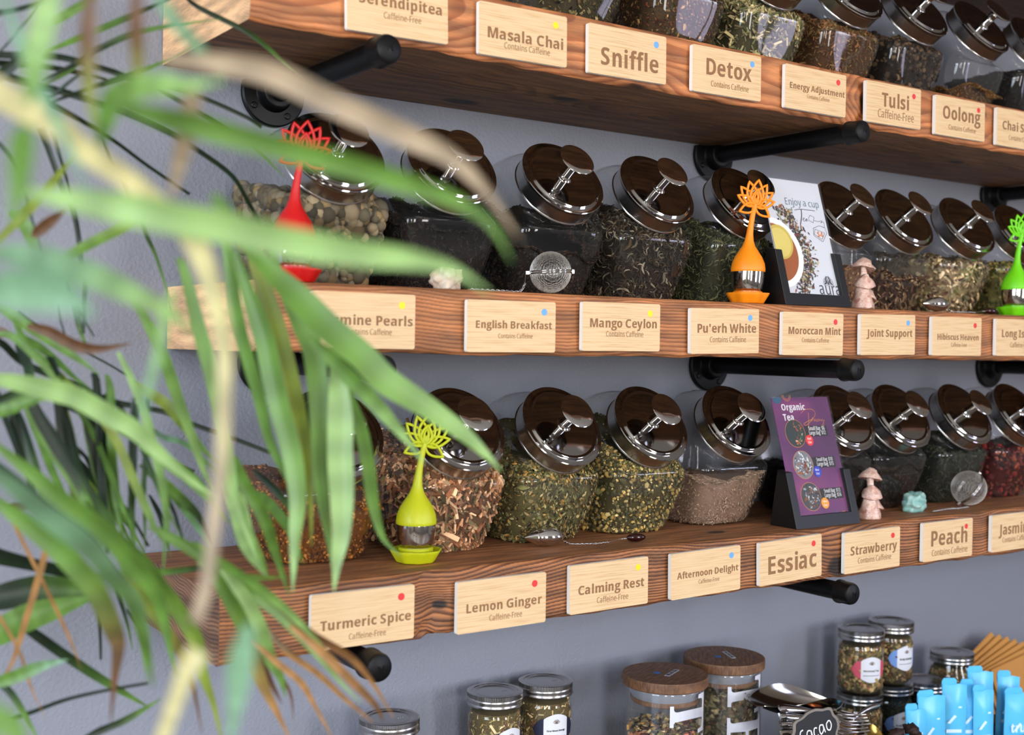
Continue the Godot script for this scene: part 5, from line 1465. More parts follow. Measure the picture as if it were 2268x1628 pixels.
# ---------------------------------------------------------------- the scene
func _ready() -> void:
	rng.seed = 11
	# camera
	var cam := Camera3D.new()
	cam.name = "camera"
	var ca := CameraAttributesPhysical.new()
	ca.frustum_focal_length = 12.0 * 2685.3 / 814.0
	ca.frustum_focus_distance = 2.06
	ca.exposure_aperture = ca.frustum_focal_length * 0.001 / 0.0125  # an entrance pupil of about 12 mm
	ca.frustum_near = 0.05
	ca.frustum_far = 60.0
	cam.attributes = ca
	cam.position = Vector3(-0.737, -0.0219, 1.8385)
	cam.rotation_order = EULER_ORDER_YXZ
	cam.rotation_degrees = Vector3(-1.1266, -34.7636, 0.993)
	add_child(cam)
	cam.current = true
	# sky and exposure
	var env := Environment.new()
	var sky := Sky.new()
	var sm := ProceduralSkyMaterial.new()
	sm.sky_top_color = Color(0.62, 0.74, 0.92)
	sm.sky_horizon_color = Color(0.9, 0.93, 0.97)
	sm.ground_horizon_color = Color(0.62, 0.62, 0.6)
	sm.ground_bottom_color = Color(0.45, 0.45, 0.43)
	sm.sky_energy_multiplier = 2.5
	sm.ground_energy_multiplier = 2.0
	sky.sky_material = sm
	env.background_mode = Environment.BG_SKY
	env.sky = sky
	env.tonemap_mode = Environment.TONE_MAPPER_LINEAR
	env.tonemap_exposure = 1.16
	env.sdfgi_enabled = true
	env.ssao_enabled = true
	env.ssil_enabled = true
	var we := WorldEnvironment.new()
	we.name = "environment"
	we.environment = env
	add_child(we)
	# daylight through the shop windows, each a soft area light in its opening
	var wins := [[Vector3(-3.3, 0.35, 5.0), Vector2(0.85, 2.1), 0.0], [Vector3(-1.1, 0.35, 5.0), Vector2(0.85, 2.1), 0.0], [Vector3(1.9, 0.35, 5.0), Vector2(0.85, 2.1), 0.0], [Vector3(4.4, 0.35, 4.0), Vector2(1.4, 2.1), -PI * 0.5, 4.0], [Vector3(-4.5, 0.35, 2.2), Vector2(2.2, 2.1), PI * 0.5, 14.0]]
	for w in wins:
		var al := AreaLight3D.new()
		al.name = "window_daylight"
		al.area_size = w[1]
		al.light_color = Color(1.0, 0.985, 0.96)
		al.light_energy = w[3] if w.size() > 3 else 6.0
		al.area_range = 20.0
		al.shadow_enabled = true
		add_child(al, true)
		if w[2] < 0.0:
			al.position = w[0] + Vector3(-0.04, 0, 0)
			al.rotation.y = PI * 0.5
			al.light_color = Color(0.86, 0.84, 1.0)
		elif w[2] > 0.0:
			al.position = w[0] + Vector3(0.04, 0, 0)
			al.rotation.y = -PI * 0.5
			al.light_color = Color(0.90, 0.95, 1.0)
		else:
			al.position = w[0] + Vector3(0, 0, -0.04)
	make_materials()
	build_room(wins)
	build_shelves()
	build_flakes()
	build_jar_meshes()
	build_jars()
	build_plaques()
	build_shelf_things()
	build_signs()
	build_counter()
	build_plant()

func make_materials() -> void:
	mat("satin_steel", Color(0.72, 0.71, 0.70), 0.24, 1.0)
	mat("lid_steel", Color(0.66, 0.65, 0.64), 0.07, 1.0)
	mat("polished_steel", Color(0.80, 0.79, 0.78), 0.07, 1.0)
	glass = mat("jar_glass", Color(0.95, 0.98, 0.97, 0.008), 0.03, 0.0, 0.5)
	glass.transparency = BaseMaterial3D.TRANSPARENCY_ALPHA
	var ac := mat("acrylic", Color(0.97, 0.98, 1.0, 0.008), 0.03, 0.0, 0.4)
	ac.transparency = BaseMaterial3D.TRANSPARENCY_ALPHA
	var fl := mat("flake", Color.WHITE, 0.75, 0.0, 0.3)
	fl.vertex_color_use_as_albedo = true
	var ink := mat("print_ink", Color.WHITE, 0.6)
	ink.vertex_color_use_as_albedo = true
	ink.cull_mode = BaseMaterial3D.CULL_DISABLED
	var lf := mat("leaf", Color.WHITE, 0.42, 0.0, 0.5)
	lf.vertex_color_use_as_albedo = true
	lf.cull_mode = BaseMaterial3D.CULL_DISABLED
	lf.backlight_enabled = true
	lf.backlight = Color(0.75, 0.75, 0.6)
	pale_wood = mat("pale_plaque_wood", Color.WHITE, 0.6)
	pale_wood.albedo_texture = ramp_tex(noise_tex(0.012, 512, 9, FastNoiseLite.TYPE_SIMPLEX_SMOOTH, 5), [[0.0, Color(0.80, 0.64, 0.46)], [0.3, Color(0.87, 0.725, 0.54)], [0.55, Color(0.89, 0.76, 0.585)], [1.0, Color(0.91, 0.79, 0.62)]])
	pale_wood.uv1_scale = Vector3(1.6, 3.2, 1)
	pale_wood.uv1_triplanar = true
	pale_wood.uv1_world_triplanar = true
	pale_wood.uv1_scale = Vector3(1.6, 44.0, 1.6)
	var lw := mat("lid_wood", Color.WHITE, 0.55)
	lw.albedo_texture = ramp_tex(noise_tex(0.015, 512, 21, FastNoiseLite.TYPE_SIMPLEX_SMOOTH, 5), [[0.0, Color(0.30, 0.19, 0.12)], [0.5, Color(0.45, 0.31, 0.20)], [1.0, Color(0.58, 0.42, 0.29)]])
	lw.uv1_triplanar = true
	lw.uv1_scale = Vector3(3.0, 6.0, 22.0)

func slab(size: Vector3, at: Vector3, called: String, m: Material) -> void:
	var s := Shape.new()
	s.box(size)
	struct(called, s.mesh(), m, at)

func build_room(wins: Array) -> void:
	var paint := mat("blue_grey_paint", Color(0.535, 0.545, 0.585), 0.55, 0.0, 0.4)
	paint.heightmap_enabled = true
	paint.heightmap_texture = noise_tex(0.045, 512, 3)
	paint.heightmap_scale = 0.08
	paint.uv1_scale = Vector3(5, 5, 5)
	var plain := mat("taupe_paint", Color(0.55, 0.51, 0.47), 0.7)
	var pale := mat("ceiling_paint", Color(0.78, 0.77, 0.75), 0.7)
	var tile := mat("floor_concrete", Color(0.50, 0.44, 0.38), 0.5)
	slab(Vector3(9.2, 3.6, 0.12), Vector3(0.1, 0.0, -0.06), "wall_back", paint)
	slab(Vector3(9.4, 0.12, 5.4), Vector3(0.1, FLOOR_Y - 0.06, 2.5), "floor", tile)
	slab(Vector3(9.4, 0.12, 5.4), Vector3(0.1, CEIL_Y + 0.06, 2.5), "ceiling", pale)
	var bottom := -0.7
	var top := 1.4
	slab(Vector3(0.12, bottom - FLOOR_Y, 5.2), Vector3(-4.56, (bottom + FLOOR_Y) * 0.5, 2.55), "wall_left", plain)
	slab(Vector3(0.12, CEIL_Y - top, 5.2), Vector3(-4.56, (top + CEIL_Y) * 0.5, 2.55), "wall_left", plain)
	slab(Vector3(0.12, top - bottom, 1.1), Vector3(-4.56, 0.35, 0.55), "wall_left", plain)
	slab(Vector3(0.12, top - bottom, 1.85), Vector3(-4.56, 0.35, 4.225), "wall_left", plain)
	# right wall with one opening
	slab(Vector3(0.12, bottom - FLOOR_Y, 5.2), Vector3(4.46, (bottom + FLOOR_Y) * 0.5, 2.55), "wall_right", plain)
	slab(Vector3(0.12, CEIL_Y - top, 5.2), Vector3(4.46, (top + CEIL_Y) * 0.5, 2.55), "wall_right", plain)
	slab(Vector3(0.12, top - bottom, 3.3), Vector3(4.46, 0.35, 1.65), "wall_right", plain)
	slab(Vector3(0.12, top - bottom, 0.45), Vector3(4.46, 0.35, 4.925), "wall_right", plain)
	# front wall with three openings
	slab(Vector3(9.1, bottom - FLOOR_Y, 0.12), Vector3(0.0, (bottom + FLOOR_Y) * 0.5, 5.06), "wall_front", plain)
	slab(Vector3(9.1, CEIL_Y - top, 0.12), Vector3(0.0, (top + CEIL_Y) * 0.5, 5.06), "wall_front", plain)
	for q in [[-4.5, -3.725], [-2.875, -1.525], [-0.675, 1.475], [2.325, 4.5]]:
		slab(Vector3(q[1] - q[0], top - bottom, 0.12), Vector3((q[0] + q[1]) * 0.5, 0.35, 5.06), "wall_front", plain)
	var dark := mat("window_bar", Color(0.12, 0.12, 0.12), 0.5)
	var k := 1
	for w in wins:
		var s := Shape.new()
		var a: Vector2 = w[1]
		for sx in [-1, 1]:
			s.box(Vector3(0.05, a.y, 0.07), Vector3(sx * (a.x * 0.5 - 0.025), 0, 0.06))
			s.box(Vector3(a.x, 0.05, 0.07), Vector3(0, sx * (a.y * 0.5 - 0.025), 0.07))
		s.box(Vector3(0.035, a.y, 0.05), Vector3(0, 0, 0.07))
		s.box(Vector3(a.x, 0.035, 0.05), Vector3(0, 0.35, 0.07))
		var o := struct("window_%d" % k, s.mesh(), dark, w[0])
		o.rotation.y = w[2]
		k += 1

func build_shelves() -> void:
	var L := 2.95
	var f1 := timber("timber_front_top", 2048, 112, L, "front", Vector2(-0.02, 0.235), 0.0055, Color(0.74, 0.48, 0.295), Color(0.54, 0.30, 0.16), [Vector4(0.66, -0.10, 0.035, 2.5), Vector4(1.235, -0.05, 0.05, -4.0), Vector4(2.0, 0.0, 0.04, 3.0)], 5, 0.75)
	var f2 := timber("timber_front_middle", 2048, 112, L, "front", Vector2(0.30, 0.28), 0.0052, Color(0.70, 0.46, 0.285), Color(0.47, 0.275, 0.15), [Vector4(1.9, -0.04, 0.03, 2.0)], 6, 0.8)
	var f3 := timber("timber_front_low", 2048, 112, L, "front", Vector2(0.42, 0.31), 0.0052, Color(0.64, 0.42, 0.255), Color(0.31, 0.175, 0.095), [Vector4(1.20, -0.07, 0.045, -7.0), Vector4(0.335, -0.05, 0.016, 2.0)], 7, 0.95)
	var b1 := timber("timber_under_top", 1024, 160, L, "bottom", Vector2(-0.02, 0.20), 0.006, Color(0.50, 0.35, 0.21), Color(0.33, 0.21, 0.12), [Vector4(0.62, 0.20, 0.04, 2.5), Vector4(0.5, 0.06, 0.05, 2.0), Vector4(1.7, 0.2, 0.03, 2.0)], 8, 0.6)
	var t3 := timber("timber_top_low", 1024, 160, L, "top", Vector2(0.02, 0.15), 0.006, Color(0.66, 0.44, 0.275), Color(0.46, 0.285, 0.165), [Vector4(0.95, 0.28, 0.03, 2.0)], 9, 0.75)
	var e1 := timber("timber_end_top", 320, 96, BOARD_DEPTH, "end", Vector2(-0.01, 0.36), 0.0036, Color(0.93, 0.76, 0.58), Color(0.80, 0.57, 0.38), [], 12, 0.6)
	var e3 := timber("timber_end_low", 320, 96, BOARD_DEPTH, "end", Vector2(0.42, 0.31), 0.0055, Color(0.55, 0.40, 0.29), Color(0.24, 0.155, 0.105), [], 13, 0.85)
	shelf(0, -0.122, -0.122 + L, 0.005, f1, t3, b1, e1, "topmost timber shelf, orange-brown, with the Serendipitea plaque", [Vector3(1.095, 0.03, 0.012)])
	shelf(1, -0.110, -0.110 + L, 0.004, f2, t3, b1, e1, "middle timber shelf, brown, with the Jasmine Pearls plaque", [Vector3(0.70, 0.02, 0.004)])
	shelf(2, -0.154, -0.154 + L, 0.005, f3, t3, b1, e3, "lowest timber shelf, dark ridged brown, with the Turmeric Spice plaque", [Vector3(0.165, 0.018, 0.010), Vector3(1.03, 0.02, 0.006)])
	# one more board above the frame, whose underside shows at the top right
	var x0 := -0.12
	var s := Shape.new()
	s.box(Vector3(L, BOARD_THICK, BOARD_DEPTH - 0.004), Vector3(x0 + L * 0.5, 0.915 - BOARD_THICK * 0.5, BOARD_DEPTH * 0.5 + 0.002), 0.004)
	var up := mat("timber_above", Color(0.40, 0.26, 0.16), 0.65)
	up.albedo_texture = ramp_tex(noise_tex(0.01, 512, 33), [[0.0, Color(0.5, 0.45, 0.4)], [1.0, Color(1, 1, 1)]])
	up.uv1_triplanar = true
	up.uv1_scale = Vector3(1.0, 12.0, 12.0)
	var o := part("wooden_shelf", s.mesh(), up, self)
	o.name = numbered("wooden_shelf")
	tag(o, "timber shelf at the very top, only its dark underside showing", "shelf", "timber wall shelves")
	var names := ["topmost", "middle", "lowest"]
	for row in 3:
		for k in 3:
			if row == 2 and k == 2:
				continue
			bracket(row, [0.0576, 1.032, 2.007][k], "black pipe bracket under the %s shelf, %s along it" % [names[row], ["first from its cut end", "second from its cut end", "third from its cut end"][k]])

func c(r: int, g: int, b: int) -> Color:
	return Color(r / 255.0, g / 255.0, b / 255.0)

func build_jars() -> void:
	var t := {}
	t.olive = [[c(52, 44, 26), c(110, 98, 58)], [c(128, 116, 72), c(96, 88, 48), c(160, 140, 92), c(78, 66, 38), c(112, 84, 52)], "chip", 0.0032, 4600]
	t.rust = [[c(60, 42, 24), c(120, 88, 50)], [c(150, 112, 66), c(104, 72, 42), c(84, 76, 42), c(176, 138, 86), c(120, 62, 36)], "chip", 0.0028, 5200]
	t.straw = [[c(58, 52, 32), c(116, 108, 72)], [c(176, 158, 112), c(120, 118, 76), c(84, 86, 52), c(196, 178, 130), c(104, 90, 58)], "stick", 0.0052, 3400]
	t.rooibos = [[c(66, 42, 22), c(120, 80, 44)], [c(136, 92, 52), c(104, 68, 38), c(158, 120, 70), c(88, 58, 32), c(94, 80, 44)], "stick", 0.0027, 5600]
	t.dark = [[c(30, 22, 16), c(60, 46, 34)], [c(62, 48, 36), c(40, 30, 24), c(80, 62, 44), c(30, 26, 24), c(96, 74, 50)], "crumb", 0.0068, 2500]
	t.black = [[c(20, 16, 14), c(44, 36, 32)], [c(40, 34, 32), c(26, 22, 22), c(58, 46, 40), c(34, 28, 24)], "curl", 0.0030, 4600]
	t.blackfine = [[c(24, 17, 13), c(46, 34, 26)], [c(40, 30, 24), c(28, 22, 19), c(58, 42, 30), c(34, 26, 20)], "crumb", 0.0032, 5200]
	t.pearl = [[c(52, 46, 34), c(104, 92, 72)], [c(112, 102, 84), c(94, 86, 68), c(124, 110, 86), c(84, 77, 62), c(112, 94, 66)], "pearl", 0.0066, 1900]
	t.curly = [[c(34, 27, 20), c(66, 54, 42)], [c(58, 48, 38), c(40, 34, 28), c(78, 64, 48), c(46, 38, 28), c(128, 116, 96), c(66, 52, 36)], "curl", 0.0066, 3400]
	t.mint = [[c(46, 46, 30), c(84, 84, 56)], [c(86, 88, 60), c(66, 68, 44), c(108, 106, 72), c(54, 54, 38)], "curl", 0.0046, 4200]
	t.tan = [[c(118, 86, 62), c(160, 124, 92)], [c(168, 128, 96), c(146, 108, 80), c(186, 148, 112)], "crumb", 0.0030, 3400]
	t.bark = [[c(48, 34, 26), c(90, 66, 48)], [c(92, 66, 48), c(60, 44, 36), c(124, 96, 68), c(70, 40, 34), c(150, 124, 92)], "stick", 0.0058, 2000]
	t.cream = [[c(140, 118, 86), c(190, 168, 130)], [c(212, 190, 150), c(184, 160, 120), c(224, 206, 170), c(132, 96, 76), c(146, 130, 84)], "chip", 0.0046, 3800]
	t.gold = [[c(92, 86, 40), c(150, 138, 76)], [c(150, 138, 78), c(116, 116, 56), c(178, 152, 84), c(94, 92, 46)], "chip", 0.0042, 3600]
	t.turmeric = [[c(96, 54, 14), c(160, 96, 26)], [c(150, 88, 26), c(122, 68, 20), c(170, 112, 44), c(98, 54, 18), c(80, 44, 18)], "crumb", 0.0036, 4200]
	t.wood = [[c(92, 66, 46), c(150, 112, 80)], [c(200, 152, 112), c(164, 118, 82), c(220, 180, 138), c(104, 92, 62), c(120, 82, 56), c(150, 96, 64)], "stick", 0.0070, 3200]
	t.green = [[c(84, 78, 44), c(140, 130, 80)], [c(158, 146, 96), c(122, 120, 72), c(178, 162, 112), c(104, 98, 60), c(186, 148, 78)], "chip", 0.0030, 6500]
	t.chamomile = [[c(66, 60, 34), c(120, 106, 62)], [c(182, 150, 80), c(106, 102, 62), c(80, 76, 46), c(200, 176, 116), c(132, 108, 60), c(94, 88, 56), c(70, 64, 42)], "crumb", 0.0046, 5600]
	t.powder = [[c(144, 116, 96), c(160, 132, 110)], [c(156, 128, 106), c(142, 116, 96), c(172, 148, 124)], "stick", 0.0019, 6000]
	t.leafy = [[c(26, 27, 20), c(52, 54, 40)], [c(54, 58, 42), c(38, 42, 32), c(74, 76, 56), c(30, 30, 26)], "curl", 0.0042, 3600]
	t.hibiscus = [[c(56, 16, 16), c(104, 34, 28)], [c(96, 30, 28), c(62, 22, 22), c(120, 60, 42), c(40, 22, 20), c(112, 36, 30), c(52, 26, 24)], "crumb", 0.0062, 2300]
	var jars := [
		[0, 0.509, "olive", 0.185, 0.0, "behind the Sniffle plaque", "olive brown chopped herb"], [0, 0.743, "rust", 0.185, 0.0, "behind the Detox plaque", "rust brown chopped herb"], [0, 0.956, "straw", 0.185, 0.0, "behind the Energy Adjustment plaque", "pale straw-like herb"],
		[0, 1.173, "rooibos", 0.16, -0.35, "behind the Tulsi plaque", "fine reddish brown tea"], [0, 1.381, "dark", 0.15, -0.25, "behind the Oolong plaque", "dark lumpy tea"], [0, 1.596, "rooibos", 0.055, 0.0, "nearly empty, right of the Oolong plaque", "last low layer of brown tea"], [0, 1.805, "black", 0.12, 0.0, "at the right end of the topmost shelf", "black tea"],
		[1, 0.056, "pearl", 0.135, -0.1, "above the Jasmine Pearls plaque", "round rolled tea pearls"], [1, 0.256, "black", 0.128, -0.3, "above the English Breakfast plaque", "twisted black tea"], [1, 0.471, "blackfine", 0.115, -0.5, "above the Mango Ceylon plaque, behind a mesh ball", "fine brown-black tea"], [1, 0.675, "curly", 0.16, -0.2, "above the Pu'erh White plaque", "dark curled tea with pale tips"],
		[1, 0.888, "mint", 0.15, -0.2, "behind the orange lotus infuser", "grey-green rolled tea"], [1, 1.168, "tan", 0.085, 0.0, "behind the white cup-of-tea sign", "tan powdery herb"], [1, 1.349, "bark", 0.045, 0.3, "nearly empty, above the Hibiscus Heaven plaque", "low layer of dark bark pieces"], [1, 1.564, "cream", 0.125, -0.1, "above the shelf's pale Long plaque", "cream and tan flower pieces"], [1, 1.765, "gold", 0.12, 0.0, "behind the bright green infuser", "yellow-green herb"],
		[2, 0.062, "turmeric", 0.105, -0.2, "behind the hanging leaves", "orange turmeric blend"], [2, 0.278, "wood", 0.165, -0.25, "behind the yellow lotus infuser", "woody pinkish chips"], [2, 0.474, "green", 0.165, -0.4, "above the Calming Rest plaque", "fine olive green herb"], [2, 0.670, "chamomile", 0.165, -0.35, "above the Afternoon Delight plaque", "chamomile flowers and green herb"], [2, 0.880, "powder", 0.085, 0.05, "above the Essiac plaque", "pinkish grey powder with fibres"],
		[2, 1.180, "black", 0.09, 0.0, "behind the purple price sign", "black tea"], [2, 1.357, "blackfine", 0.095, -0.1, "behind the lower mushroom carving", "dark brown tea"], [2, 1.570, "leafy", 0.13, -0.2, "behind the turquoise stone", "dark green rolled tea"], [2, 1.772, "hibiscus", 0.12, 0.0, "at the right end of the lowest shelf", "dark red dried petals"]]
	var rowname := ["topmost", "middle", "lowest"]
	var k := 0
	for j in jars:
		k += 1
		jar(j[0], j[1], "steel-lidded glass jar on the %s shelf, %s" % [rowname[j[0]], j[5]], "%s, in the %s-shelf jar %s" % [j[6], rowname[j[0]], j[5].replace(", behind a mesh ball", "").replace("at the right end of the ", "at the end of the ").replace("nearly empty, ", "")], t[j[2]], j[3], j[4], 100 + k)
	tea_kinds = t

var tea_kinds := {}

func build_plaques() -> void:
	var CC := "Contains Caffeine"
	var CF := "Caffeine-Free"
	plaque(0, 0.091, -0.049, "Serendipitea", 0.82, CF, 0.37, "", 1.5, 0.006, -0.010)
	plaque(0, 0.304, -0.0505, "Masala Chai", 0.86, CC, 0.52, "yellow", 0.8, -0.004, -0.019)
	plaque(0, 0.506, -0.049, "Sniffle", 0.74, "", 0.0, "blue", 0.9, -0.008)
	plaque(0, 0.724, -0.0485, "Detox", 0.66, CC, 0.55, "blue", 0.7, 0.006, -0.020)
	plaque(0, 0.944, -0.049, "Energy Adjustment", 0.90, CC, 0.37, "red", 0.2, 0.001, -0.011)
	plaque(0, 1.161, -0.0468, "Tulsi", 0.50, CF, 0.66, "red", 0.9, 0.008, -0.018)
	plaque(0, 1.367, -0.0474, "Oolong", 0.76, CC, 0.55, "red", 0.6, 0.004, -0.019)
	plaque(0, 1.568, -0.047, "Chai Spice", 0.8, CC, 0.55, "red", 0.4, 0.002, -0.018)
	plaque(1, 0.045, -0.0498, "Jasmine Pearls", 0.90, CC, 0.46, "yellow", -0.1, -0.001, -0.014)
	plaque(1, 0.292, -0.0525, "English Breakfast", 0.86, CC, 0.39, "blue", 0.3, 0.001, -0.013)
	plaque(1, 0.504, -0.0485, "Mango Ceylon", 0.86, CC, 0.48, "yellow", 0.3, 0.004, -0.010)
	plaque(1, 0.732, -0.0503, "Pu'erh White", 0.86, CC, 0.53, "blue", 1.0, 0.005, -0.013)
	plaque(1, 0.951, -0.0512, "Moroccan Mint", 0.86, CC, 0.45, "red", 0.1, 0.006, -0.010)
	plaque(1, 1.160, -0.0487, "Joint Support", 0.84, "", 0.0, "blue", 0.8, 0.001)
	plaque(1, 1.373, -0.0482, "Hibiscus Heaven", 0.84, CF, 0.32, "red", 0.2, -0.001, -0.0155)
	plaque(1, 1.584, -0.0470, "Long Island", 0.80, CF, 0.45, "red", 0.2, 0.006, -0.014)
	plaque(2, 0.051, -0.0515, "Turmeric Spice", 0.88, CF, 0.36, "red", -0.2, -0.007, -0.023)
	plaque(2, 0.283, -0.0562, "Lemon Ginger", 0.85, CF, 0.37, "red", 0.2, -0.004, -0.019)
	plaque(2, 0.489, -0.0505, "Calming Rest", 0.84, CF, 0.40, "yellow", 0.5, -0.004, -0.020)
	plaque(2, 0.699, -0.0495, "Afternoon Delight", 0.88, CF, 0.30, "blue", 1.0, -0.001, -0.013)
	plaque(2, 0.906, -0.0465, "Essiac", 0.78, "", 0.0, "red", 1.8, -0.003)
	plaque(2, 1.129, -0.0475, "Strawberry", 0.84, CC, 0.60, "red", 0.6, 0.001, -0.0155)
	plaque(2, 1.360, -0.0462, "Peach", 0.73, CC, 0.72, "red", 0.1, 0.007, -0.0215)
	plaque(2, 1.586, -0.0462, "Jasmine", 0.75, CC, 0.6, "red", 0.1, 0.004, -0.014)

func build_shelf_things() -> void:
	infuser(1, -0.037, 0.300, Color(0.78, 0.055, 0.055), "red", "on the middle shelf", -0.30)
	infuser(1, 0.843, 0.296, Color(1.0, 0.56, 0.06), "orange", "beside the white sign", -0.30)
	infuser(1, 1.655, 0.300, Color(0.45, 0.84, 0.06), "bright green", "at the end of the middle shelf", -0.30)
	infuser(2, 0.183, 0.268, Color(0.76, 0.78, 0.07), "yellow", "on the lowest shelf", -0.30)
	# mesh balls
	mesh_ball(1, Vector3(0.4, 0.0355, 0.302), Basis(Vector3(0, 1, 0), -0.5) * Basis(Vector3(0, 0, 1), 0.05), [Vector3(-0.055, 0.014, 0.008), Vector3(-0.066, 0.003, 0.01), Vector3(-0.10, 0.0022, 0.012), Vector3(-0.16, 0.0022, 0.008)], 0.0325, "steel wire mesh tea ball with chain on the middle shelf, near the white crystal")
	mesh_ball(2, Vector3(1.545, 0.0385, 0.272), Basis(Vector3(0, 1, 0), -0.5) * Basis(Vector3(0, 0, 1), 0.95), [Vector3(-0.03, 0.002, 0.02), Vector3(-0.06, 0.0022, 0.024), Vector3(-0.10, 0.0022, 0.02), Vector3(-0.165, 0.0022, 0.03)], 0.0365, "steel wire mesh tea ball with chain on the lowest shelf, by the turquoise stone")
	stone("white_crystal", "rough white and pink crystal at the end of a mesh ball's chain", 1, Vector3(0.206, 0.0, 0.305), Vector3(0.025, 0.0195, 0.02), [c(176, 140, 110), c(214, 196, 176), c(232, 222, 210)], 4, 0.35)
	stone("turquoise_stone", "rough pale turquoise stone beside a chain on the lowest shelf", 2, Vector3(1.366, 0.0, 0.268), Vector3(0.033, 0.023, 0.023), [c(110, 160, 150), c(150, 198, 190), c(206, 218, 208)], 9, 0.4)
	mushrooms(1, 1.144, 0.305, 0.55, "pink stone carving of three mushrooms to the right of the white sign")
	mushrooms(2, 1.190, 0.296, 0.55, "pink stone carving of three mushrooms to the right of the purple sign")
	# acorn-shaped infusers on chains
	var steel: Material = mats["polished_steel"]
	for q in [[2, Vector3(0.4315, 0.0, 0.258), 1.31, "pointed steel tea infuser on the lowest shelf, chain ending in a dark red bead"], [1, Vector3(1.362, 0.0, 0.312), 1.42, "pointed steel tea infuser lying on the middle shelf near the bright green infuser"]]:
		var t := thing("steel_tea_infuser", q[3], "tea infuser", Vector3(q[1].x, SHELF_TOP[q[0]] + 0.0005, q[1].z), q[2], "pointed steel infusers")
		var lay := Transform3D(Basis(Vector3.RIGHT, PI * 0.5), Vector3(0, 0.0165, 0))
		var s := Shape.new()
		s.lathe([Vector2(0.0, -0.036), Vector2(0.0015, -0.0355), Vector2(0.006, -0.028), Vector2(0.011, -0.019), Vector2(0.0128, -0.0155), Vector2(0.0128, -0.0145)], 26, lay)
		part("pointed_cap", s.mesh(), steel, t)
		s = Shape.new()
		var rows := []
		for k in 15:
			var u := k / 14.0
			var r := 0.0145 * sqrt(sin(PI * clampf(0.14 + u * 0.83, 0.0, 0.985)))
			var row_pts := PackedVector3Array()
			for j in 36:
				var a := TAU * j / 36
				var rr := r * (1.0 + 0.05 * absf(cos(a * 3.0)))
				row_pts.append(lay * Vector3(rr * cos(a), -0.0145 + 0.046 * u, rr * sin(a)))
			rows.append(row_pts)
		s.grid(rows, true)
		var body := part("fluted_body", s.mesh(), steel, t)
		s = Shape.new()
		for k in 5:
			for j in 3:
				var a := PI * 0.12 + j * 0.16
				var d := Vector3(cos(a), 0, -sin(a))
				s.lathe([Vector2(0.0, -0.0003), Vector2(0.0007, -0.0003), Vector2(0.0006, 0.0006), Vector2(0.0, 0.0006)], 6, lay * Transform3D(Basis(d.cross(Vector3.UP), d, Vector3.UP), d * 0.0149 + Vector3(0, -0.004 + 0.006 * k, 0)))
		part("perforation", s.mesh(), mat("dark_hole", Color(0.02, 0.02, 0.02), 0.8), body)
		var far := Vector3(0.012, 0.003, 0.135)
		chain([Vector3(0, 0.008, 0.034), Vector3(0.006, 0.0022, 0.05), Vector3(0.0, 0.0022, 0.09), Vector3(0.008, 0.0022, 0.118)], 0.0046, t)
		s = Shape.new()
		s.tube([Vector3(0.008, 0.0022, 0.117), Vector3(0.011, 0.004, 0.13), Vector3(0.013, 0.006, 0.142)], 0.0007, 5)
		var loop := []
		for j in 12:
			loop.append(Vector3(0.013 + 0.003 * cos(TAU * j / 12), 0.006, 0.147 + 0.006 * sin(TAU * j / 12)))
		s.tube(loop, 0.0006, 5, true)
		part("hook", s.mesh(), steel, t)
		s = Shape.new()
		var prof := []
		for k in 11:
			var a := -PI * 0.5 + PI * k / 10.0
			prof.append(Vector2(maxf(0.0072 * cos(a), 0.0), 0.0175 * sin(a)))
		s.lathe(prof, 20, Transform3D(Basis(Vector3.RIGHT, PI * 0.5), Vector3(0.014, 0.0072, 0.170)), 1.2)
		part("bead", s.mesh(), mat("garnet_bead", Color(0.16, 0.03, 0.03), 0.15), t).set_meta("label", "dark red bead")

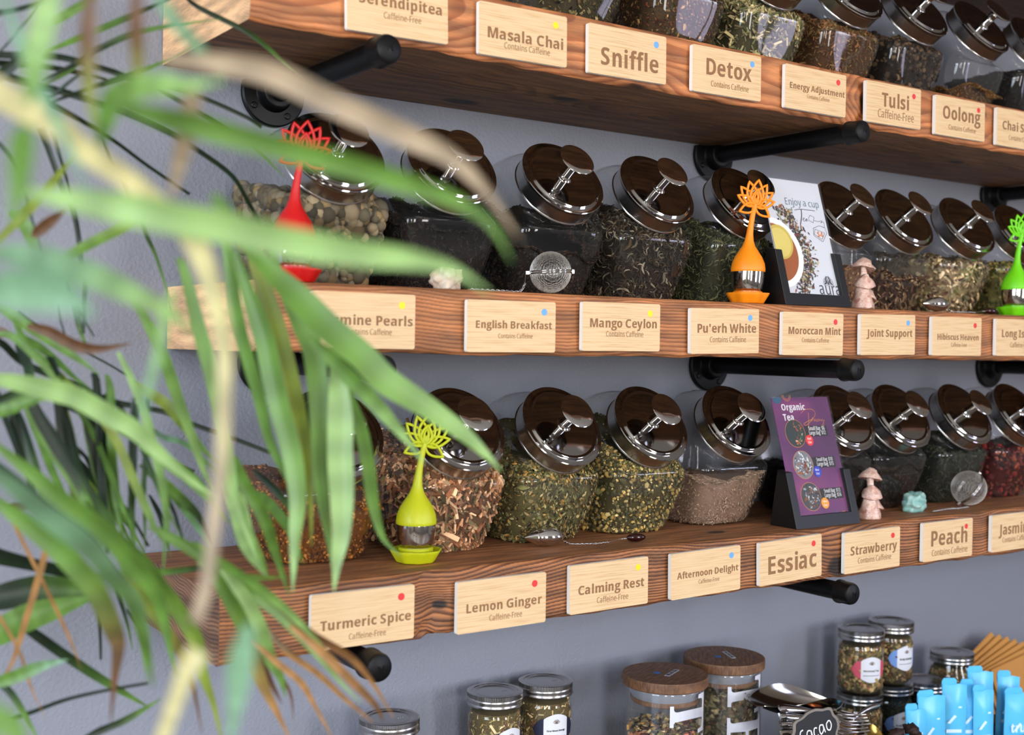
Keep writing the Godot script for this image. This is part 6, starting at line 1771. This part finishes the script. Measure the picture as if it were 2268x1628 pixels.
func build_signs() -> void:
	# white sign
	var a := sign_holder(1, 0.983, 0.340, "white counter sign reading Enjoy a cup of Tea in a black base")
	var t: Node3D = a[0]
	var mid: Transform3D = a[1]
	var W: float = a[2]
	var H: float = a[3]
	var s := Shape.new()
	s.box(Vector3(W, H, 0.0006))
	part("printed_sheet", s.mesh(), mat("white_print", Color(0.86, 0.87, 0.90), 0.5), t, mid)
	var at := mid * Transform3D(Basis.IDENTITY, Vector3(0, 0, 0.0003))
	var P := func(u: float, v: float) -> Vector2: return Vector2((u - 0.5) * W, (0.5 - v) * H)
	var T := func(u: float, v: float) -> Transform3D: return at * Transform3D(Basis.IDENTITY, Vector3((u - 0.5) * W, (0.5 - v) * H, 0))
	var teal := mat("grey_teal_print", Color(0.36, 0.46, 0.50), 0.6)
	lettering("Enjoy a cup", W * 0.58, T.call(0.64, 0.195), teal, t, false)
	lettering("of", W * 0.09, T.call(0.41, 0.262), teal, t, false)
	var ink := mat("grey_print", Color(0.22, 0.22, 0.25), 0.6)
	ribbon(smooth([P.call(0.48, 0.257), P.call(0.6, 0.243), P.call(0.84, 0.245)], 6), 0.0012, at, ink, t)
	ribbon(smooth([P.call(0.60, 0.246), P.call(0.585, 0.30), P.call(0.53, 0.38)], 6), 0.0022, at, ink, t)
	ribbon(smooth([P.call(0.595, 0.333), P.call(0.625, 0.322), P.call(0.61, 0.317), P.call(0.592, 0.335), P.call(0.615, 0.346), P.call(0.645, 0.33), P.call(0.665, 0.322), P.call(0.645, 0.328), P.call(0.648, 0.345), P.call(0.668, 0.325), P.call(0.675, 0.345)], 4), 0.0009, at, ink, t)
	for q in [[[0.70, 0.312], [0.735, 0.287], [0.80, 0.302], [0.765, 0.352], [0.70, 0.335]], [[0.745, 0.398], [0.86, 0.372], [0.955, 0.385], [0.97, 0.43], [0.865, 0.51], [0.725, 0.46]], [[0.77, 0.405], [0.93, 0.432], [0.86, 0.488], [0.74, 0.452]]]:
		var loop := []
		for p in q:
			loop.append(P.call(p[0], p[1]))
		loop.append(loop[0])
		for k in loop.size() - 1:
			ribbon([loop[k], loop[k + 1]], 0.0008, at, ink, t)
	ribbon(smooth([P.call(0.79, 0.33), P.call(0.86, 0.335), P.call(0.93, 0.325), P.call(0.90, 0.345), P.call(0.95, 0.335), P.call(0.955, 0.375), P.call(0.93, 0.385)], 6), 0.0008, at, ink, t)
	lettering("$4", W * 0.10, T.call(0.845, 0.448), mat("orange_print", Color(0.85, 0.5, 0.28), 0.6), t, true)
	var cream := mat("porcelain_print", Color(0.95, 0.95, 0.95), 0.6)
	var page := PackedVector2Array([P.call(0.0, 0.0), P.call(1.0, 0.0), P.call(1.0, 1.0), P.call(0.0, 1.0)])
	var round_at := func(r: float, z: float, m: Material, called: String, u: float, v: float, squash := 1.0) -> void:
		var poly := PackedVector2Array()
		for p in disc(r, 48, squash):
			poly.append(p + P.call(u, v))
		for q in Geometry2D.intersect_polygons(poly, page):
			flat(q, z, at, m, t, called, 0.0001)
	var mixed := [c(40, 30, 34), c(70, 52, 44), c(96, 110, 70), c(180, 160, 110), c(60, 44, 60), c(150, 84, 44), c(210, 196, 160), c(48, 52, 40), c(120, 40, 40), c(30, 26, 28)]
	chips(func(r: RandomNumberGenerator) -> Vector2:
		var u := r.randf()
		var v := lerpf(0.24, 0.97, u)
		var mid_u := -0.02 + 0.60 * sin(PI * clampf((v - 0.1) / 1.05, 0, 1)) + 0.02
		var p: Vector2 = P.call(mid_u * 0.78 + 0.05 + r.randfn(0.0, 0.075), v + r.randfn(0.0, 0.02))
		return p if absf(p.x) < W * 0.47 and absf(p.y) < H * 0.48 else Vector2(999, 0), 650, 5, mixed, at, t, "leaf_print", 0.0036)
	round_at.call(0.0700, 0.0016, cream, "cup_print", 0.0, 0.635, 0.98)
	round_at.call(0.0580, 0.0018, mat("tea_print", Color(0.62, 0.33, 0.14), 0.6), "tea_print", -0.005, 0.635, 0.98)
	round_at.call(0.0335, 0.0020, mat("lemon_print", Color(0.80, 0.70, 0.30), 0.6), "lemon_print", 0.10, 0.545, 1.0)
	round_at.call(0.0285, 0.0022, mat("lemon_flesh_print", Color(0.86, 0.78, 0.42), 0.6), "lemon_print", 0.095, 0.55, 1.0)
	# the round shop mark and its name
	for k in 7:
		var loop := []
		for j in 13:
			var u := TAU * j / 12.0
			loop.append(Vector2(0.0042 * sin(u), 0.0115 * (1.0 - cos(u)) * 0.62).rotated((k - 3) * 0.5) + P.call(0.80, 0.870))
		ribbon(loop, 0.0006, at, ink, t, "emblem")
	for sx in [-1.0, 1.0]:
		ribbon(smooth([P.call(0.80 + sx * 0.012, 0.805), P.call(0.80 + sx * 0.035, 0.835), P.call(0.80 + sx * 0.028, 0.855), P.call(0.80 + sx * 0.07, 0.875)], 4), 0.0028, at, ink, t, "emblem")
	lettering("aura", W * 0.36, T.call(0.80, 0.922), ink, t, false, "lettering", 1.1)
	# purple sign
	a = sign_holder(2, 1.0385, 0.327, "purple counter sign reading Organic Tea Pricing in a black base")
	t = a[0]
	mid = a[1]
	at = mid * Transform3D(Basis.IDENTITY, Vector3(0, 0, 0.0003))
	s = Shape.new()
	s.box(Vector3(W, H, 0.0006))
	var purple := mat("purple_print", Color.WHITE, 0.45)
	purple.albedo_texture = ramp_tex(noise_tex(0.004, 256, 14, FastNoiseLite.TYPE_SIMPLEX_SMOOTH, 3), [[0.0, c(70, 18, 74)], [0.5, c(94, 26, 92)], [1.0, c(140, 56, 112)]])
	purple.uv1_triplanar = true
	purple.uv1_scale = Vector3(4, 4, 4)
	part("printed_sheet", s.mesh(), purple, t, mid)
	var white := mat("white_ink", Color(0.92, 0.92, 0.92), 0.6)
	var gold := mat("gold_print", Color(0.80, 0.50, 0.25), 0.6)
	lettering("Organic", W * 0.41, T.call(0.355, 0.088), white, t, true)
	lettering("Tea", W * 0.18, T.call(0.235, 0.165), white, t, true)
	ribbon(smooth([P.call(0.47, 0.135), P.call(0.55, 0.105), P.call(0.68, 0.105), P.call(0.72, 0.14), P.call(0.66, 0.18), P.call(0.55, 0.205), P.call(0.48, 0.225), P.call(0.52, 0.235), P.call(0.62, 0.20), P.call(0.66, 0.17)], 6), 0.0011, at, gold, t)
	ribbon(smooth([P.call(0.60, 0.13), P.call(0.585, 0.18), P.call(0.56, 0.235), P.call(0.55, 0.275)], 6), 0.0012, at, gold, t)
	ribbon(smooth([P.call(0.63, 0.205), P.call(0.665, 0.18), P.call(0.675, 0.205), P.call(0.695, 0.185), P.call(0.70, 0.205), P.call(0.73, 0.185), P.call(0.715, 0.20), P.call(0.735, 0.207), P.call(0.755, 0.185), P.call(0.765, 0.207), P.call(0.785, 0.187), P.call(0.80, 0.205), P.call(0.83, 0.185), P.call(0.815, 0.20), P.call(0.84, 0.20), P.call(0.825, 0.24), P.call(0.80, 0.245), P.call(0.86, 0.195)], 4), 0.0009, at, gold, t)
	var rows := [[0.30, 0.30, "Small Bag  $6", "Large Bag  $12", "Red", "red_dot_print", Color(0.90, 0.16, 0.16)], [0.325, 0.56, "Small Bag  $10", "Large Bag  $15", "Blue", "blue_dot_print", Color(0.10, 0.22, 0.72)], [0.345, 0.82, "Small Bag  $13", "Large Bag  $16", "Yellow", "yellow_dot_print", Color(0.92, 0.62, 0.15)]]
	var palettes := [[c(190, 130, 60), c(40, 90, 50), c(220, 190, 150), c(180, 60, 50), c(30, 60, 50)], [c(200, 205, 210), c(170, 90, 30), c(40, 36, 36), c(230, 230, 230), c(120, 60, 24)], [c(150, 160, 165), c(60, 66, 70), c(200, 205, 205), c(140, 80, 40), c(36, 40, 44)]]
	for k in 3:
		var q: Array = rows[k]
		var o: Vector2 = P.call(q[0], q[1])
		var here := at * Transform3D(Basis.IDENTITY, Vector3(o.x, o.y, 0))
		flat(rounded(0.064, 0.0215, 0.002), 0.0, at * Transform3D(Basis.IDENTITY, Vector3(o.x + 0.058, o.y + 0.003, 0)), mat("price_box", Color(0.06, 0.05, 0.07), 0.5), t, "price_box", 0.0002)
		flat(disc(0.0272, 40, 1.0), 0.0, here, gold, t, "photo_ring", 0.0003)
		flat(disc(0.0262, 40, 1.0), 0.0003, here, mat("photo_ground_%d" % k, [c(20, 44, 44), c(120, 124, 130), c(58, 62, 68)][k], 0.5), t, "photo_print", 0.0001)
		chips(func(r: RandomNumberGenerator) -> Vector2:
			var an := r.randf() * TAU
			var ra := 0.0225 * sqrt(r.randf())
			return o + Vector2(ra * cos(an), ra * sin(an)) if k != 0 or cos(an) > -0.2 else Vector2(999, 0), 90, 60 + k, palettes[k], at, t, "photo_detail", 0.0030)
		lettering(q[2], 0.045, at * Transform3D(Basis.IDENTITY, Vector3(o.x + 0.061, o.y + 0.0075, 0.0002)), white, t, false, "lettering", 1.35)
		lettering(q[3], 0.046, at * Transform3D(Basis.IDENTITY, Vector3(o.x + 0.061, o.y - 0.0012, 0.0002)), white, t, false, "lettering", 1.35)
		var dot := at * Transform3D(Basis.IDENTITY, Vector3(o.x + 0.034, o.y - 0.0145, 0.0008))
		flat(disc(0.0105, 32, 1.0), 0.0, dot, mat(q[5], q[6], 0.5), t, "colour_dot", 0.0002)
		lettering(q[4], 0.0098 if k < 2 else 0.0125, dot * Transform3D(Basis.IDENTITY, Vector3(0, 0.0034, 0.0002)), white, t, false)
		lettering("Dot", 0.0088, dot * Transform3D(Basis.IDENTITY, Vector3(0, -0.0038, 0.0002)), white, t, false)
	var teal2 := mat("teal_print", Color(0.12, 0.34, 0.46), 0.5)
	for q in [[0.10, 0.0, 0.012, 0.27, -0.02, -1.0], [0.72, 1.0, 0.010, 0.86, 1.01, 1.0]]:
		var poly := PackedVector2Array()
		for p in disc(q[2], 32):
			poly.append(p + P.call(q[0], q[1]))
		for z in Geometry2D.intersect_polygons(poly, page):
			flat(z, 0.0, at, teal2, t, "corner_print", 0.0002)
		for r in [0.0085, 0.0115]:
			var arc := []
			for j in 17:
				var an := PI * j / 16.0
				arc.append(P.call(q[3], q[4]) + Vector2(r * cos(an), q[5] * r * sin(an)))
			ribbon(arc, 0.0011, at, gold, t, "corner_print")

func build_counter() -> void:
	var s := Shape.new()
	s.box(Vector3(3.8, 0.04, 0.62), Vector3(1.7, COUNTER - 0.02, 0.315), 0.004)
	s.box(Vector3(3.7, 0.774, 0.5), Vector3(1.7, COUNTER - 0.427, 0.27), 0.002)
	var o := part("counter", s.mesh(), mat("counter_wood", Color(0.13, 0.075, 0.05), 0.4), self)
	tag(o, "dark brown counter below the shelves carrying jars and packets", "counter")
	var herb: Array = [[c(92, 78, 44), c(150, 130, 84)], [c(186, 160, 108), c(140, 122, 74), c(110, 98, 62), c(206, 184, 138), c(120, 84, 60)], "stick", 0.0042, 1500]
	var herb2: Array = [[c(70, 58, 34), c(120, 102, 62)], [c(150, 128, 80), c(104, 96, 58), c(170, 142, 96), c(84, 74, 46), c(126, 86, 58)], "crumb", 0.0062, 1300]
	mason(0.228, COUNTER, 0.115, 0.272, 0.0, "tall mason jar standing alone at the bottom, partly behind brown leaf tips", "herb mix in the mason jar behind brown leaf tips", herb, [], 501)
	mason(0.457, COUNTER, 0.083, 0.273, 0.0, "tall mason jar of the bottom pair, the nearer one", "herb mix in the nearer mason jar of the bottom pair", herb, [0.07, 0.190, "indigo", Color(0.06, 0.08, 0.2), "New Moon Energy"], 502)
	mason(0.572, COUNTER, 0.077, 0.273, 0.0, "tall mason jar of the bottom pair, the one further behind", "herb mix in the further mason jar of the bottom pair", herb, [-0.19, 0.196, "indigo", Color(0.06, 0.08, 0.2), "New Moon Energy"], 503)
	mason(1.413, COUNTER, 0.104, 0.134, 0.0, "mason jar supporting the pink-labelled jar", "herb in the jar under the pink-labelled one", herb2, [], 504)
	mason(1.413, COUNTER + 0.1345, 0.104, 0.1385, 0.0, "mason jar with a pink and white label, stacked on another jar", "brown-green herb in the pink-labelled mason jar", herb2, [-0.38, 0.0575, "pink", Color(0.80, 0.30, 0.38), "Menstrual Tea"], 505)
	mason(1.533, COUNTER, 0.092, 0.134, 0.0, "mason jar with a blue and white label, the lower of its stack", "dark green herb in the lower blue-labelled mason jar", tea_kinds.leafy, [-0.25, 0.050, "sky", Color(0.45, 0.60, 0.85), "Body Balance"], 506)
	mason(1.533, COUNTER + 0.1345, 0.090, 0.1385, 0.0, "mason jar with a blue and white label, the upper of its stack", "brown-green herb in the upper blue-labelled mason jar", herb2, [-0.12, 0.063, "sky", Color(0.45, 0.60, 0.85), "Body Balance"], 507)
	mason(1.640, COUNTER, 0.104, 0.128, 0.0, "low mason jar just behind the blue packets, left of the bulging jar", "dark herb in the low mason jar behind the packets", tea_kinds.leafy, [], 508)
	mason(1.735, COUNTER, 0.108, 0.180, 0.006, "bulging mason jar standing between the stacked jars and the brown envelopes", "brown herb in the bulging mason jar", herb2, [], 509)
	canister(0.792, 0.155, -0.03, "RELAX TEA", 0.45, "wood-lidded glass canister marked TEA, the nearer of the two", "mixed flower and herb tea in the nearer wood-lidded canister", [[c(70, 54, 36), c(130, 108, 72)], [c(196, 172, 122), c(140, 128, 84), c(100, 84, 56), c(206, 150, 60), c(90, 40, 40), c(186, 110, 80), c(60, 50, 44), c(214, 196, 160)], "block", 0.0046, 2200], 0.172, 520)
	canister(0.978, 0.121, -0.10, "YES COLD TEA", 1.15, "wood-lidded glass canister marked TEA, the one further behind", "green-grey leaf tea in the further wood-lidded canister", [[c(62, 56, 38), c(116, 106, 76)], [c(136, 126, 92), c(104, 100, 68), c(164, 148, 112), c(84, 78, 52), c(150, 118, 84)], "chip", 0.0062, 2400], 0.216, 521)
	# scoops, forks and spoons lying in a bowl
	var bronze := mat("scoop_steel", Color(0.66, 0.64, 0.60), 0.13, 1.0)
	s = Shape.new()
	s.lathe([Vector2(0.0, 0.0), Vector2(0.062, 0.0), Vector2(0.067, 0.006), Vector2(0.098, 0.090), Vector2(0.101, 0.095), Vector2(0.097, 0.095), Vector2(0.065, 0.012), Vector2(0.0, 0.008)], 56)
	o = part("cutlery_bowl", s.mesh(), mat("dark_bowl", Color(0.05, 0.035, 0.022), 0.35), self, Transform3D(Basis.IDENTITY, Vector3(1.085, COUNTER, 0.30)))
	tag(o, "dark bowl holding the scoops and forks behind the chalk label", "bowl")
	scoop(Transform3D(Basis(Vector3.UP, PI) * Basis(Vector3.BACK, 0.46) * Basis.from_scale(Vector3(1.38, 1.31, 1.31)), Vector3(1.029, -0.731, 0.262)), "large steel scoop lying open side up on the cutlery bowl", bronze)
	for k in 4:
		fork(Transform3D(Basis(Vector3.UP, -0.06 + 0.02 * k) * Basis(Vector3.BACK, -0.25) * Basis(Vector3.RIGHT, 0.75), Vector3(1.018 - 0.004 * k, -0.697 - 0.0125 * k, 0.350 + 0.003 * k)), "steel fork with its handle end toward the canisters, %s in its stack" % ["topmost", "second", "third", "lowest"][k])
	spoon(Transform3D(Basis(Vector3.UP, 0.1) * Basis(Vector3.BACK, -0.30) * Basis(Vector3.RIGHT, 0.8) * Basis.from_scale(Vector3(1.35, 1.35, 1.35)), Vector3(1.182, -0.770, 0.325)), "brass spoon with its bowl right of the fork tines", mat("brass", Color(0.72, 0.58, 0.28), 0.2, 1.0))
	spoon(Transform3D(Basis(Vector3.UP, 0.0) * Basis(Vector3.BACK, -0.2) * Basis(Vector3.RIGHT, 0.8) * Basis.from_scale(Vector3(1.3, 1.3, 1.3)), Vector3(1.105, -0.785, 0.345)), "copper spoon with its bowl under the fork tines", mat("copper", Color(0.85, 0.45, 0.22), 0.2, 1.0))
	spoon(Transform3D(Basis(Vector3.UP, PI + 0.1) * Basis(Vector3.BACK, -0.16), Vector3(1.13, -0.757, 0.29)), "pale metal spoon, its handle crossing behind the fork tines", mat("pale_metal", Color(0.86, 0.84, 0.82), 0.28, 1.0))
	# chalk label
	var lab := thing("chalk_label", "small scalloped black chalk label reading Cacao with a silver edge", "sign", Vector3(0.912, -0.692, 0.415))
	lab.rotation = Vector3(-0.15, -0.05, 0.14)
	var outline := PackedVector2Array()
	for k in 72:
		var a := TAU * k / 72
		var rr := 1.0 + 0.05 * cos(a * 8.0)
		outline.append(Vector2(0.057 * rr * signf(cos(a)) * pow(absf(cos(a)), 0.75), 0.037 * rr * signf(sin(a)) * pow(absf(sin(a)), 0.75)))
	var inset := PackedVector2Array()
	for p in outline:
		inset.append(p * 0.88)
	s = Shape.new()
	s.extrude(outline, -0.003, 0.0, 0.0006)
	part("silver_edge", s.mesh(), mat("silver_glitter", Color(0.52, 0.49, 0.45), 0.5, 0.6), lab)
	flat(inset, 0.0, Transform3D.IDENTITY, mat("chalkboard", Color(0.012, 0.012, 0.014), 0.5), lab, "chalkboard", 0.0008)
	var chalk := mat("chalk", Color(0.92, 0.92, 0.94), 0.8)
	var up := Transform3D(Basis.IDENTITY, Vector3(0, 0, 0.0008))
	var word := [[[-0.030, 0.012], [-0.037, 0.010], [-0.041, -0.003], [-0.035, -0.012], [-0.027, -0.008]], [[-0.013, 0.006], [-0.020, 0.007], [-0.024, -0.002], [-0.020, -0.009], [-0.013, -0.003], [-0.012, 0.006], [-0.010, -0.009]], [[0.003, 0.006], [-0.003, 0.007], [-0.006, -0.001], [-0.003, -0.008], [0.004, -0.006]], [[0.018, 0.007], [0.011, 0.008], [0.008, 0.0], [0.011, -0.007], [0.018, -0.001], [0.018, 0.008], [0.021, -0.007]], [[0.033, 0.010], [0.027, 0.006], [0.027, -0.003], [0.033, -0.006], [0.038, 0.001], [0.036, 0.009], [0.031, 0.010]]]
	for w in word:
		var pts := []
		for p in w:
			pts.append(Vector2(p[0], p[1]))
		ribbon(smooth(pts, 5), 0.0024, up, chalk, lab, "lettering")
	# cacao chunks
	for k in 5:
		n3.seed = 60 + k
		s = Shape.new()
		var rows := []
		for i in 9:
			var row_pts := PackedVector3Array()
			for j in 12:
				var la := -PI * 0.5 + PI * i / 8.0
				var d := Vector3(cos(la) * cos(TAU * j / 12), sin(la), cos(la) * sin(TAU * j / 12))
				var q := d / maxf(maxf(absf(d.x), absf(d.y)), absf(d.z)) * 0.75
				row_pts.append((d.lerp(q, 0.6)) * (1.0 + 0.35 * n3.get_noise_3dv(d * 2.5)) * Vector3(0.018, 0.011, 0.014))
			rows.append(row_pts)
		s.grid(rows, true)
		o = part("cacao_chunk", s.mesh(), mat("cacao", Color(0.17, 0.075, 0.05), 0.7), self, Transform3D(Basis(Vector3.UP, k * 1.3), [Vector3(1.225, -0.768, 0.345), Vector3(1.262, -0.764, 0.35), Vector3(1.245, -0.782, 0.365), Vector3(1.285, -0.783, 0.345), Vector3(1.205, -0.785, 0.36)][k]))
		o.name = numbered("cacao_chunk")
		tag(o, "rough dark brown cacao chunk beside the blue packets, %s" % ["leftmost on top", "topmost", "front one in the middle", "rightmost, by the packets", "lowest at the left"][k], "chocolate", "cacao chunks")
	s = Shape.new()
	s.lathe([Vector2(0.0, 0.0), Vector2(0.045, 0.0), Vector2(0.056, 0.105), Vector2(0.058, 0.11), Vector2(0.0, 0.112)], 40)
	o = part("cacao_bowl", s.mesh(), mat("dark_bowl", Color(0.05, 0.035, 0.022), 0.35), self, Transform3D(Basis.IDENTITY, Vector3(1.252, COUNTER, 0.352)))
	tag(o, "dark pot under the pile of cacao chunks", "pot")
	# stick packets in a box
	var PX := [[1.345, -0.752, 0.300, 0.044, "leftmost and lowest of the bundle", ""], [1.388, -0.727, 0.310, 0.064, "wide one at the left of the bundle", ""], [1.470, -0.718, 0.300, 0.054, "second wide one from the left of the bundle", ""], [1.520, -0.727, 0.302, 0.048, "narrow one in the middle of the bundle", ""], [1.540, -0.735, 0.325, 0.050, "front one in the middle of the bundle", ""], [1.590, -0.712, 0.285, 0.058, "tallest one at the back of the bundle", ""], [1.675, -0.733, 0.290, 0.052, "back one at the right edge of the picture", ""], [1.665, -0.760, 0.325, 0.076, "front one at the right edge, printed with white letters", "true"]]
	for k in PX.size():
		var q: Array = PX[k]
		packet(Vector3(q[0], q[1] - 0.165, q[2]), q[3], -0.42 + 0.1 * sin(k * 2.0), 0.03 * sin(k * 1.7), "bright blue foil stick packet, %s" % q[4], q[5])
	s = Shape.new()
	s.box(Vector3(0.44, 0.006, 0.09), Vector3(0.0, 0.003, 0), 0.001)
	for q in [[0.0, 0.045, 0.44, 0.004], [0.0, -0.045, 0.44, 0.004]]:
		s.box(Vector3(q[2], 0.06, q[3]), Vector3(q[0], 0.03, q[1]), 0.001)
	for sx in [-0.22, 0.22]:
		s.box(Vector3(0.004, 0.06, 0.09), Vector3(sx, 0.03, 0), 0.001)
	o = part("packet_tray", s.mesh(), mat("tray_card", Color(0.1, 0.09, 0.1), 0.6), self, Transform3D(Basis.IDENTITY, Vector3(1.52, COUNTER, 0.305)))
	tag(o, "dark tray holding the upright blue packets", "tray")
	# kraft envelopes fanned out
	var kraft := mat("kraft_paper", Color(0.76, 0.53, 0.25), 0.7)
	for k in 7:
		s = Shape.new()
		s.extrude(rounded(0.17, 0.115, 0.005, 3), 0.0, 0.0016, 0.0004)
		var roll := 0.58 - 0.055 * k
		var rise := 0.085 * sin(roll) + 0.0575 * cos(roll)
		var e := thing("kraft_envelope", "brown kraft paper envelope, %s in the fanned stack" % ["rearmost", "second from the back", "third from the back", "fourth from the back", "fifth from the back", "sixth from the back", "front"][k], "envelope", Vector3(1.925 + 0.011 * k, COUNTER + rise * 0.98 + 0.001, 0.062 + 0.0105 * k), 0.0, "brown kraft envelopes")
		e.rotation = Vector3(-0.16, -0.20, roll)
		part("paper", s.mesh(), kraft, e)
		flat(PackedVector2Array([Vector2(-0.082, 0.055), Vector2(0.0, -0.005), Vector2(0.082, 0.055)]), 0.0016, Transform3D.IDENTITY, kraft, e, "flap", 0.0008)
